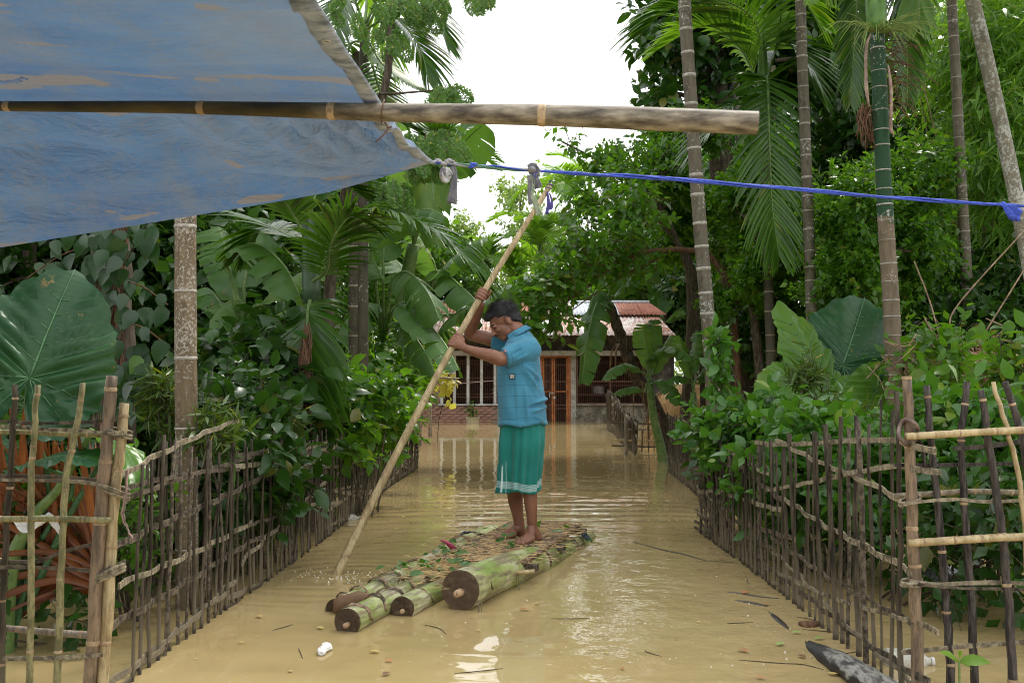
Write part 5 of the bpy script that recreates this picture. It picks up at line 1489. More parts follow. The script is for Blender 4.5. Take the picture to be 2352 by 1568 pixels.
shrub('dark shrub foliage low behind the dense back fence on the right', G(1760, 9.5), [B(1700, 1060, 9.5, 110, 60, .6), B(1800, 1000, 9.5, 110, 70, .6)], 'leaf_dark', .085, 260, 9, 104)
shrub('light green sapling with broad leaves at the right edge above the panel', G(2330, 6.5), [B(2330, 850, 6.5, 40, 60, .25), B(2345, 790, 6.5, 25, 30, .2)], 'leaf_mid', .10, 34, 7, 105, parts=120, T2=T_OVAL2, nstem=5)
shrub('young sprout of bright leaves between the green ringed trunk and the slim one', G(2190, 7.2), [B(2185, 810, 7.2, 34, 45, .25), B(2150, 880, 7.2, 50, 40, .25)], 'leaf_mid', .085, 45, 7, 106, parts=150, T2=T_OVAL2, nstem=5)
# croton bushes
for i_, (lab, u, v, Y, ru, rv, nc) in enumerate((('yellow speckled croton rising above the leafy shrub by the taro', 1852, 865, 7.0, 36, 55, 34), ('narrow leaved croton left of the thick green ringed trunk', 1920, 950, 6.8, 60, 30, 34),
        ('croton with narrow yellow green leaves beside the lichen trunk', 375, 920, 5.3, 42, 70, 40), ('low croton tuft between the lichen trunk and the fence top', 490, 1000, 5.0, 45, 40, 34),
        ('croton with pale narrow leaves low behind the middle of the left fence', 640, 985, 6.2, 50, 40, 30))):
    shrub(lab, G(u, Y), [B(u, v, Y, ru, rv, ru * Y / 2287)], 'leaf_croton', .10, nc, 12, 110 + i_, T=T_LANCE, T2=T_LANCE, parts=200, key='lance', cat='croton', name='croton', nstem=7, twig=1.0, spread=1.3, droop=.05, var=.2)
# left bushes
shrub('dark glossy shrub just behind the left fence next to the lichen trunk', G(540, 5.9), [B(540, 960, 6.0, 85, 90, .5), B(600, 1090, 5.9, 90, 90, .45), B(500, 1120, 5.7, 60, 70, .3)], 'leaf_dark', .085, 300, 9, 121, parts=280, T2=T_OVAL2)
shrub('shrub with broad dark leaves between the lichen trunk and the hanging frond', G(600, 7.2), [B(560, 860, 7.4, 85, 90, .5), B(640, 840, 7.3, 50, 60, .4), B(680, 960, 7.3, 80, 80, .5)], 'leaf_dark', .12, 210, 8, 122, parts=240, T2=T_OVAL2)
shrub('green shrub over the left fence right of the hanging frond', G(830, 8.6), [B(820, 930, 8.6, 90, 75, .6), B(760, 1000, 8.0, 90, 60, .5), B(880, 960, 9.2, 60, 60, .5)], 'leaf_mid', .085, 330, 9, 123, parts=200, T2=T_OVAL2)
shrub('sunlit bush with fine leaves at the far end of the left fence', G(880, 12.5), [B(870, 850, 12.5, 90, 90, .8), B(900, 930, 12.5, 60, 60, .7), B(800, 880, 12, 70, 80, .8)], 'leaf_mid', .075, 620, 10, 124)
shrub('gourd vine of light green leaves climbing the bamboo trellis', G(930, 19), [B(920, 880, 19, 60, 50, .5), B(950, 850, 19, 50, 22, .4), B(880, 920, 18, 30, 50, .4)], 'leaf_light', .13, 170, 8, 125, T=T_ROUND, cat='vine', name='gourd_vine', droop=.6, nstem=3)
shrub('hanging bunch of withered yellow vine leaves beside the pole and the barred window', G(1020, 20), [B(1022, 885, 20, 18, 38, .25), B(1010, 860, 20, 26, 14, .25)], 'leaf_yellow', .10, 20, 6, 126, T=T_ROUND, T2=T_ROUND, key='round', parts=150, cat='vine', name='gourd_vine', droop=.8, nstem=1)
shrub('low weeds and seedlings growing at the water edge behind the left panel', G(300, 4.6), [B(330, 1200, 4.6, 60, 150, .2), B(250, 1180, 4.8, 60, 120, .2)], 'leaf_mid', .05, 70, 7, 127, T2=T_OVAL2, parts=150)
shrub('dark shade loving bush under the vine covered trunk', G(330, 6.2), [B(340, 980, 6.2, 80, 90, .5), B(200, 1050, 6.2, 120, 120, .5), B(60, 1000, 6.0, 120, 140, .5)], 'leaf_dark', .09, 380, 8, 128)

# low growth standing in the shaded water behind the fences
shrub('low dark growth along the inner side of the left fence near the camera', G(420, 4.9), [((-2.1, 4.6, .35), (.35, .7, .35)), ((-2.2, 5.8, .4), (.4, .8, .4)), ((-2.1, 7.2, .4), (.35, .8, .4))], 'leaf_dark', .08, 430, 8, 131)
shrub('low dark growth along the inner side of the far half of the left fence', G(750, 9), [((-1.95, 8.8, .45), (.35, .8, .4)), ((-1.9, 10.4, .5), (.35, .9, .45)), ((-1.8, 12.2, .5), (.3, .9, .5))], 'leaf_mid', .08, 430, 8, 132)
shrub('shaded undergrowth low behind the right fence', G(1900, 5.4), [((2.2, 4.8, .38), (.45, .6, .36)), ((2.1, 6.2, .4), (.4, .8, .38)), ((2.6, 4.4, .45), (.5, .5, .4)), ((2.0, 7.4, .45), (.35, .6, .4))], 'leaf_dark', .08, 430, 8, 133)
# --- trees
tree('roof_side_tree', 'leafy tree whose drooping branches hang across the house roof', G(1700, 13.5), [at(1690, 760, 13.5), at(1640, 590, 13.4), at(1520, 575, 13.2), at(1430, 595, 13), at(1360, 650, 12.8), at(1290, 700, 12.6)], .055,
     [B(1255, 700, 12.6, 65, 60, .7), B(1370, 570, 12.8, 95, 50, .9), B(1225, 750, 12.4, 40, 35, .5), B(1440, 480, 13.2, 80, 80, 1.0), B(1290, 640, 12.6, 60, 40, .6), B(1195, 665, 12.6, 35, 20, .4), B(1450, 610, 13, 60, 35, .6)], M['leaf_mid'], L=.10, ncl=400, per=9, T2=T_OVAL2, parts=280, pkey='oval', seed=201, nlimb=22, limb_r=.014, droop=.45, twigs=200, bark='bark_red', r1=.015, lumpy=False)
tree('skyline_branch_tree', 'leafy branch reaching left into the bright sky below the bamboo end', G(1620, 14.5), [at(1600, 700, 14.5), at(1520, 480, 14.4), at(1430, 400, 14.2), at(1290, 325, 14)], .045,
     [B(1300, 330, 14, 42, 26, .25), B(1370, 370, 14.1, 36, 22, .3), B(1430, 420, 14.2, 60, 60, .6), B(1500, 380, 14.6, 70, 70, .8), B(1340, 470, 14, 60, 40, .4)], M['leaf_mid'], L=.095, ncl=260, per=8, T2=T_OVAL2, parts=200, seed=202, nlimb=16, limb_r=.012, droop=.3, twigs=90, lumpy=False, r1=.012)
tree('jackfruit_tree', 'tall dark tree with big glossy leaves at the right side of the sky gap', G(1700, 17), [at(1680, 600, 17), at(1650, 300, 17), at(1640, 50, 17), at(1640, -200, 17)], .28,
     [B(1560, 120, 17, 95, 150, 1.6), B(1650, 60, 17.5, 170, 170, 1.8), B(1800, 120, 18, 200, 220, 1.8), B(1560, 260, 17, 90, 60, 1.2), B(1700, -150, 17, 260, 160, 2.2)], M['leaf_dark'], L=.20, ncl=2100, per=8, seed=203, nlimb=26, limb_r=.09, T=T_OVAL2)
tree('fine_leaved_tree', 'light green fine leaved tree left of the first grey trunk under the bamboo end', G(1560, 15.5), [at(1590, 650, 15.5), at(1520, 500, 15.5), at(1500, 400, 15.5)], .10,
     [B(1510, 400, 15.5, 85, 110, 1.1), B(1580, 330, 15.5, 90, 60, 1.0), B(1440, 390, 15.3, 50, 60, .6), B(1640, 480, 15.8, 110, 140, 1.2), B(1550, 560, 15.6, 60, 60, 1.0)], M['leaf_mid'], L=.085, ncl=1900, per=10, seed=204, nlimb=20)
tree('fine_leaved_tree', 'light yellow green shrubby tree between the first two tall grey trunks', G(1760, 13), [at(1740, 800, 13), at(1720, 650, 13), at(1740, 520, 13)], .07,
     [B(1720, 480, 13.2, 120, 110, 1.1), B(1800, 620, 13.2, 110, 120, 1.0), B(1690, 640, 13, 80, 110, .9), B(1750, 380, 13.5, 100, 70, .9)], M['leaf_mid'], L=.07, ncl=2300, per=10, seed=205, nlimb=22, T=T_SMALL)
tree('fine_leaved_tree', 'dense small leaved tree with bright tips behind the green ringed trunk', G(2010, 11), [at(2000, 860, 11), at(1990, 700, 11), at(1980, 520, 11)], .07,
     [B(1960, 480, 11, 90, 110, .9), B(2080, 420, 11.3, 90, 90, .8), B(1940, 640, 11, 90, 120, .9), B(2090, 580, 11.2, 80, 130, .8), B(2150, 380, 11.5, 60, 50, .6)], M['leaf_mid'], L=.065, ncl=2300, per=10, seed=206, nlimb=22, T=T_OVAL, lumpy=False, shell=.6)
tree('fine_leaved_tree', 'shaded small leaved tree low behind the taro and the slim trunks', G(2000, 14), [at(1990, 800, 14), at(2010, 700, 14)], .08,
     [B(1800, 760, 14, 120, 90, 1.0), B(1960, 740, 14.2, 140, 110, 1.0), B(2110, 760, 14, 110, 120, 1.0), B(2240, 800, 13, 130, 90, .9)], M['leaf_dark'], L=.09, ncl=1700, per=9, seed=207, nlimb=20)
# bamboo thicket
def bamboo_clump(label, u0, u1, Y, seed, tops, n, ncl, blobs):
    th = thing('bamboo_thicket', label, 'bamboo', G((u0 + u1) / 2, Y)); g = random.Random(seed)
    for k in range(n):
        u = g.uniform(u0, u1); b = Vector(G(u, Y + g.uniform(-.6, .6))); t = at(u + g.uniform(-180, 60), g.uniform(*tops), Y + g.uniform(-1, 1)); m = b.lerp(t, .5) + Vector((g.uniform(0, .4), 0, .3))
        mb = MB(); mb.tube(spline([b, m, t], 16), [lerp(.032, .008, i / 15) for i in range(16)], n=6); mb.build('culm', M['bamboo_green'], th)
    P, F, S, tw = gen_leaves(blobs, ncl, 9, .17, seed, droop=.85, spread=.9, upn=.5, twig=2.2, shell=.5)
    mass_mesh('foliage', T_LANCE, P, F, S, M['leaf_bamboo'], th)
    return th
bamboo_clump('bamboo thicket of drooping narrow leaves filling the top right corner', 2180, 2420, 13, 301, (-100, 200), 9, 1900, [B(2200, 140, 13, 110, 110, 1.0), B(2310, 120, 12.5, 130, 150, 1.1), B(2280, 330, 12.5, 130, 150, 1.1), B(2380, 440, 12, 110, 170, 1.0), B(2340, -60, 13, 140, 100, 1)])
bamboo_clump('darker bamboo thicket between the two slim right trunks', 2100, 2350, 15.5, 302, (250, 450), 8, 1700, [B(2150, 450, 15.5, 110, 70, 1.0), B(2240, 560, 15, 140, 130, 1.1), B(2330, 680, 14.5, 110, 130, 1.0), B(2140, 620, 15.5, 90, 100, 1.0)])

# background trees that close the view: a few crown meshes, copied
def bgtree(key, seed, mat, H, W, L, ncl, T=T_OVAL, per=9, nb=9):
    g = random.Random(seed); bl_ = []
    for k in range(nb):
        z = H * g.uniform(.32, .9); r = W * .5 * g.uniform(.35, .62); a = g.uniform(0, 6.28); rr = W * .32 * g.random() * (1.2 - z / H * .6)
        bl_.append(((math.cos(a) * rr, math.sin(a) * rr, z), (r, r, r * g.uniform(.6, .85))))
    bl_.append(((0, 0, H * .9), (W * .2, W * .2, H * .1)))
    t = tree('background_tree', key, (0, 0, -.3), [(g.uniform(-.2, .2), 0, H * .3), (g.uniform(-.3, .3), 0, H * .6), (0, 0, H * .85)], W * .028 + .04, bl_, M[mat], L=L, ncl=ncl, per=per, T=T, seed=seed, nlimb=16, limb_r=.05, cat='tree', r1=.04, floor=-9)
    return t
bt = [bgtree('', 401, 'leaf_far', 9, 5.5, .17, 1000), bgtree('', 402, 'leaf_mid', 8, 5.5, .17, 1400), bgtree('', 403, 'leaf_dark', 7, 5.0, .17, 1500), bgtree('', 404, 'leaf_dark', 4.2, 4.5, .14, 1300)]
usedbt = set()
def place_bt(k, u, Y, sc, rz, label, szz=1.0, group=None):
    x = at(u, 900, Y).x
    if k in usedbt: o = copy_tree(bt[k])
    else: o = bt[k]; usedbt.add(k)
    o.location = (x, Y, ground_z(x, Y) - .1); o.scale = (sc, sc, sc * szz); o.rotation_euler = (0, 0, rz)
    o['label'] = label
    if group: o['group'] = group
    return o
grp = 'trees standing behind the house'
place_bt(0, 1195, 44, 1.08, 0, 'slender airy tree standing alone against the sky behind the pole', 1.08, grp)
place_bt(0, 1065, 40, .80, 2.0, 'airy tree on the skyline below the tarpaulin corner', 1.1, grp)
place_bt(1, 1110, 48, .75, 1.0, 'light green tree low on the skyline left of the lone tree', 1, grp)
place_bt(0, 1270, 50, .75, 4.0, 'pale tree low on the skyline right of the pole', 1, grp)
place_bt(1, 1350, 46, .85, 3.0, 'rounded tree behind the small palm on the skyline', 1, grp)
place_bt(1, 1430, 42, .95, 5.0, 'tree behind the right half of the house roof', 1, grp)
place_bt(2, 1530, 38, 1.1, 1.5, 'dark tree behind the right end of the house roof', 1, grp)
place_bt(2, 960, 36, 1.0, 0.5, 'dark tree behind the left end of the house roof', 1, grp)
place_bt(0, 1170, 39, .55, .5, 'small pale tree just over the roof ridge beside the raised hand', .9, grp)
place_bt(1, 880, 32, 1.1, 0.9, 'green tree behind the dark banana leaves', 1, grp)
rnd = random.Random(77)
g1 = 'trees of the wood on the left'; g2 = 'trees of the wood on the right'
lab1 = 'leafy tree in the shady wood behind the left fence'; lab2 = 'leafy tree in the green wood behind the right trunks'
WORDS = {1: 'bright bushy', 2: 'tall dark', 3: 'low dark bushy'}
for u, Y, k, sc in ((-150, 10, 2, .8), (60, 9.5, 3, .95), (180, 12, 2, .8), (330, 11.5, 3, 1.0), (430, 14, 2, .95), (560, 17, 2, 1.0), (480, 11.5, 3, .75), (680, 20, 2, 1.0), (610, 15, 3, .9), (720, 26, 2, .9), (640, 13.5, 3, .8), (-30, 15, 2, 1.2), (250, 20, 2, 1.3), (400, 24, 2, 1.4), (770, 31, 1, .8), (720, 30, 1, 1.3), (560, 30, 2, 1.5)):
    place_bt(k, u, Y, sc, rnd.uniform(0, 6), WORDS[k] + ' ' + lab1[6:], 1, g1)
for u, Y, k, sc in ((1760, 28, 2, .9), (1830, 21, 2, .9), (1860, 17, 3, .9), (1900, 24, 2, 1.2), (2000, 18, 2, .95), (2100, 22, 1, 1.1), (2200, 17.5, 2, 1.0), (2290, 22, 1, 1.2), (2380, 16, 2, 1.0), (2500, 14, 2, 1.0), (2240, 13, 3, .72), (2380, 11, 3, .7), (2080, 12.5, 3, .6), (1950, 30, 1, 1.5), (2200, 30, 1, 1.6), (2450, 24, 1, 1.4), (1760, 34, 2, 1.5), (1600, 40, 1, 1.3), (1500, 48, 1, 1.2)):
    place_bt(k, u, Y, sc, rnd.uniform(0, 6), WORDS[k] + ' ' + lab2[6:], 1, g2)
# a far wood closes the horizon
fw = []
g = random.Random(8)
for k in range(90):
    x = -75 + k * 1.7 + g.uniform(-1, 1); Y = g.uniform(58, 72); h = g.uniform(3.5, 6.5) * (1 if abs(x - 1) < 9 else 1.5)
    fw.append(((x, Y, h * .55), (2.6, 2.2, h * .55)))
P, F, S, tw = gen_leaves(fw, 9000, 7, .42, 9, shell=.3)
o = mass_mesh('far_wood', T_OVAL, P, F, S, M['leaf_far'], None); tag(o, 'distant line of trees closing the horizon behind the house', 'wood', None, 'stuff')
# unseen trees added overhead and behind the camera, to shade the understorey
def canopy(label, u_base, Y, blobs, seed, ncl=900, mat='leaf_dark'):
    x = u_base; tree('added_canopy_tree', label, (x, Y, ground_z(x, Y) - .1), [(x * .95, Y, 2.5), (x * .9, Y, blobs[0][0][2])], .14, blobs, M[mat], L=.17, ncl=ncl, per=8, seed=seed, nlimb=14)
canopy('unseen broad tree added above the frame to shade the bank left of the channel', -5.0, 5.5, [((-3.6, 4.5, 5.0), (2.0, 2.4, .8)), ((-4.6, 8.5, 6.6), (2.4, 2.4, .9)), ((-4.0, 1.0, 4.4), (2.0, 1.8, .7))], 501, 1500)
canopy('unseen broad tree added above the frame to shade the bank right of the channel', 6.2, 6.5, [((5.0, 6.0, 6.0), (2.2, 2.4, .9)), ((5.6, 10.5, 7.8), (2.4, 2.4, .9))], 502, 1000)
for x, y, k, sc in ((-7, -8, 2, .9), (8, -9, 2, .9), (0, -19, 1, 1.0), (-10, -2, 2, 1.0)):  # copies added out of view to cut sky light from the front
    o = copy_tree(bt[k]); o.location = (x, y, -.4); o.scale = (sc, sc, sc); o['label'] = 'unseen leafy tree added behind the camera to block sky light'; o['group'] = 'unseen trees added behind the camera'
# dry vines and dead stems tangled on the right
dv = thing('dry_vine', 'tangle of dry brown vine stems above the right bushes', 'vine', G(2200, 8)); mb = MB(); g = random.Random(31)
for k in range(46):
    u, v, Y = g.uniform(2080, 2352), g.uniform(760, 880), g.uniform(7, 8.5)
    pts = [at(u, v, Y)]
    for j in range(4): pts.append(pts[-1] + Vector((g.uniform(-.2, .2), g.uniform(-.1, .1), g.uniform(-.16, .1))))
    mb.tube(spline(pts, 12), g.uniform(.003, .007), n=4)
for pix in (((2100, 600), (2135, 690), (2160, 780)), ((2352, 620), (2240, 800)), ((2055, 800), (1990, 870)), ((2352, 530), (2200, 700), (2180, 760))):
    mb.tube(spline([at(u, v, 7.6) for u, v in pix], 10), .006, n=4)
mb.build('stem', M['dry_vine'], dv)
P, F, S, tw = gen_leaves([B(2200, 840, 8, 130, 45, .5)], 120, 7, .07, 55, droop=.9)
mass_mesh('dry_leaves', T_OVAL, P, F, S, M['dead_leaf'], dv)
P, F, S, tw = gen_leaves([B(2180, 850, 8, 140, 50, .5), B(2120, 800, 8.2, 40, 60, .3)], 120, 7, .09, 56, droop=.6)
mass_mesh('green_leaves', T_OVAL, P, F, S, M['leaf_mid'], dv)
# ground plants in the shade
P = []; g = np.random.default_rng(3)
N = 16000
x = np.where(g.random(N) < .5, g.uniform(-16, -4.6, N), g.uniform(5.0, 18, N)); y = g.uniform(3, 34, N)
z = np.array([ground_z(a, b) for a, b in zip(x, y)]); k = z > -.12
P = np.stack([x, y, z], 1)[k]; D = np.stack([g.normal(size=k.sum()) * .7, g.normal(size=k.sum()) * .7, np.ones(k.sum())], 1); Nn = np.stack([g.normal(size=k.sum()), -np.ones(k.sum()), np.ones(k.sum()) * .6], 1)
o = mass_mesh('ground_cover', T_OVAL2, P, frames(D, Nn), g.uniform(.1, .35, k.sum()), M['leaf_dark'], None); tag(o, 'low leafy ground plants on the banks under the trees', 'ground cover', None, 'stuff')
# ------------------------------------------------------------------ the tarpaulin shelter
n = NT('tarp'); co = n.pos()
v = n.noise(n.pos((1, 1.4, 1.4)), 1.1, 6, .6)
c = n.ramp(v, [(.34, (.030, .105, .29)), (.52, (.070, .165, .34)), (.68, (.17, .24, .34))])
g1_ = n.noise(n.pos((2.2, .9, 1)), 2.6, 7, .7)
c = n.mixc(n.ramp(g1_, [(.46, 0), (.62, .55)]), c, (.15, .17, .20))
d1 = n.noise(n.pos((1.0, 4.0, 1)), 2.3, 4, .5)
c = n.mixc(n.ramp(d1, [(.635, 0), (.645, .85)]), c, (.22, .175, .115))
for (u_, v_, Y_, rx_, ry_) in ((95, 195, 2.45, .17, .035), (330, 179, 2.38, .10, .014), (470, 175, 2.38, .035, .018), (485, 15, 1.80, .03, .035), (600, 440, 3.02, .07, .015), (30, 235, 2.5, .09, .02)):
    q_ = at(u_, v_, Y_); s_ = n.node('ShaderNodeVectorMath', _operation='SUBTRACT'); n.link(n.pos(), s_.inputs[0]); s_.inputs[1].default_value = (q_.x, q_.y, 0)
    m_ = n.node('ShaderNodeVectorMath', _operation='MULTIPLY'); n.link(s_.outputs[0], m_.inputs[0]); m_.inputs[1].default_value = (1 / rx_, 1 / ry_, 0)
    l_ = n.node('ShaderNodeVectorMath', _operation='LENGTH'); n.link(m_.outputs[0], l_.inputs[0])
    dd_ = n.math('ADD', l_.outputs['Value'], n.math('MULTIPLY', n.noise(n.pos((1, 2, 1)), 11, 4, .6), 1.3))
    c = n.mixc(n.ramp(n.math('MULTIPLY', dd_, .5), [(.78, .9), (.80, 0)]), c, (.215, .175, .125))
w = n.noise(n.pos((1.5, 5, 2)), 3.2, 8, .72, 1.2)
line = n.math('ABSOLUTE', n.math('SUBTRACT', w, .5))
c = n.mixc(n.ramp(line, [(.0, .6), (.016, 0)]), c, (.20, .165, .12))
hb = n.math('ADD', n.math('MULTIPLY', n.noise(n.pos((1.2, 3.5, 3)), 3.5, 6, .6, .6), .02), n.math('MULTIPLY', n.noise(n.pos((1, 2, 2)), 26, 4, .6), .0035))
nb = n.bump(hb, 1.0, 1.6)
p = n.pbr(c, .5, nb, .3)
t = n.node('ShaderNodeBsdfTranslucent'); n.link(n.mixc(.25, c, (.35, .5, .72)), t.inputs[0]); n.link(nb, t.inputs[1])
m = n.node('ShaderNodeMixShader'); m.inputs[0].default_value = .25
n.link(p, m.inputs[1]); n.link(t.outputs[0], m.inputs[2]); M['tarp'] = n.done(m.outputs[0])
n = NT('tarp_hem'); v = n.noise(n.pos((1, 3, 3)), 7, 6, .75)
c = n.ramp(v, [(.36, (.14, .17, .22)), (.5, (.38, .43, .52)), (.66, (.66, .70, .78))])
p = n.pbr(c, .6, n.bump(v, .4, .01), .3)
t = n.node('ShaderNodeBsdfTranslucent'); n.link(c, t.inputs[0])
m = n.node('ShaderNodeMixShader'); m.inputs[0].default_value = .25
n.link(p, m.inputs[1]); n.link(t.outputs[0], m.inputs[2]); M['tarp_hem'] = n.done(m.outputs[0])

# ridge pole
polep = [(-1500, 225, 3.05), (-420, 238, 2.76), (0, 244, 2.60), (370, 246, 2.52), (650, 252, 2.46), (870, 258, 2.42), (1290, 266, 2.37), (1740, 283, 2.32)]
ridge = thing('bamboo_ridge_pole', 'thick weathered bamboo pole under the blue tarpaulin jutting out to the right', 'bamboo pole', tuple(at(870, 258, 2.42)))
path = spline([at(*q) for q in polep], 90)
def prad(i):
    t = i / 89; return lerp(.010, .0275, min(1, t * 1.1) ** 1.5)
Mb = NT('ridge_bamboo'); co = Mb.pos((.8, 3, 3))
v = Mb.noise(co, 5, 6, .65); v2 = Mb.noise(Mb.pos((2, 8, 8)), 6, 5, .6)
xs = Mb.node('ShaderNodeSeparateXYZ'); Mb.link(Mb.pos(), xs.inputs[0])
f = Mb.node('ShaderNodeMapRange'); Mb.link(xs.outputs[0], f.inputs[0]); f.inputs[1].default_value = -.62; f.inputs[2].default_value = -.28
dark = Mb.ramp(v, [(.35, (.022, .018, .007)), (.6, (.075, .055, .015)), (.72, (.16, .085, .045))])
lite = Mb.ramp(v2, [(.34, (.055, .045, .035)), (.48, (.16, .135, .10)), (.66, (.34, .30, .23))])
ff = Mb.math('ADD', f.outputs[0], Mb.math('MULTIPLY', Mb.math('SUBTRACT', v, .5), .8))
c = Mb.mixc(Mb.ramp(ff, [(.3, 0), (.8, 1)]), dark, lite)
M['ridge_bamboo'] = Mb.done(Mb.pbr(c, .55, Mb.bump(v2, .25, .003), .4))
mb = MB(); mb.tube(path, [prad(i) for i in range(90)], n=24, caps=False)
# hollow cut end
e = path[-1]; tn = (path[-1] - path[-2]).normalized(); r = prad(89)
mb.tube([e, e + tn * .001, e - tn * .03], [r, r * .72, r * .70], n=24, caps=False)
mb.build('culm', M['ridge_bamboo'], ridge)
mb = MB(); q = e - tn * .03; mb.tube([q, q - tn * .002], [r * .71, r * .3], n=24); mb.build('end_membrane', M['bamboo_node'], ridge)
for t_ in (.30, .475, .655, .845):
    i = int(t_ * 89); q = path[i]; tn = (path[i + 1] - path[i]).normalized(); r = prad(i)
    mb = MB(); mb.tube([q - tn * .010, q - tn * .003, q, q + tn * .003, q + tn * .010], [r * .995, r * 1.07, r * 1.03, r * 1.10, r * .995], n=24, caps=False); mb.build('joint', M['bamboo_node'], ridge)

# tarpaulin sheet: rows from overhead out to the far edge, columns from left to the hem
def poleat(u, up=.0):
    best = min(path, key=lambda p: abs((1176 + 2287 * p.x / p.y) - u)); return best + Vector((0, 0, up))
hem = [Vector((-.32, -1.3, 1.78)), Vector((-.30, .2, 1.76)), at(640, -160, 1.35), at(722, 0, 1.75), at(800, 130, 2.1), at(872, 236, 2.44), at(925, 300, 2.68), at(995, 373, 3.0)]
leftc = [Vector((-3.6, -1.3, 1.72)), Vector((-3.6, .2, 1.74)), at(-4000, -160, 1.5), at(-3000, 0, 1.9), at(-2400, 130, 2.3), at(-2100, 226, 2.74), at(-1900, 380, 3.0), at(-1700, 780, 3.3)]
midc = [Vector((-1.5, -1.3, 1.74)), Vector((-1.5, .2, 1.74)), at(-1100, -160, 1.4), at(-700, 0, 1.8), at(-500, 130, 2.2), at(-350, 234, 2.68), at(-300, 400, 2.92), at(-240, 600, 3.16)]
NR_, NC_ = 120, 230
Lc, Mc, Hc = spline(leftc, NR_), spline(midc, NR_), spline(hem, NR_)
Pg = []
corner = at(995, 373, 3.0)
for i in range(NR_):
    row = []
    for j in range(NC_):
        s = j / (NC_ - 1)
        l1, l2, l3 = 2 * (s - .5) * (s - 1), 4 * s * (1 - s), 2 * s * (s - .5)
        p = Lc[i] * l1 + Mc[i] * l2 + Hc[i] * l3
        # far part: straight lower edge; folds that run into the tied corner
        ti = i / (NR_ - 1)
        dc = (p - corner).length
        if ti > .72:
            k = (ti - .72) / .28
            ang = math.atan2((p - corner).z * 2 + (p - corner).y, -(p - corner).x)
            p = p + Vector((0, 0, 1)) * (.026 * math.sin(ang * 34 + 1.0 + .6 * math.sin(dc * 2)) * math.exp(-dc * .45) * min(1, dc * 3) + .022 * math.sin(k * 17 + dc * 1.1 + 1.5 * noise.noise(Vector((dc, k * 2, 0)))) * min(1, dc * 1.5) * min(1, (1 - k) * 4) * min(1, k * 3))
        wr = .026 * noise.noise(Vector((p.x * 1.1, p.y * 4, 1))) + .016 * noise.noise(Vector((p.x * 2.2, p.y * 11, 5))) + .006 * noise.noise(Vector((p.x * 7, p.y * 20, 8)))
        edge = min(1, (NR_ - 1 - i) / 6, (NC_ - 1 - j) / 5 + .2)
        pd = min(1, abs(ti - .715) * 12)
        p = p + Vector((0, 0, wr * edge * (.25 + .75 * pd)))
        row.append(p)
    Pg.append(row)
tarp = thing('tarpaulin', 'faded blue tarpaulin stretched overhead in the upper left with muddy patches', 'tarpaulin', (-1.3, 1.6, 1.75))
mb = MB(); mb.grid(Pg); so = mb.build('sheet', M['tarp'], tarp)
# the hem: folded strip along the right edge just under the sheet
hm = []
for i in range(NR_):
    a = Pg[i][-1]; inn = (Pg[i][-8] - a).normalized(); w_ = lerp(.055, .030, i / (NR_ - 1)) * (1 if i < NR_ - 8 else (NR_ - i) / 8)
    hm.append([a + Vector((.003, 0, .003)), a + Vector((.004, 0, -.002)), a + inn * w_ * .5 + Vector((0, 0, -.0055)), a + inn * w_ + Vector((0, 0, -.005)), a + inn * w_ * 1.02 + Vector((0, 0, -.001))])
mb = MB(); mb.grid(hm); mb.build('hem', M['tarp_hem'], tarp)
# torn hole with a scrap of shiny film at the far left
M['film'] = simple('film', (.55, .60, .75), (.8, .82, .9), 30, .2, bump=.8)
mb = MB(); g = random.Random(5)
c0 = at(28, 182, 2.22)
for k in range(6):
    a = c0 + Vector((g.uniform(-.028, .024), g.uniform(-.02, .02), g.uniform(-.012, .004))); w_ = Vector((g.uniform(.008, .02), g.uniform(-.008, .008), g.uniform(-.006, .006))); h_ = Vector((g.uniform(-.004, .004), .01, g.uniform(.004, .008)))
    mb.add([a - w_, a + w_, a + w_ + h_, a - w_ + h_], [(0, 1, 2, 3)])
mb.build('torn_patch', M['film'], tarp, smooth=False)
for i in (40, 62, 97):
    c_ = hm[i][2]; t_ = (hm[i + 1][2] - hm[i][2]).normalized(); s_ = (hm[i][3] - hm[i][1]).normalized()
    mb = MB(); mb.tube([c_ + Vector((0, 0, -.003)) + (t_ * math.cos(a) + s_ * math.sin(a)) * .008 for a in np.linspace(0, 6.2832, 15)], .002, n=5, caps=False); mb.build('eyelet', M['steel'], tarp)
# wire tie at the pole
mb = MB(); q = poleat(868)
mb.tube([q + Vector((.0 + .004 * math.sin(a), .03 * math.cos(a), .03 * math.sin(a))) for a in np.linspace(0, 6.3, 14)], .0016, n=4, caps=False)
mb.tube(spline([q + Vector((.004, -.01, -.027)), q + Vector((.012, -.01, -.042)), q + Vector((.002, -.01, -.058)), q + Vector((-.02, 0, -.075))], 9), .0018, n=4)
mb.tube(spline([q + Vector((.012, -.01, -.042)), q + Vector((.022, -.01, -.038))], 4), .0022, n=4)
mb.build('wire_tie', M['grille'], tarp)

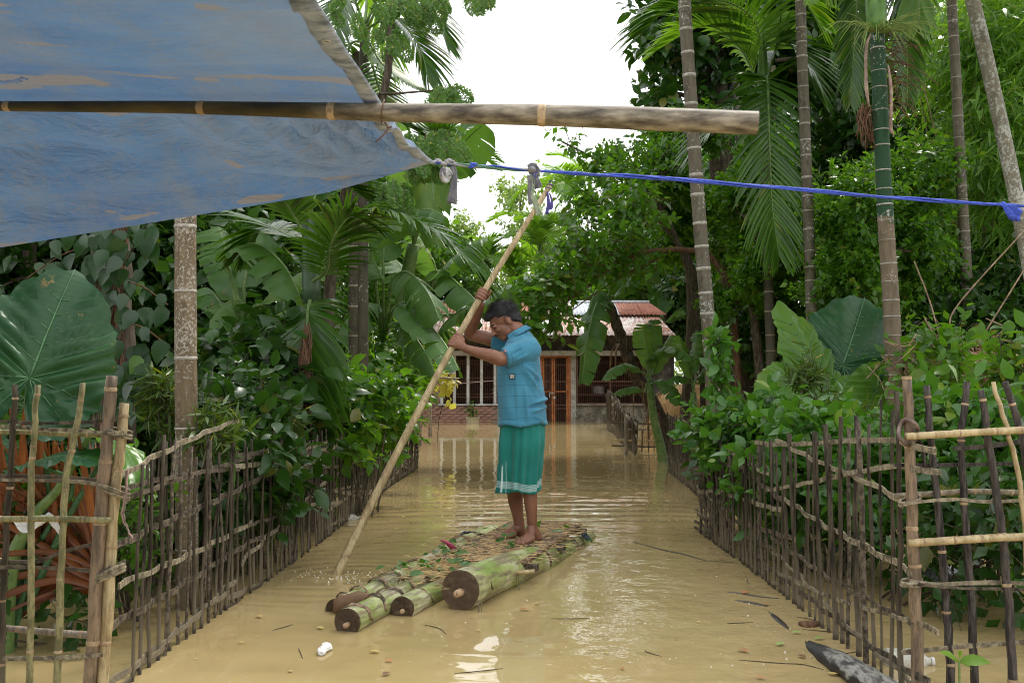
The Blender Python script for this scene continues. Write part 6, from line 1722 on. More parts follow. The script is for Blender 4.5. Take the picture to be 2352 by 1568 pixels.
# ------------------------------------------------------------------ the rope
M['rope_blue'] = simple('rope_blue', (.018, .050, .42), (.07, .13, .66), 60, .55, (1, 6, 6), .5, .002)
M['rope_green'] = simple('rope_green', (.04, .14, .09), (.14, .26, .18), 50, .6, (1, 6, 6), .5, .002)
M['rope_grey'] = simple('rope_grey', (.20, .20, .23), (.40, .40, .42), 40, .75, bump=.5)
M['rag'] = simple('rag', (.10, .11, .14), (.22, .21, .23), 20, .85, bump=.5)
M['rag_white'] = simple('rag_white', (.34, .35, .38), (.6, .6, .62), 12, .8)
M['rag_green'] = simple('rag_green', (.20, .27, .20), (.40, .44, .30), 20, .8)
M['rag_violet'] = simple('rag_violet', (.05, .045, .20), (.12, .11, .34), 25, .7)
rope = thing('tie_rope', 'bright blue twisted rope pulled taut from the tarpaulin corner across to the right', 'rope', tuple(corner))
rp_ = [at(995, 374, 3.0), at(1225, 392, 3.02), at(1500, 408, 3.06), at(1900, 441, 3.12), at(2210, 465, 3.17), at(2352, 473, 3.2), at(2560, 487, 3.23)]
rpath = spline(rp_, 120)
def xat(u): return min(range(120), key=lambda i: abs(1176 + 2287 * rpath[i].x / rpath[i].y - u))
iK = xat(1225); g = random.Random(2)
for k in range(4):
    mb = MB(); P = []
    for i in range(iK, 120):
        a = i * .35 + k * 1.57 if k < 2 else i * .18 + k * 2.1; s = min(1, (i - iK) / 8) * (1 if i < xat(2210) else .6)
        P.append(rpath[i] + Vector((0, math.cos(a) * .003, math.sin(a) * .0042 * s)))
    mb.tube(P, [.0030 * g.uniform(.85, 1.15) for _ in P], n=6); mb.build('strand', M['rope_blue'], rope)
for k, m_ in enumerate(('rope_green', 'rope_grey', 'rope_blue', 'rope_green')):
    mb = MB(); P = []
    for i in range(0, iK + 2):
        a = i * .4 + k * 1.57; P.append(rpath[i] + Vector((0, math.cos(a) * .0035, math.sin(a) * .0035 + (.002 if m_ == 'rope_blue' else 0))))
    mb.tube(P, .0030, n=6); mb.build('strand', M[m_], rope)
mb = MB()
for u in (1080, 1222, 2310):
    q = rpath[xat(u)]
    for j in range(5): mb.ellipsoid(q + Vector((g.uniform(-.008, .008), g.uniform(-.004, .004), g.uniform(-.004, .006))), (.008, .007, .006), 8, 6)
for j in range(40):
    i = g.randint(0, 118); q = rpath[i]; mb.tube([q, q + Vector((g.uniform(-.02, .02), 0, g.uniform(-.012, .010)))], .0006, n=3)
mb.build('knot', M['rope_blue'], rope)
q = rpath[xat(1015)]
mb = MB()
for j in range(9): mb.ellipsoid(q + Vector((-.026 + .0075 * j, g.uniform(-.004, .004), .004 + .006 * math.sin(j * 1.3))), (.009, .008, .006), 8, 6, Matrix.Rotation(g.uniform(-.6, .6), 3, 'Y'))
mb.build('knot', M['rope_grey'], rope)
# frayed blue tail at the far right
def ragstrip(par, pix, Y, ws, m, name='rag', seed=0, fold=.3):
    P = spline([at(u, v, Y) for u, v in pix], 16); rows = []; gg = random.Random(seed)
    for i, p in enumerate(P):
        t = i / 15; w_ = slerp(ws, t) * Y / 2287 * .5; tan = (P[min(15, i + 1)] - P[max(0, i - 1)]).normalized(); sd_ = tan.cross(Vector((0, 1, 0))).normalized()
        rows.append([p + sd_ * (w_ * (x + gg.uniform(-.06, .06))) + Vector((0, 1, 0)) * (w_ * fold * math.sin(x * 5 + i * .4 + seed)) for x in (-1, -.5, 0, .5, 1)])
    mb = MB(); mb.grid(rows); return mb.build(name, M[m], par, solid=.002)
ragstrip(rope, [(2304, 468), (2316, 480), (2330, 490), (2345, 494)], 3.17, (8, 22, 34, 30), 'rope_blue', 'frayed_end', 3)
rg1 = thing('rag_strip', 'grey and white cloth scrap hanging from the rope beside the tarpaulin corner', 'cloth strip', tuple(at(1035, 385, 3.0)))
ragstrip(rg1, [(1026, 384), (1024, 396), (1027, 408), (1034, 412)], 2.99, (14, 30, 30, 14), 'rag_white', 'rag', 4, .5)
ragstrip(rg1, [(1040, 382), (1044, 400), (1042, 430), (1038, 468)], 3.0, (10, 13, 16, 22), 'rag', 'rag', 5, .4)
ragstrip(rg1, [(1018, 386), (1017, 398), (1021, 404)], 2.985, (10, 16, 8), 'rag', 'rag', 6)
rg2 = thing('rag_strip', 'frayed grey and green cloth strips knotted on the rope above the pole', 'cloth strip', tuple(at(1220, 392, 3.0)))
for pix, ws, m_ in ((((1214, 386), (1222, 382), (1230, 392), (1232, 404)), (12, 18, 20, 12), 'rag'), (((1216, 402), (1218, 425), (1216, 450), (1219, 470)), (10, 12, 9, 6), 'rag'), (((1220, 400), (1224, 425), (1222, 445)), (8, 8, 5), 'rag_green'),
                    (((1228, 400), (1233, 418), (1238, 432)), (12, 16, 18), 'rag'), (((1222, 445), (1228, 462), (1234, 478), (1240, 492)), (7, 12, 14, 16), 'rag_green'), (((1216, 392), (1226, 396), (1234, 408)), (10, 12, 8), 'rope_blue')):
    ragstrip(rg2, pix, 3.0, ws, m_, 'rag', len(pix) * 7 + ws[0], .4)
q = at(1222, 390, 3.0); mb = MB(); mb.ellipsoid(q, (.014, .014, .011)); mb.build('knot', M['rag'], rg2)

# ------------------------------------------------------------------ raft of banana stems
n = NT('banana_log'); a = n.node('ShaderNodeAttribute'); a.attribute_name = 'rib'
mpn = n.node('ShaderNodeMapping'); n.link(a.outputs['Vector'], mpn.inputs[0]); mpn.inputs['Scale'].default_value = (1.2, 7, 1)
v = n.noise(mpn.outputs[0], 2.2, 7, .62); v2 = n.noise(n.pos(), 5, 4, .6)
c = n.ramp(v2, [(.32, (.21, .30, .055)), (.50, (.37, .42, .16)), (.64, (.60, .58, .38))])
c = n.mixc(n.ramp(v, [(.47, 0), (.56, .85)]), c, (.22, .16, .11))
c = n.mixc(n.ramp(n.noise(mpn.outputs[0], 5, 6, .7), [(.56, 0), (.62, .8)]), c, (.05, .04, .045))
M['banana_log'] = n.done(n.pbr(c, .42, n.bump(v, .5, .008), .5))
M['sheath_edge'] = simple('sheath_edge', (.045, .032, .028), (.34, .23, .14), 34, .7, (1, 1, 1), .8, .006)
n = NT('log_end'); a = n.node('ShaderNodeAttribute'); a.attribute_name = 'rib'
w = n.node('ShaderNodeTexWave', Scale=34.0, Distortion=2.5, Detail=3.0); w.bands_direction = 'X'; n.link(a.outputs['Vector'], w.inputs['Vector'])
v = n.noise(n.pos(), 30, 5, .7)
c = n.ramp(n.math('ADD', n.math('MULTIPLY', w.outputs['Fac'], .5), n.math('MULTIPLY', v, .5)), [(.22, (.07, .038, .022)), (.46, (.30, .18, .10)), (.72, (.60, .43, .28))])
M['log_end'] = n.done(n.pbr(c, .6, n.bump(n.math('ADD', w.outputs['Fac'], v), .8, .006), .4))
M['pith'] = simple('pith', (.38, .24, .13), (.60, .44, .28), 25, .6)
raft = thing('banana_raft', 'raft of green banana stems lashed together with a straw strewn plank deck', 'raft', (-.1, 6.1, 0))
ro = worldloc(raft)
def log(p0, p1, r0, r1, seed, nsheath=9, squash=1.0, endface=True, core=True, taper_from=.7):
    g = random.Random(seed); p0, p1 = Vector(p0), Vector(p1); L_ = (p1 - p0).length; ax = (p1 - p0).normalized()
    side = ax.cross(Vector((0, 0, 1))).normalized(); up = side.cross(ax)
    cuts = sorted([(k + g.uniform(.2, .8)) / nsheath for k in range(nsheath)]); NA = 28; V = []; F_ = []; A = []; rings = []
    sts = []
    for i in range(60): sts.append((i / 59, 0))
    for cth in cuts: sts += [(cth, 0), (cth + .002, 1)]
    sts.sort()
    step = 0.0
    for t, k in sts:
        nc = sum(1 for c_ in cuts if c_ < t)
        r = lerp(r0, r1, max(0, (t - taper_from) / (1 - taper_from)) if t > taper_from else 0)
        r *= 1 - .012 * (nc % 3)
        q = p0.lerp(p1, t) + up * .012 * math.sin(t * 5 + seed)
        for j in range(NA):
            th_ = 2 * math.pi * j / NA
            rr = r * (1 + .05 * noise.noise(Vector((math.cos(th_) * 1.3, math.sin(th_) * 1.3, t * 6 + seed))) + .02 * math.sin(th_ * 3 + t * 3))
            # each sheath edge is a slanting step
            V.append(q + side * math.cos(th_) * rr + up * math.sin(th_) * rr * squash); A.append((t * L_, th_ / 6.2832, 0))
    for i in range(len(sts) - 1):
        for j in range(NA):
            j2 = (j + 1) % NA; F_.append((i * NA + j, i * NA + j2, (i + 1) * NA + j2, (i + 1) * NA + j))
    F_.append(tuple((len(sts) - 1) * NA + j for j in range(NA)))
    me = bpy.data.meshes.new('banana_log'); me.from_pydata([tuple(v_ - ro) for v_ in V], [], F_)
    at_ = me.attributes.new('rib', 'FLOAT_VECTOR', 'POINT'); at_.data.foreach_set('vector', np.array(A, dtype=np.float32).ravel())
    lo = link_mesh('banana_stem', me, M['banana_log'], raft)
    for k, cth in enumerate(cuts):
        if cth > .78 or (nsheath < 8 and k % 2): continue
        r = lerp(r0, r1, max(0, (cth - taper_from) / (1 - taper_from)) if cth > taper_from else 0); mb = MB(); rows = []
        a0, a1 = g.uniform(-.5, .2), g.uniform(2.6, 3.7); slant = g.uniform(-.04, .04)
        for i in range(15):
            th_ = lerp(a0, a1, i / 14); w_ = g.uniform(.003, .018) * (.3 + math.sin(math.pi * i / 14)); q = p0 + ax * (cth * L_ + slant * (th_ - 1.5) + g.uniform(-.006, .006))
            o_ = (side * math.cos(th_) + up * math.sin(th_) * squash)
            rows.append([q + o_ * r * 1.0 - ax * w_ * .4, q + o_ * (r * 1.03 + g.uniform(0, .004)), q + o_ * (r * 1.035 + g.uniform(.0, .008)) + ax * w_, q + o_ * r * 1.01 + ax * w_ * 1.4])
        mb.grid(rows); mb.build('sheath_edge', M['sheath_edge'], lo, solid=.003)
    if endface:
        V = []; A = []; F_ = []; NRr = 22
        for i in range(NRr):
            rr = (i / (NRr - 1)) ** .9
            for j in range(NA):
                th_ = 2 * math.pi * j / NA
                ro_ = r0 * rr * 1.0 * (1 + .05 * noise.noise(Vector((math.cos(th_) * 1.3, math.sin(th_) * 1.3, seed))) + .02 * math.sin(th_ * 3))
                dp = -.003 + (.006 if i % 2 else -.004) + .012 * noise.noise(Vector((math.cos(th_) * rr * 4, math.sin(th_) * rr * 4, seed + 9.))) - .010 * (1 - rr)
                if i == NRr - 1: dp = 0
                V.append(p0 + up * .012 * math.sin(seed) - ax * (dp + .001) + side * math.cos(th_) * ro_ + up * math.sin(th_) * ro_ * squash); A.append((rr + .04 * th_ / 6.28, 0, 0))
        for i in range(NRr - 1):
            for j in range(NA):
                j2 = (j + 1) % NA; F_.append((i * NA + j, i * NA + j2, (i + 1) * NA + j2, (i + 1) * NA + j))
        F_.append(tuple(range(NA)))
        me = bpy.data.meshes.new('cut_face'); me.from_pydata([tuple(v_ - ro) for v_ in V], [], F_)
        at_ = me.attributes.new('rib', 'FLOAT_VECTOR', 'POINT'); at_.data.foreach_set('vector', np.array(A, dtype=np.float32).ravel())
        fo = link_mesh('cut_face', me, M['log_end'], lo)
        if core:
            mb = MB(); c0_ = p0 + up * (.012 * math.sin(seed) + (-.01)) ; l = core
            mb.tube([c0_ + ax * .02, c0_ - ax * l * .6, c0_ - ax * l, c0_ - ax * l * .97], [r0 * .20, r0 * .19, r0 * .17, r0 * .07], n=12); mb.build('pith', M['pith'], lo)
    return lo, p0, ax, side, up, L_
big = log((-.252, 4.93, .085), (.575, 7.30, -.005), .100, .040, 1, 6, taper_from=.45, core=.055)
l2 = log((-.522, 4.80, .022), (.13, 7.0, .02), .060, .06, 2, 9, core=.012)
l3 = log((-.735, 4.50, .038), (-.06, 7.05, .02), .064, .06, 3, 13, core=.03)
l4 = log((-.845, 4.88, .012), (-.165, 7.3, .01), .066, .062, 4, 13, core=0)
l5 = log((-.30, 5.6, .02), (.36, 7.35, .02), .06, .06, 5, 7, core=0)
# broken brown flap over the front of the outer left stem
mb = MB(); P0 = Vector((-.86, 4.86, .03)); rows = []
for i in range(9):
    t = i / 8; rows.append([P0 + Vector((.235 * t + .0 * j, -.01 + .035 * t + .02 * j, .035 + .035 * math.sin(t * 3.1) - .04 * j * j + .006 * math.sin(i * 2 + j * 3))) for j in (-1.2, -.6, 0, .6, 1.1)])
mb.grid(rows); mb.build('torn_sheath', M['dead_leaf'], raft, solid=.004)
mb = MB(); mb.tube([at(1183, 1315, 5.42), at(1228, 1311, 5.42)], [.012, .011], n=8); mb.build('peg', M['bamboo_tan'], raft)
for k in range(4):
    mb = MB(); u = 1186 + k * 3; a = at(u, 1312, 5.42); mb.tube(spline([a, a + Vector((.005 * k, -.01, -.04)), a + Vector((.012 - .006 * k, -.015, -.10))], 6), [.0018, .0018, .0016, .0014, .001, .0006], n=4); mb.build('fibre', M['root'], raft)
for k in range(5):
    mb = MB(); a = at(1090 + random.uniform(0, 16), 1378, 4.9); mb.tube(spline([a, a + Vector((.004, -.02, -.03)), a + Vector((.006 - .004 * k, -.03, -.075))], 6), [.002, .002, .0018, .0015, .001, .0006], n=4); mb.build('fibre', M['root'], raft)
# deck boards
M['deck_wood'] = simple('deck_wood', (.10, .062, .038), (.26, .17, .11), 8, .8, (1, 1, 1), .5, .004)
ax = Vector((.27, 1, 0)).normalized(); sx = Vector((1, -.27, 0)).normalized()
DC = Vector((.03, 6.35, .118)); rot = Matrix.Rotation(-math.atan(.27), 3, 'Z')
for k in range(5):
    o_ = (k - 2) * .105; mb = MB(); mb.box(DC + sx * o_ + Vector((0, 0, .003 * (k % 2))) + ax * random.uniform(-.03, .03), (.098, 1.62 + random.uniform(-.06, .06), .022), rot, jit=.003); mb.build('deck_board', M['deck_wood'], raft, smooth=False)
for t in (-.72, 0, .7):
    mb = MB(); mb.box(DC + ax * t + Vector((0, 0, -.03)), (.62, .07, .035), rot); mb.build('deck_beam', M['bark'], raft, smooth=False)
# straw and chopped leaves
g = random.Random(6)
mb = MB()
for k in range(1900):
    if k < 1250: c_ = DC + sx * g.gauss(0, .17) + ax * g.uniform(-.86, .8) + Vector((0, 0, .013 + g.uniform(0, .007)))
    else:
        c_ = Vector((-.34, 5.42, .10)) + sx * g.gauss(-.02, .10) + ax * g.gauss(.05, .20) + Vector((0, 0, g.uniform(-.0, .03)))
    d = Vector((g.gauss(.5, .8), g.gauss(0, .8), g.gauss(0, .08))).normalized() * g.uniform(.015, .06); s_ = Vector((-d.y, d.x, 0)).normalized() * g.uniform(.0009, .0018)
    mb.add([c_ - d - s_, c_ - d + s_, c_ + d + s_, c_ + d - s_, c_ + Vector((0, 0, .003))], [(0, 1, 4), (1, 2, 4), (2, 3, 4), (3, 0, 4)])
mb.build('straw', M['straw_pale'], raft, smooth=False, kind='stuff')
Pl = []; Dl = []; Nl = []; Sl = []
for k in range(80):
    z_ = .145
    if k < 22: c_ = DC + sx * g.gauss(0, .18) + ax * g.uniform(-.86, .75)
    elif k < 64: c_ = Vector((-.44, 5.6, 0)) + sx * g.gauss(0, .07) + ax * g.uniform(-.42, .55); z_ = .125
    else: c_ = Vector((-.30, 5.45, 0)) + sx * g.gauss(0, .12) + ax * g.gauss(-.05, .16); z_ = .13
    Pl.append((c_.x, c_.y, z_ + g.uniform(-.01, .02))); Dl.append((g.gauss(0, 1), g.gauss(0, 1), g.gauss(.1, .25))); Nl.append((g.gauss(0, .4), g.gauss(-.2, .4), 1)); Sl.append(g.uniform(.035, .095))
Pl, Dl, Nl, Sl = np.array(Pl), np.array(Dl), np.array(Nl), np.array(Sl)
leaf_parts(T_OVAL2, M['leaf_shrub'], 'oval', Pl, frames(Dl, Nl), Sl, raft)
mb = MB(); a = at(1019, 1262, 5.75); mb.grid([[a + Vector((-.02, 0, .05)), a + Vector((-.012, 0, .06))], [a + Vector((.01, 0, .035)), a + Vector((.035, 0, .045))], [a + Vector((.04, 0, -.0)), a + Vector((.075, 0, .012))]]); mb.build('magenta_leaf', simple('magenta', (.30, .03, .08), (.48, .09, .16), 20, .4), raft, solid=.002)
M['pale_sheath'] = simple('pale_sheath', (.42, .46, .16), (.60, .58, .30), 8, .4)
mb = MB(); mb.ellipsoid(at(1130, 1222, 7.15) + Vector((0, 0, -.02)), (.14, .22, .07), 18, 10, Matrix.Rotation(-.3, 3, 'Z')); mb.build('stem_end', M['pale_sheath'], raft)
mb = MB(); mb.ellipsoid(at(1095, 1240, 6.95) + Vector((0, 0, -.01)), (.10, .17, .05), 18, 10, Matrix.Rotation(-.3, 3, 'Z')); mb.build('stem_end', M['pale_sheath'], raft)
a = at(1085, 1243, 6.7); rows = [[a + Vector((-.13 + .26 * t + .03 * j, .03 * j, .03 - .05 * t + .02 * math.sin(t * 5 + j) - .012 * j * j)) for j in (-1.5, -.5, .5, 1.5)] for t in np.linspace(0, 1, 8)]
mb = MB(); mb.grid(rows); mb.build('torn_sheath', M['dead_leaf'], raft, solid=.004)
# dark rope across the back
M['rope_dark'] = simple('rope_dark', (.010, .022, .030), (.06, .09, .11), 80, .7, bump=.8)
def twist(par, pts, r, m, name='rope', n_=60, pitch=.9):
    P = spline(pts, n_)
    for k in range(3):
        mb = MB(); mb.tube([p + Vector((math.cos(i * pitch + k * 2.1) * r * .5, 0, math.sin(i * pitch + k * 2.1) * r * .5)) for i, p in enumerate(P)], r * .62, n=5); mb.build(name, m, par)
twist(raft, [at(1055, 1232, 6.9), at(1068, 1222, 6.95), at(1110, 1227, 6.9), at(1150, 1232, 6.9), at(1200, 1231, 6.9), at(1260, 1228, 6.9), at(1300, 1226, 6.9), at(1338, 1222, 6.95)], .010, M['rope_dark'])
for k in range(4):
    twist(raft, [at(1332 + k * 3, 1221, 6.95), at(1340 + k * 3, 1229, 6.9), at(1350 + k * 3, 1240 + k, 6.85)], .008, M['rope_dark'], n_=14)
twist(raft, [at(1338, 1216, 6.95), at(1344, 1226, 6.9), at(1340, 1232, 6.9)], .009, M['rope_dark'], n_=14)

# ------------------------------------------------------------------ things floating on the water
def floater(name, label, cat, u, v): 
    p = onz(u, v); return thing(name, label, cat, (p.x, p.y, 0)), p
t, p = floater('foam_scrap', 'white torn piece of foam floating left of the front of the raft', 'foam', 748, 1497)
M['foam'] = simple('foam', (.72, .72, .70), (.85, .85, .83), 30, .8, bump=.6)
mb = MB(); mb.tube([p + Vector((-.006, -.06, .01)), p + Vector((-.012, -.02, .014)), p + Vector((.0, .03, .012)), p + Vector((-.012, .075, .01)), p + Vector((-.012, .095, .008))], [.014, .021, .024, .022, .014], n=7, flat=.6); mb.build('scrap', M['foam'], t, smooth=False)
M['plastic'] = simple('plastic', (.42, .40, .34), (.66, .64, .58), 12, .3, bump=.5)
def bottle(label, u0, v0, u1, v1, r, m='plastic', cap=True):
    a, b = onz(u0, v0), onz(u1, v1); L_ = (b - a).length; d = (b - a).normalized(); t = thing('plastic_bottle', label, 'bottle', (a.x, a.y, 0)); a = a + Vector((0, 0, r * .25))
    st = [(0, .55), (.02, .9), (.06, 1), (.2, 1), (.22, .93), (.25, 1), (.33, .94), (.36, 1), (.45, .94), (.48, 1), (.6, 1), (.72, .9), (.82, .55), (.88, .32), (.94, .3)]
    mb = MB(); mb.tube([a + d * L_ * s for s, k in st], [r * k for s, k in st], n=14); mb.build('body', M[m], t)
    mb = MB(); mb.tube([a + d * L_ * .94, a + d * L_], r * .36, n=12); mb.build('cap', M['foam'], t)
bottle('crumpled clear plastic bottle floating by the left fence behind the pole', 779, 1194, 828, 1191, .034)
bottle('muddy ribbed plastic bottle lying in the water behind the right fence', 2032, 1524, 2145, 1526, .050)
# sunken trunk bottom right
dl = thing('driftwood_log', 'black weathered half sunken log with a pale top at the bottom right', 'log', tuple(onz(1950, 1530)))
n = NT('driftwood'); v = n.noise(n.pos((6, 1.6, 3)), 3, 7, .65); geo = n.node('ShaderNodeNewGeometry'); sz = n.node('ShaderNodeSeparateXYZ'); n.link(n.pos(), sz.inputs[0])
wv = n.math('ADD', n.math('MULTIPLY', sz.outputs[2], 8), n.math('MULTIPLY', v, 1.2))
c = n.mixc(n.ramp(wv, [(.90, 0), (.99, 1)]), (.020, .018, .020), n.ramp(n.noise(n.pos((8, 2, 3)), 6, 6, .75), [(.40, (.05, .048, .045)), (.55, (.30, .29, .26))]))
M['driftwood'] = n.done(n.pbr(c, .55, n.bump(v, .7, .01), .5))
A0, A1, A2 = onz(1845, 1462) + Vector((0, 0, -.03)), onz(1950, 1545) + Vector((0, 0, .02)), onz(2090, 1640) + Vector((0, 0, .03))
P = spline([A0, A1, A2], 26); mb = MB(); mb.tube(P, [lerp(.035, .064, min(1, i / 10)) * (1 + .05 * math.sin(i * 1.7)) for i in range(26)], n=18, flat=.62, up=(0, 0, 1)); mb.build('trunk', M['driftwood'], dl)
mb = MB(); a = at(1897, 1476, 4.35); mb.tube(spline([a, at(1880, 1490, 4.3), onz(1862, 1512)], 8), [.014, .011, .010, .010, .009, .008, .007, .006], n=8); mb.build('side_twig', M['bamboo_tan'], dl)
def chip(name, label, cat, pix, r, m, zoff=0.0, n_=14, flat=.35):
    P = spline([onz(u, v) + Vector((0, 0, zoff)) for u, v in pix], n_); t = thing(name, label, cat, (P[0].x, P[0].y, 0))
    mb = MB(); mb.tube(P, [r * (.35 + .65 * math.sin(math.pi * (i + .5) / n_)) for i in range(n_)], n=8, flat=flat, up=(0, 0, 1)); mb.build('piece', M[m], t); return t
M['wet_bark'] = simple('wet_bark', (.02, .017, .016), (.09, .07, .06), 16, .35, bump=.6)
chip('bark_strip', 'long dark curled bark strip floating right of centre before the right fence', 'bark', [(1690, 1378), (1725, 1384), (1762, 1392)], .018, 'wet_bark')
chip('bark_strip', 'black bark strip with an upturned brown end on the water near the right fence', 'bark', [(1668, 1358), (1705, 1363), (1745, 1370), (1790, 1374)], .014, 'wet_bark')
chip('bark_strip', 'thin dark stick half under water leading to the sunken log', 'stick', [(1762, 1400), (1790, 1425), (1815, 1448)], .022, 'wet_bark', -.004)
chip('floating_stick', 'long thin stick floating in the middle distance right of the raft', 'stick', [(1455, 1244), (1520, 1262), (1575, 1274), (1620, 1287)], .014, 'stick', .0)
t = chip('bark_clump', 'small reddish brown clump floating beside the right fence stakes', 'debris', [(1837, 1433), (1856, 1437), (1877, 1434)], .034, 'bark_red', .005, flat=.6)
chip('foam_scrap', 'pale rounded scrap by the base of the right bamboo post', 'foam', [(2088, 1560), (2098, 1568)], .02, 'foam')
t = thing('basin', 'grey shallow basin half sunk in the water behind the right panel', 'basin', tuple(onz(2165, 1330)))
p = onz(2168, 1332); mb = MB(); mb.tube([p + Vector((0, 0, -.02)), p + Vector((0, 0, .02)), p + Vector((0, 0, .05)), p + Vector((0, 0, .045)), p + Vector((0, 0, .0))], [.20, .26, .28, .26, .2], n=28, flat=.5); mb.build('bowl', M['tin_grey'], t)
# green seedling at the bottom right
sd_ = thing('seedling', 'small bright green seedling with broad leaves at the foot of the right panel', 'plant', (at(2205, 1600, 3.4).x, 3.4, -.3))
q = at(2203, 1518, 3.38); mb = MB(); mb.tube(spline([(q.x, 3.4, -.3), q + Vector((0, 0, -.08)), q], 6), .004, n=5); mb.build('stem', M['petiole'], sd_)
Dl = np.array([(-.9, -.2, .55), (1, -.3, .12), (-.2, -.6, .5), (.7, .2, -.35)]); Nl = np.array([(0, -.5, 1), (0, -.6, 1), (.2, -1, .5), (0, -.4, 1)])
leaf_parts(T_OVAL2, M['leaf_light'], 'oval', np.array([q] * 4), frames(Dl, Nl), np.array([.075, .095, .07, .06]), sd_)
t = thing('plastic_bag', 'white plastic scraps caught among the strap leaves behind the left panel', 'plastic bag', tuple(at(60, 1190, 4.0)))
ragstrip(t, [(32, 1192), (60, 1205), (85, 1196), (108, 1188)], 3.95, (10, 34, 26, 12), 'foam', 'bag', 8, .5)
ragstrip(t, [(108, 1178), (125, 1200), (138, 1225)], 4.0, (8, 22, 6), 'foam', 'bag', 9, .5)
t = thing('plastic_bottle', 'pale bottle with a pink neck lying behind the left panel near the water', 'bottle', tuple(at(165, 1340, 4.6)))
a, b = at(148, 1350, 4.6), at(214, 1328, 4.7); mb = MB(); d = b - a; mb.tube([a, a + d * .04, a + d * .55, a + d * .7], [.02, .034, .036, .03], n=12); mb.build('body', M['plastic'], t)
mb = MB(); mb.tube([a + d * .7, a + d], [.03, .022], n=12); mb.build('cap', simple('pink_label', (.45, .12, .22), (.6, .25, .32), 10, .5), t)
# scattered floating leaves, each its own
FL = [(600, 1420, .05, 'y'), (850, 1498, .05, 'y'), (885, 1518, .045, 'r'), (880, 1554, .055, 'd'), (1216, 1402, .055, 'r'), (1240, 1388, .04, 'y'), (1092, 1450, .03, 'y'), (728, 1443, .045, 'y'), (830, 1380, .02, 'y'), (905, 1216, .05, 'y'), (1717, 1361, .07, 'r'),
      (1640, 1305, .04, 'y'), (1720, 1500, .06, 'o'), (1758, 1560, .04, 'o'), (1760, 1488, .02, 'y'), (1800, 1480, .055, 'g'), (1840, 1455, .05, 'g'), (1870, 1470, .06, 'g'), (1830, 1508, .05, 'd'), (1925, 1553, .05, 'y'), (1390, 1500, .03, 'y'), (1650, 1285, .06, 'd'), (1770, 1390, .04, 'r'),
      (980, 1380, .04, 'r'), (858, 1345, .035, 'r'), (1005, 1305, .03, 'y'), (690, 1330, .04, 'r'), (560, 1478, .03, 'y'), (1500, 1390, .03, 'y'), (1330, 1460, .025, 'd'), (1430, 1540, .03, 'r'), (1150, 1098, .05, 'o'), (1040, 1010, .09, 'y'), (1420, 1120, .05, 'y'), (1350, 1060, .06, 'y'), (980, 1090, .05, 'y'), (1862, 1400, .03, 'y'), (1600, 1430, .03, 'y'), (1560, 1470, .025, 'd'), (670, 1545, .03, 'y')]
M['leaf_orange'] = simple('leaf_orange', (.36, .12, .04), (.55, .22, .08), 20, .45)
M['leaf_gold'] = simple('leaf_gold', (.48, .34, .08), (.62, .48, .16), 20, .45)
M['leaf_brown'] = simple('leaf_brown', (.12, .06, .03), (.26, .13, .07), 20, .5)
M['leaf_lime'] = simple('leaf_lime', (.20, .36, .07), (.32, .46, .12), 20, .45)
cn = {'y': ('yellow', 'leaf_gold'), 'r': ('reddish', 'leaf_orange'), 'd': ('brown', 'leaf_brown'), 'o': ('orange', 'leaf_orange'), 'g': ('green', 'leaf_lime')}
def where(u, v):
    if v < 1130: return 'far out before the ' + ('barred window' if u < 1100 else 'house behind the man' if u < 1250 else 'house door' if v < 1080 else 'leaning banana stem')
    if v > 1480: s = 'near the bottom edge'
    elif v > 1340: s = 'on the near water'
    else: s = 'on the middle water'
    if u < 700: return s + ' close to the left fence'
    if u < 1000: return s + ' left of the raft'
    if u < 1300: return s + ' just below the raft'
    if u < 1600: return s + ' right of the raft'
    return s + ' close to the right fence'
g = random.Random(14); seen = {}
for u, v, s_, k in FL:
    p = onz(u, v); me = leaf_mesh(T_OVAL2, M[cn[k][1]], 'oval'); lab = '%s leaf floating %s' % (cn[k][0], where(u, v))
    seen[lab] = seen.get(lab, 0) + 1
    if seen[lab] > 1: lab = ('small ' if s_ < .045 else 'larger ') + lab
    if seen.get('x' + lab): lab = lab.replace('leaf floating', 'curled leaf drifting')
    seen['x' + lab] = 1
    o = bpy.data.objects.new('floating_leaf', me); COL.objects.link(o); tag(o, lab, 'leaf', 'leaves floating on the flood water')
    a_ = g.uniform(0, 6.28); m = Matrix.Translation((p.x, p.y, .006 + s_ * .08)) @ Matrix.Rotation(a_, 4, 'Z') @ Matrix.Diagonal((s_ * .85, s_ * .85, s_ * .5, 1)); o.matrix_basis = m
# small litter and bubbles nobody could count
g = np.random.default_rng(12); N = 1900
x = g.uniform(-1.4, 1.5, N); y = 4 + 12 * g.random(N) ** 1.3
x[900:1350] = -1.30 + np.abs(g.normal(size=450)) * .07; x[1350:1750] = 1.36 - np.abs(g.normal(size=400)) * .08; x[1750:] = 1.1 + .14 * g.normal(size=150); y[1750:] = 4.6 + .5 * g.normal(size=150)
D = np.stack([g.normal(size=N), g.normal(size=N), np.zeros(N)], 1); Nn = np.tile(np.array([0, 0, 1.0]), (N, 1)) + .1 * g.normal(size=(N, 3))
o = mass_mesh('floating_litter', T_OVAL, np.stack([x, y, np.full(N, .003)], 1), frames(D, Nn), g.uniform(.004, .013, N) * (1 + (y > 8) * .6), M['leaf_gold'], None); tag(o, 'tiny bits of leaf and scum scattered on the water', 'litter', None, 'stuff')
mb = MB(); gg = random.Random(3)
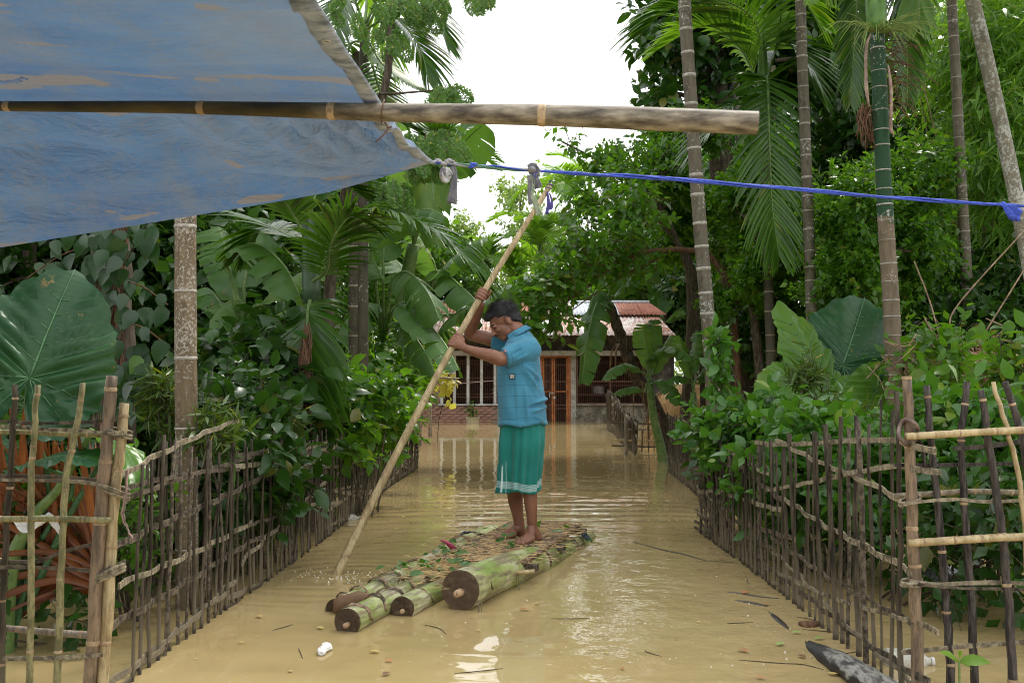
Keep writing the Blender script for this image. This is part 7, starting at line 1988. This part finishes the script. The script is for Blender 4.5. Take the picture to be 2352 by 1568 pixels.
for k in range(230):
    if k < 90: p = onz(gg.gauss(780, 55), gg.gauss(1322, 9))
    elif k < 130: p = onz(gg.gauss(880, 60), gg.gauss(1330, 10))
    else: p = onz(gg.uniform(1000, 2000), gg.uniform(1150, 1540))
    r = gg.uniform(.002, .0055); mb.ellipsoid((p.x, p.y, 0), (r, r, r), 6, 4)
M['bubble'] = simple('bubble', (.62, .56, .42), (.8, .76, .66), 10, .15)
o = mb.build('bubbles', M['bubble'], None); tag(o, 'froth bubbles around the foot of the pole', 'bubbles', None, 'stuff')
mb = MB(); gg = random.Random(4)
for (u, v) in ((1720, 1335), (1900, 1450), (1700, 1430), (1760, 1520), (1000, 1445), (1100, 1540), (1640, 1290), (1860, 1425), (1310, 1420), (1500, 1500), (690, 1500), (650, 1440), (1850, 1530), (1950, 1500)):
    p = onz(u, v); d = Vector((gg.gauss(0, 1), gg.gauss(0, .6), 0)).normalized() * gg.uniform(.05, .12)
    mb.tube(spline([p - d, p + Vector((gg.uniform(-.02, .02), gg.uniform(-.02, .02), .003)), p + d], 8), .0018, n=4)
o = mb.build('floating_twigs', M['stick'], None); tag(o, 'thin broken twigs scattered on the near water', 'twigs', None, 'stuff')
# ------------------------------------------------------------------ the man
n = NT('skin'); v = n.noise(n.pos(), 9, 5, .6)
c = n.ramp(v, [(.3, (.17, .070, .040)), (.7, (.27, .120, .072))])
sz = n.node('ShaderNodeSeparateXYZ'); n.link(n.pos(), sz.inputs[0])
c = n.mixc(n.ramp(sz.outputs[2], [(.12, .35), (.22, 0)]), c, (.44, .25, .17))
pr = n.node('ShaderNodeBsdfPrincipled'); n.link(c, pr.inputs['Base Color']); pr.inputs['Roughness'].default_value = .42
pr.inputs['Subsurface Weight'].default_value = .12; pr.inputs['Subsurface Radius'].default_value = (.02, .008, .004)
n.link(n.bump(n.noise(n.pos(), 120, 3), .12, .002), pr.inputs['Normal']); M['skin'] = n.done(pr.outputs[0])
MY = 6.25
man = thing('person', 'barefoot man in a blue striped polo shirt and green sarong punting with a long pole', 'person', (at(1205, 1245, MY).x, MY, .13))
mo_ = worldloc(man)
def J(u, v, dy=0.0): return at(u, v, MY + dy)
PX = MY / 2287
def limb(mb, pts, rads, n=14, flat=1.0, up=None):
    N = max(6, len(pts) * 5); P = spline(pts, N); rr = []
    R2 = spline([(r, 0, 0) for r in rads], N)
    mb.tube(P, [q.x for q in R2], n=n, flat=flat, up=up)
    for e, r in ((P[0], rads[0]), (P[-1], rads[-1])): mb.ellipsoid(e, (r, r, r), 12, 8)
def remeshed(mb, name, vox, mats, parent, smooth_it=4):
    o = mb.build(name, mats, parent)
    m1 = o.modifiers.new('vox', 'REMESH'); m1.mode = 'VOXEL'; m1.voxel_size = vox; m1.use_smooth_shade = True
    m2 = o.modifiers.new('sm', 'SMOOTH'); m2.iterations = smooth_it; m2.factor = .5
    dg = bpy.context.evaluated_depsgraph_get(); dg.update()
    me = bpy.data.meshes.new_from_object(o.evaluated_get(dg)); o.modifiers.clear(); old = o.data; o.data = me
    if not me.materials:
        for m in (mats if isinstance(mats, (list, tuple)) else [mats]): me.materials.append(m)
    me.polygons.foreach_set('use_smooth', [True] * len(me.polygons))
    return o
body = MB()
HC = J(1157, 737, 0); Fh = Vector((-.80, -.14, -.57)).normalized(); Uh = Vector((-.57, .0, .82)); Uh = (Uh - Fh * Uh.dot(Fh)).normalized(); Sh = Fh.cross(Uh)
RH = Matrix((Fh, Sh, Uh)).transposed()
def hd(f, s, u): return HC + (Fh * f + Sh * s + Uh * u) * 1.02
body.ellipsoid(hd(-.012, 0, .022), (.094, .072, .086), 24, 16, RH)      # cranium
body.ellipsoid(hd(.032, 0, -.030), (.058, .056, .070), 20, 14, RH)      # face
body.ellipsoid(hd(.058, 0, -.082), (.026, .030, .026), 14, 10, RH)      # chin
body.ellipsoid(hd(.02, 0, -.07), (.05, .050, .036), 14, 10, RH)         # jaw
body.ellipsoid(hd(.070, 0, .018), (.020, .046, .014), 14, 10, RH)       # brow
for s in (-1, 1):
    body.ellipsoid(hd(.058, s * .034, -.030), (.024, .018, .016), 12, 8, RH)   # cheek
    body.ellipsoid(hd(-.012, s * .076, -.014), (.019, .010, .032), 12, 8, RH)  # ear
    body.ellipsoid(hd(.0, s * .071, -.028), (.008, .008, .010), 10, 6, RH)
    body.ellipsoid(hd(.070, s * .031, .000), (.014, .015, .009), 12, 8, RH)    # lid
limb(body, [hd(.082, 0, .006), hd(.096, 0, -.018), hd(.106, 0, -.034)], [.009, .010, .013], 10)   # nose
body.ellipsoid(hd(.090, .011, -.037), (.011, .009, .008), 10, 6, RH); body.ellipsoid(hd(.090, -.011, -.037), (.011, .009, .008), 10, 6, RH)
body.ellipsoid(hd(.082, 0, -.056), (.013, .022, .007), 12, 8, RH); body.ellipsoid(hd(.080, 0, -.067), (.013, .019, .007), 12, 8, RH)   # lips
limb(body, [J(1205, 800, 0), J(1196, 772, 0), J(1180, 752, 0)], [.050, .058, .056], 14)   # neck
# trunk of the body under the clothes, joining neck, arms and legs
limb(body, [J(1199, 806, 0), J(1193, 860, 0), J(1196, 920, 0), J(1198, 985, 0)], [.085, .105, .10, .10], 18)
limb(body, [J(1205, 806, -.13), J(1198, 806, 0), J(1188, 798, .13)], [.050, .060, .050], 14)
limb(body, [J(1206, 1045, -.05), J(1200, 990, 0), J(1194, 1045, .07)], [.052, .085, .052], 14)
# near arm (his left)
nsh, nel, nwr = J(1208, 808, -.13), J(1149, 825, -.24), J(1069, 800, -.16)
limb(body, [nsh, nsh.lerp(nel, .5), nel], [.046, .046, .043], 16)
limb(body, [nel, nel.lerp(nwr, .22) + Vector((0, 0, .003)), nel.lerp(nwr, .6), nwr], [.042, .043, .034, .025], 16)
# far arm (his right)
fsh, fel, fwr = J(1185, 797, .13), J(1080, 767, .20), J(1104, 700, .02)
limb(body, [fsh, fsh.lerp(fel, .5) + Vector((0, 0, .004)), fel], [.046, .044, .041], 16)
limb(body, [fel, fel.lerp(fwr, .25) + Vector((-.008, 0, 0)), fel.lerp(fwr, .6), fwr], [.041, .042, .033, .025], 16)
# legs, feet
fan, nan_ = J(1194, 1212, .12), J(1223, 1213, -.02)
fkn, nkn = J(1187, 1105, .07), J(1213, 1100, -.025)
limb(body, [J(1192, 1040, .07), fkn, J(1183, 1140, .11), J(1189, 1180, .12), fan], [.050, .050, .050, .037, .032], 16)
limb(body, [J(1206, 1040, -.03), nkn, J(1218, 1140, -.03), J(1221, 1182, -.03), nan_], [.045, .041, .044, .034, .030], 16)
DZ = .132
def foot(an, heel, toe, flip):
    d = (toe - heel); L_ = d.length; d.normalize(); s = Vector((-d.y, d.x, 0)) * flip   # s points to big toe side
    h0 = Vector((heel.x, heel.y, DZ))
    limb(body, [an, an.lerp(h0 + d * L_ * .16 + Vector((0, 0, .035)), .7), h0 + d * L_ * .13 + Vector((0, 0, .034))], [.031, .033, .030], 12)
    body.ellipsoid(h0 + d * .032 + Vector((0, 0, .027)), (.034, .030, .028), 14, 10)
    limb(body, [an + d * .015, h0 + d * L_ * .42 + Vector((0, 0, .046)), h0 + d * L_ * .66 + Vector((0, 0, .028)), h0 + d * L_ * .78 + Vector((0, 0, .017))], [.030, .029, .024, .017], 14)
    for k, (o_, l_, r_) in enumerate(((.027, 1.0, .0135), (.010, .985, .0095), (-.006, .955, .009), (-.020, .915, .0085), (-.033, .865, .008))):
        a_ = h0 + d * L_ * .45 + s * o_ * .75 + Vector((0, 0, .026)); b_ = h0 + d * L_ * .78 + s * o_ + Vector((0, 0, .015)); c_ = h0 + d * (L_ * l_ - r_) + s * o_ * 1.12 + Vector((0, 0, r_ * .9))
        limb(body, [a_, b_, b_.lerp(c_, .5) + Vector((0, 0, .004)), c_], [.019, .0135, r_ * .95, r_], 10)
    return s
fs = foot(fan, Vector((at(1207, 1237, MY + .17).x, MY + .16, 0)), Vector((at(1139, 1240, MY + .08).x, MY + .06, 0)), -1)
ns = foot(nan_, Vector((at(1240, 1243, MY + .04).x, MY + .03, 0)), Vector((at(1188, 1253, MY - .14).x, MY - .17, 0)), 1)
# pole geometry is needed for the hands
pole_px = [(776, 1312, 5.86), (875, 1112, 5.97), (921, 1021, 6.03), (978, 912, 6.08), (1040, 795, 6.14), (1110, 672, 6.20), (1182, 556, 6.27), (1265, 424, 6.35)]
ppath = spline([at(*q) for q in pole_px], 80)
def ppt(v):
    return min(ppath, key=lambda p: abs(at(1176, v, p.y).z - p.z))
def pr_(p): return lerp(.0255, .0165, (p.z) / (ppath[-1].z))
def hand(wr, grip, pdir, side, curl_dir, r_p, thumb_up=.5, spread=.018):
    """palm between the wrist and the pole, four fingers wrapped round it, thumb from the side of the palm"""
    pdir = pdir.normalized(); out = (grip - wr); out = (out - pdir * out.dot(pdir)).normalized()
    tan = pdir.cross(out).normalized() * curl_dir
    palm_c = grip - out * (r_p + .012) * .55 + tan * (r_p + .010) * .85
    body.tube(spline([wr, wr.lerp(palm_c, .5) , palm_c], 8), [.024, .026, .029, .032, .034, .035, .034, .030], n=14, flat=.55, up=out.cross(tan) if False else tuple(tan))
    for k in range(4):
        o_ = pdir * ((k - 1.5) * spread * 1.12); rf_ = (.0092, .0098, .0095, .0082)[k]; ln_ = (.95, 1.05, 1.0, .85)[k]
        R1 = r_p + rf_ * .85; pts = [palm_c - out * .012 + o_ * .8]
        for a in np.linspace(0, 3.5 * ln_, 7):
            pts.append(grip + o_ + (tan * math.cos(a) + out * math.sin(a)) * R1)
        limb(body, pts, [.013] + [rf_ * q for q in (1.12, 1.05, 1.1, 1.0, .95, .9, .8)], 10)
    b_ = wr.lerp(palm_c, .45) + pdir * .022
    return palm_c, out, tan, b_
# near hand, lower on the pole: back of the hand to the camera
pd = (ppath[50] - ppath[40]).normalized()
g1p = ppt(788); 
pc, out, tan, b_ = hand(nwr, g1p, pd, 1, 1 if pd.cross((g1p - nwr)).y < 0 else -1, pr_(g1p))
limb(body, [b_, b_ + pd * .022 + out * .012, g1p + pd * .050 - out * .004 + tan * (pr_(g1p) + .006), g1p + pd * .060 + out * (pr_(g1p) + .004)], [.014, .0125, .0108, .009], 10)
g2p = ppt(676)
pc2, out2, tan2, b2_ = hand(fwr, g2p, pd, 1, 1 if pd.cross((g2p - fwr)).y > 0 else -1, pr_(g2p))
# far hand: thumb held open to the right of the pole
limb(body, [pc2.lerp(fwr, .3), J(1116, 684, -.01), J(1122, 676, -.03), J(1127, 668, -.04)], [.016, .0135, .012, .0095], 10)
bo = remeshed(body, 'body', .0042, M['skin'], man, 3)
# hair
n = NT('hair'); v = n.noise(n.pos((3, 3, 1)), 60, 4, .7); M['hair'] = n.done(n.pbr(n.ramp(v, [(.3, (.003, .003, .0035)), (.7, (.010, .010, .012))]), .6, n.bump(v, .8, .004), .5))
hair = MB(); hair.ellipsoid(hd(-.022, 0, .036), (.098, .079, .086), 24, 16, RH)
hair.ellipsoid(hd(.045, 0, .072), (.048, .056, .030), 16, 10, RH); hair.ellipsoid(hd(-.055, 0, -.018), (.058, .066, .062), 16, 12, RH)
ho = remeshed(hair, 'hair', .005, M['hair'], man, 2)
# cut hair back from the face and ears, and lift tufts
me = ho.data; cs = np.empty(len(me.vertices) * 3); me.vertices.foreach_get('co', cs); cs = cs.reshape(-1, 3) + np.array(mo_)
rel = (cs - np.array(HC)) / 1.02; f_ = rel @ np.array(Fh); s_ = rel @ np.array(Sh); u_ = rel @ np.array(Uh)
hl = np.where(f_ > -.01, .030 + (f_ > .03) * .018 + np.clip(f_, 0, 1) * .1, -.004 + (f_ + .01) * .9)   # hair line height
pull = np.clip((hl - u_) / .012, 0, 1)
cc = np.array(hd(-.012, 0, .0)); cs = cs + (cc - cs) * (pull * .22)[:, None]
nn = rel / (np.linalg.norm(rel, axis=1, keepdims=True) + 1e-9)
tuft = np.array([noise.noise(Vector((a * 60, b * 60, c_ * 40))) for a, b, c_ in zip(f_, s_, u_)])
cs = cs + nn * (tuft * .005 * (1 - pull))[:, None] + np.array(Fh)[None, :] * (np.clip(f_ - .06, 0, 1) * .18 * (1 - pull))[:, None]
me.vertices.foreach_set('co', (cs - np.array(mo_)).ravel()); me.update()
mb = MB(); g = random.Random(4)
for k in range(2600):
    a = g.uniform(0, 6.283); b = g.uniform(0, 1.9); dirv = Fh * math.cos(a) * math.sin(b) + Sh * math.sin(a) * math.sin(b) + Uh * math.cos(b)
    df, ds, du = dirv.dot(Fh), dirv.dot(Sh), dirv.dot(Uh)
    p = hd(-.022 + df * .094, ds * .076, .036 + du * .083)
    fr, ur = (p - HC).dot(Fh) / 1.02, (p - HC).dot(Uh) / 1.02
    if ur < (.035 if fr > -.01 else -.05 + 0 * fr) + (.02 if fr > .03 else 0): continue
    comb = (dirv * .45 + Fh * (.7 if fr > -.03 else -.1) - Uh * (.1 if ur > .05 else .6)).normalized()
    l = g.uniform(.016, .040) * (1.2 if fr > .04 else .8); w_ = comb.cross(dirv).normalized() * .0016
    q = p + dirv * .004; mb.add([q - w_, q + w_, q + comb * l * .6 + dirv * .005 + w_ * .6, q + comb * l + dirv * .001, q + comb * l * .6 + dirv * .005 - w_ * .6], [(0, 1, 2, 4), (4, 2, 3)])
mb.build('hair_tufts', M['hair'], ho, smooth=False, kind='stuff')
# brows, lashes, moustache
mb = MB()
for s in (-1, 1):
    mb.tube(spline([hd(.084, s * .012, .014), hd(.081, s * .030, .020), hd(.066, s * .047, .013)], 8), [.002, .0035, .004, .004, .004, .0035, .0025, .001], n=6)
mb.build('eyebrow', M['hair'], man)
for s in (-1, 1):
    mb = MB(); mb.tube(spline([hd(.079, s * .018, -.006), hd(.081, s * .031, -.009), hd(.069, s * .044, -.006)], 8), .0017, n=5)
    mb.build('eyelash', M['hair'], man)
mb = MB()
for s in (-1, 1): mb.tube(spline([hd(.096, 0, -.048), hd(.092, s * .012, -.050), hd(.080, s * .027, -.060)], 8), [.0045, .005, .005, .0045, .004, .003, .002, .001], n=6)
mb.build('moustache', M['hair'], man)
# shirt: torso and sleeves grown together
n = NT('shirt'); a = n.node('ShaderNodeAttribute'); a.attribute_name = 'stripe'
f = n.math('FRACT', n.math('DIVIDE', a.outputs['Fac'], .066))
ln_ = n.math('LESS_THAN', n.math('ABSOLUTE', n.math('SUBTRACT', f, .5)), .016)
v = n.noise(n.pos(), 6, 4)
c = n.ramp(v, [(.3, (.040, .185, .29)), (.7, (.062, .25, .37))])
c = n.mixc(ln_, c, (.018, .10, .17))
fb = n.noise(n.pos((1, 1, 1)), 420, 2)
M['shirt'] = n.done(n.pbr(c, .78, n.bump(fb, .25, .0015), .25, Sheen__Weight=.15))
sh = MB()
rings = [(1199.5, 974, .154, .205), (1199, 955, .150, .203), (1197, 920, .144, .202), (1195, 885, .142, .203), (1192, 850, .139, .205), (1191, 825, .134, .205), (1194, 808, .128, .203), (1195, 796, .118, .190, .12), (1195, 786, .100, .160, .25), (1192, 777, .080, .118, .42), (1189, 771, .066, .086, .58)]
rows = []
for (u, v, a_, b_, *tl_) in rings:
    c_ = J(u, v, 0); row = []; tl_ = tl_[0] if tl_ else 0
    for k in range(40):
        th_ = 2 * math.pi * k / 40; cx_, sx_ = math.cos(th_), math.sin(th_)
        row.append(c_ + Vector((a_ * math.copysign(abs(cx_) ** .85, cx_), b_ * math.copysign(abs(sx_) ** .9, sx_), tl_ * a_ * cx_)))
    rows.append(row + [row[0]])
base = len(sh.v)
nk = 41
for r_ in rows: sh.v.extend([tuple(p) for p in r_[:-1]])
for i in range(len(rows) - 1):
    for j in range(40):
        j2 = (j + 1) % 40; sh.f.append((i * 40 + j, i * 40 + j2, (i + 1) * 40 + j2, (i + 1) * 40 + j)); sh.m.append(0)
sh.f.append(tuple(range(39, -1, -1))); sh.m.append(0); sh.f.append(tuple((len(rows) - 1) * 40 + j for j in range(40))); sh.m.append(0)
ncuf = J(1157, 820, -.232); fcuf = J(1135, 782, .165)
def sleeve(p0, p1, r0, r1):
    d = (p1 - p0).normalized(); P = [p0.lerp(p1, t) for t in (0, .3, .6, .9, 1)]
    sh.tube(P, [r0, lerp(r0, r1, .35), lerp(r0, r1, .65), r1, r1], n=20); sh.ellipsoid(p0, (r0, r0, r0), 16, 10)
nsl = J(1216, 803, -.14); fsl = J(1188, 796, .13)
sleeve(nsl, ncuf, .078, .060); sleeve(fsl, fcuf, .076, .066)
so_ = remeshed(sh, 'shirt', .0065, M['shirt'], man, 5)
me = so_.data; nV = len(me.vertices); cs = np.empty(nV * 3); me.vertices.foreach_get('co', cs); cs = cs.reshape(-1, 3) + np.array(mo_)
nr = np.empty(nV * 3); me.vertices.foreach_get('normal', nr); nr = nr.reshape(-1, 3)
def segd(P, a, b):
    a, b = np.array(a), np.array(b); d = b - a; L_ = np.linalg.norm(d); d = d / L_; t = ((P - a) @ d); tc_ = np.clip(t, 0, L_)
    return np.linalg.norm(P - a - tc_[:, None] * d, axis=1), t, L_
dn, tn_, Ln = segd(cs, nsl, ncuf); df_, tf_, Lf = segd(cs, fsl, fcuf)
stripe = cs[:, 2].copy() + .012 * np.sin(cs[:, 0] * 9 + cs[:, 2] * 4)
isn = (dn < .085) & (tn_ > .03) & (cs[:, 1] < MY - .12); isf = (df_ < .085) & (tf_ > .03) & (cs[:, 1] > MY + .1)
stripe[isn] = tn_[isn] * .95 + .01; stripe[isf] = tf_[isf] + .02
# folds: long creases from the near armpit down to the back, soft drags at the waist and hem
ap = np.array(J(1195, 835, -.18)); rel = cs - ap
def crease(P0, P1, w, amp, wob=0.0):
    d_, t_, L_ = segd(cs, P0, P1); e = np.clip(np.sin(np.pi * np.clip(t_ / L_, 0, 1)), 0, 1)
    return amp * np.exp(-(d_ / w) ** 2) * e
Z = np.zeros(nV)
front = -.22
for (a_, b_, w_, am) in (((1197, 838), (1246, 905), .014, .009), ((1190, 850), (1240, 930), .012, -.010), ((1200, 835), (1243, 872), .011, .010), ((1186, 850), (1190, 965), .010, .008), ((1205, 880), (1213, 968), .010, .007), ((1178, 850), (1182, 968), .010, -.008),
                      ((1235, 925), (1254, 915), .012, .016), ((1215, 938), (1252, 924), .010, -.014), ((1222, 946), (1254, 934), .010, .012), ((1165, 835), (1150, 890), .012, -.007), ((1155, 850), (1146, 960), .014, .006), ((1200, 800), (1178, 815), .008, -.006), ((1215, 812), (1185, 828), .009, .006), ((1228, 850), (1238, 905), .012, -.008), ((1165, 900), (1168, 970), .012, .006), ((1230, 955), (1248, 972), .012, .006)):
    sa = at(a_[0], a_[1], MY + front); sb = at(b_[0], b_[1], MY + front + (.1 if b_[0] > 1235 else 0))
    # project onto x-z only so the crease follows the cloth
    A_, B_ = np.array([sa.x, sa.z]), np.array([sb.x, sb.z]); P2 = cs[:, [0, 2]]; d = B_ - A_; L_ = np.linalg.norm(d); d = d / L_; t_ = (P2 - A_) @ d; tc_ = np.clip(t_, 0, L_)
    dd = np.linalg.norm(P2 - A_ - tc_[:, None] * d, axis=1); e = np.sin(np.pi * np.clip((t_ + .01) / (L_ + .02), 0, 1)).clip(0)
    Z += (1.7 if a_[0] > 1194 or a_[1] < 830 else .5) * am * np.exp(-(dd / w_) ** 2) * e * (cs[:, 1] < MY + .05)
lowf = np.array([noise.noise(Vector((p[0] * 9, p[1] * 7, p[2] * 4))) + .6 * noise.noise(Vector((p[0] * 22, p[1] * 16, p[2] * 9 + 3))) for p in cs])
Z += lowf * .011
hemz = J(1200, 974).z
k = (cs[:, 2] < hemz + .02); Z[k] += .004
cs = cs + nr * Z[:, None]
# wavy hem
hm_ = np.clip((hemz + .05 - cs[:, 2]) / .05, 0, 1); cs[:, 2] += hm_ * (.008 * np.sin(np.arctan2(cs[:, 1] - MY, cs[:, 0] - J(1200, 970).x) * 5) + .006 * (cs[:, 0] - J(1200, 970).x) / .15)
me.vertices.foreach_set('co', (cs - np.array(mo_)).ravel())
at_ = me.attributes.new('stripe', 'FLOAT', 'POINT'); at_.data.foreach_set('value', stripe.astype(np.float32)); me.update()
M['shirt_plain'] = simple('shirt_plain', (.045, .20, .31), (.062, .25, .37), 5, .8)
# collar
mb = MB(); rows = []
cc_ = J(1189, 769, 0); cn_ = Vector((-.52, 0, .85)).normalized()
for k in range(25):
    th_ = lerp(-2.45, 2.45, k / 24); o_ = Vector((math.cos(th_), math.sin(th_), 0))
    o3 = Vector((o_.x, o_.y, o_.x * .60)); b0 = cc_ + Vector((o3.x * .064, o3.y * .080, o3.z * .064)); tp = b0 + cn_ * .030 - o3 * .004; lo_ = b0 + o3 * .020 - cn_ * (.008 + .014 * (abs(th_) > 2))
    rows.append([b0, tp, tp + o_ * .006, lo_])
mb.grid(rows); mb.build('collar', M['shirt_plain'], so_, solid=.004, sub=1)
def patch(u0, v0, u1, v1, mat, name, par, off=.004, rotm=0.0):
    pass
    """small patch laid on the near side of the shirt"""
    rows = []
    for i in range(4):
        row = []
        for j in range(5):
            s_, t_ = j / 4, i / 3; u, v = lerp(u0, u1, s_), lerp(v0, v1, t_) + rotm * (s_ - .5)
            rr = ray(u, v); o_ = Vector((0, 0, CAMZ)); hit = None
            # nearest shirt vertex along this ray
            d = cs - np.array(o_); tt = d @ np.array(rr.normalized()); pp = np.linalg.norm(d - tt[:, None] * np.array(rr.normalized()), axis=1)
            idx = np.where(pp < .010)[0]; k_ = idx[np.argmin(tt[idx])] if len(idx) else np.argmin(pp)
            p = o_ + rr.normalized() * (tt[k_] - off); row.append(p)
        rows.append(row)
    # flatten the depth noise: keep the mean plane
    ys = [p.y for r in rows for p in r]; 
    mb = MB(); mb.grid(rows); return mb.build(name, mat, par, solid=.0012), rows
lab_, rw = patch(1170, 859, 1183, 870, M['black'], 'pocket_label', so_, .006)
def quad(rows, s0, s1, t0, t1, off=.0022):
    def P(s, t):
        a, b, c_, d = rows[0][0], rows[0][-1], rows[-1][0], rows[-1][-1]
        return a.lerp(b, s).lerp(c_.lerp(d, s), t) + Vector((0, -off - .002, 0))
    return [P(s0, t0), P(s1, t0), P(s1, t1), P(s0, t1)]
mb = MB()
for (t0, t1, segs) in ((.14, .40, ((.10, .16), (.20, .27), (.31, .42), (.47, .54), (.58, .70), (.74, .88))), (.50, .62, ((.16, .84),)), (.70, .76, ((.16, .46), (.56, .88))), (.82, .88, ((.16, .46), (.56, .84)))):
    for s0, s1 in segs: mb.add(quad(rw, s0, s1, t0, t1), [(0, 1, 2, 3)])
mb.build('lettering', M['foam'], lab_, smooth=False)
lab2, rw2 = patch(1157.5, 803.5, 1163.5, 807.5, simple('red_tag', (.42, .06, .04), (.5, .09, .06)), 'sleeve_label', so_, .005, 4)
mb = MB(); mb.add(quad(rw2, .2, .8, .35, .65), [(0, 1, 2, 3)]); mb.build('lettering', M['foam'], lab2, smooth=False)
# pocket seam and sleeve hem
# sarong
n = NT('sarong'); a = n.node('ShaderNodeAttribute'); a.attribute_name = 'rib'; sp = n.node('ShaderNodeSeparateXYZ'); n.link(a.outputs['Vector'], sp.inputs[0])
h_ = sp.outputs[1]   # height above hem
x_ = sp.outputs[0]
def stripeat(sock, c0, w_): return n.math('LESS_THAN', n.math('ABSOLUTE', n.math('SUBTRACT', sock, c0)), w_)
c = n.ramp(n.noise(n.pos(), 5, 4), [(.3, (.007, .145, .125)), (.7, (.014, .22, .185))])
band = n.math('LESS_THAN', n.math('ABSOLUTE', n.math('SUBTRACT', h_, .046)), .022)
c = n.mixc(n.math('MULTIPLY', n.math('MULTIPLY', band, n.noise(n.pos(), 8, 3)), .75), c, (.42, .60, .62))
for h0 in (.026, .036, .046, .056, .066): c = n.mixc(n.math('MULTIPLY', stripeat(h_, h0, .0018), .5), c, (.62, .72, .72))
chk = n.math('MULTIPLY', sp.outputs[2], n.math('LESS_THAN', n.math('FRACT', n.math('MULTIPLY', x_, 62)), .35))
c = n.mixc(n.math('MULTIPLY', chk, .75), c, (.70, .78, .78))
M['sarong'] = n.done(n.pbr(c, .7, n.bump(n.noise(n.pos(), 260, 2), .2, .0015), .25, Sheen__Weight=.15))
V = []; A = []; Fc = []
NZ, NT_ = 46, 140
rs = [(1200, 958, .128, .165), (1200, 985, .136, .170), (1199, 1020, .138, .165), (1197, 1060, .130, .150), (1194, 1095, .127, .138), (1192, 1127, .128, .130)]
hz = J(1192, 1127).z
for i in range(NZ):
    t = i / (NZ - 1); u, v, a_, b_ = slerp([Vector(r) for r in rs], t) if False else [slerp([r[q] for r in rs], min(.9999, t)) for q in range(4)]
    c_ = J(u, v, 0)
    for j in range(NT_):
        th_ = 2 * math.pi * j / NT_
        o_ = Vector((math.cos(th_), math.sin(th_), 0))
        fold = (.2 + .8 * t) * (.024 * (1 - abs(math.sin(th_ * 4.5 + .9 * t + .4 * math.sin(t * 5))) ** .7 - .35) + .009 * math.sin(th_ * 17 + 2 - t)) + .006 * noise.noise(Vector((o_.x * 3, o_.y * 3, t * 4)))
        # front overlap pleat, on the near front side
        dth = (th_ - math.radians(218)); pl = math.exp(-(dth / .16) ** 2) * (.018 + .012 * t) - math.exp(-((dth - .30) / .12) ** 2) * .022 * (.4 + t)
        # gathers between the legs
        r_ = 1
        gx_ = -.020 * t * math.exp(-((th_ - math.radians(232)) / .18) ** 2)
        p = c_ + Vector((o_.x * a_, o_.y * b_, 0)) + o_ * (fold + pl + gx_)
        p.z += .010 * math.sin(th_ * 3 + 1) * t - .012 * t * math.exp(-((th_ - math.radians(235)) / .3) ** 2)
        hh = (1 - t) * (J(1200, 958).z - hz)
        chkv = 1.0 if (math.radians(196) < th_ < math.radians(226) and hh < .20 and hh > (math.degrees(th_) - 196) * .0001 and (hh < .03 + (math.degrees(th_) - 196) * .006)) else 0.0
        V.append(tuple(p - mo_)); A.append((th_ * .14, hh - .012 * math.sin(th_ * 2.2), chkv))
for i in range(NZ - 1):
    for j in range(NT_):
        j2 = (j + 1) % NT_; Fc.append((i * NT_ + j, (i + 1) * NT_ + j, (i + 1) * NT_ + j2, i * NT_ + j2))
me = bpy.data.meshes.new('sarong'); me.from_pydata(V, [], Fc)
at_ = me.attributes.new('rib', 'FLOAT_VECTOR', 'POINT'); at_.data.foreach_set('vector', np.array(A, dtype=np.float32).ravel())
lo = link_mesh('sarong', me, M['sarong'], man); md = lo.modifiers.new('thick', 'SOLIDIFY'); md.thickness = .003; md.offset = 1
# toenails
mb = MB(); me = None

# ------------------------------------------------------------------ the punting pole
pole = thing('punting_pole', 'long pale bamboo pole held by the man, its foot in the water', 'pole', tuple(ppath[0]))
full = [ppath[0] + (ppath[0] - ppath[4]).normalized() * .3] + ppath
mb = MB(); N_ = len(full)
node_v = (1282, 1087, 1005, 917, 845, 805, 737, 640, 556, 505, 455)
rr = [pr_(p) if p.z > 0 else .0255 for p in full]
mb.tube(full, rr, n=16); mb.build('culm', M['bamboo_tan'], pole)
for v in (1283, 1088, 917, 737, 560):
    p = ppt(v); i = ppath.index(p); tn = (ppath[min(79, i + 1)] - ppath[max(0, i - 1)]).normalized(); r = pr_(p)
    mb = MB(); mb.tube([p - tn * .010, p - tn * .003, p, p + tn * .003, p + tn * .010], [r * .99, r * 1.02, r * 1.03, r * 1.10, r * .99], n=16, caps=False); mb.build('joint', M['bamboo_node'], pole)
tw_ = thing('violet_twine', 'violet twine with two dangling tails tied near the top of the pole', 'twine', tuple(ppt(437)))
p = ppt(440); mb = MB(); tn = (ppath[-1] - ppath[-4]).normalized()
P = [p + tn * (.004 * a) + (Vector((0, 1, 0)) * math.cos(a) + tn.cross(Vector((0, 1, 0))) * math.sin(a)) * .019 for a in np.linspace(0, 18, 60)]
mb.tube(P, .0030, n=5); mb.build('wrap', M['rag_violet'], tw_)
for k, (a_, b_, c_) in enumerate((((1258, 443), (1262, 465), (1264, 482)), ((1262, 443), (1267, 460), (1266, 478)), ((1257, 440), (1258, 470), (1256, 492)))):
    ragstrip(tw_, [a_, b_, c_], 6.32, (3, 4, 9), 'rag_violet', 'tail', k, .4)
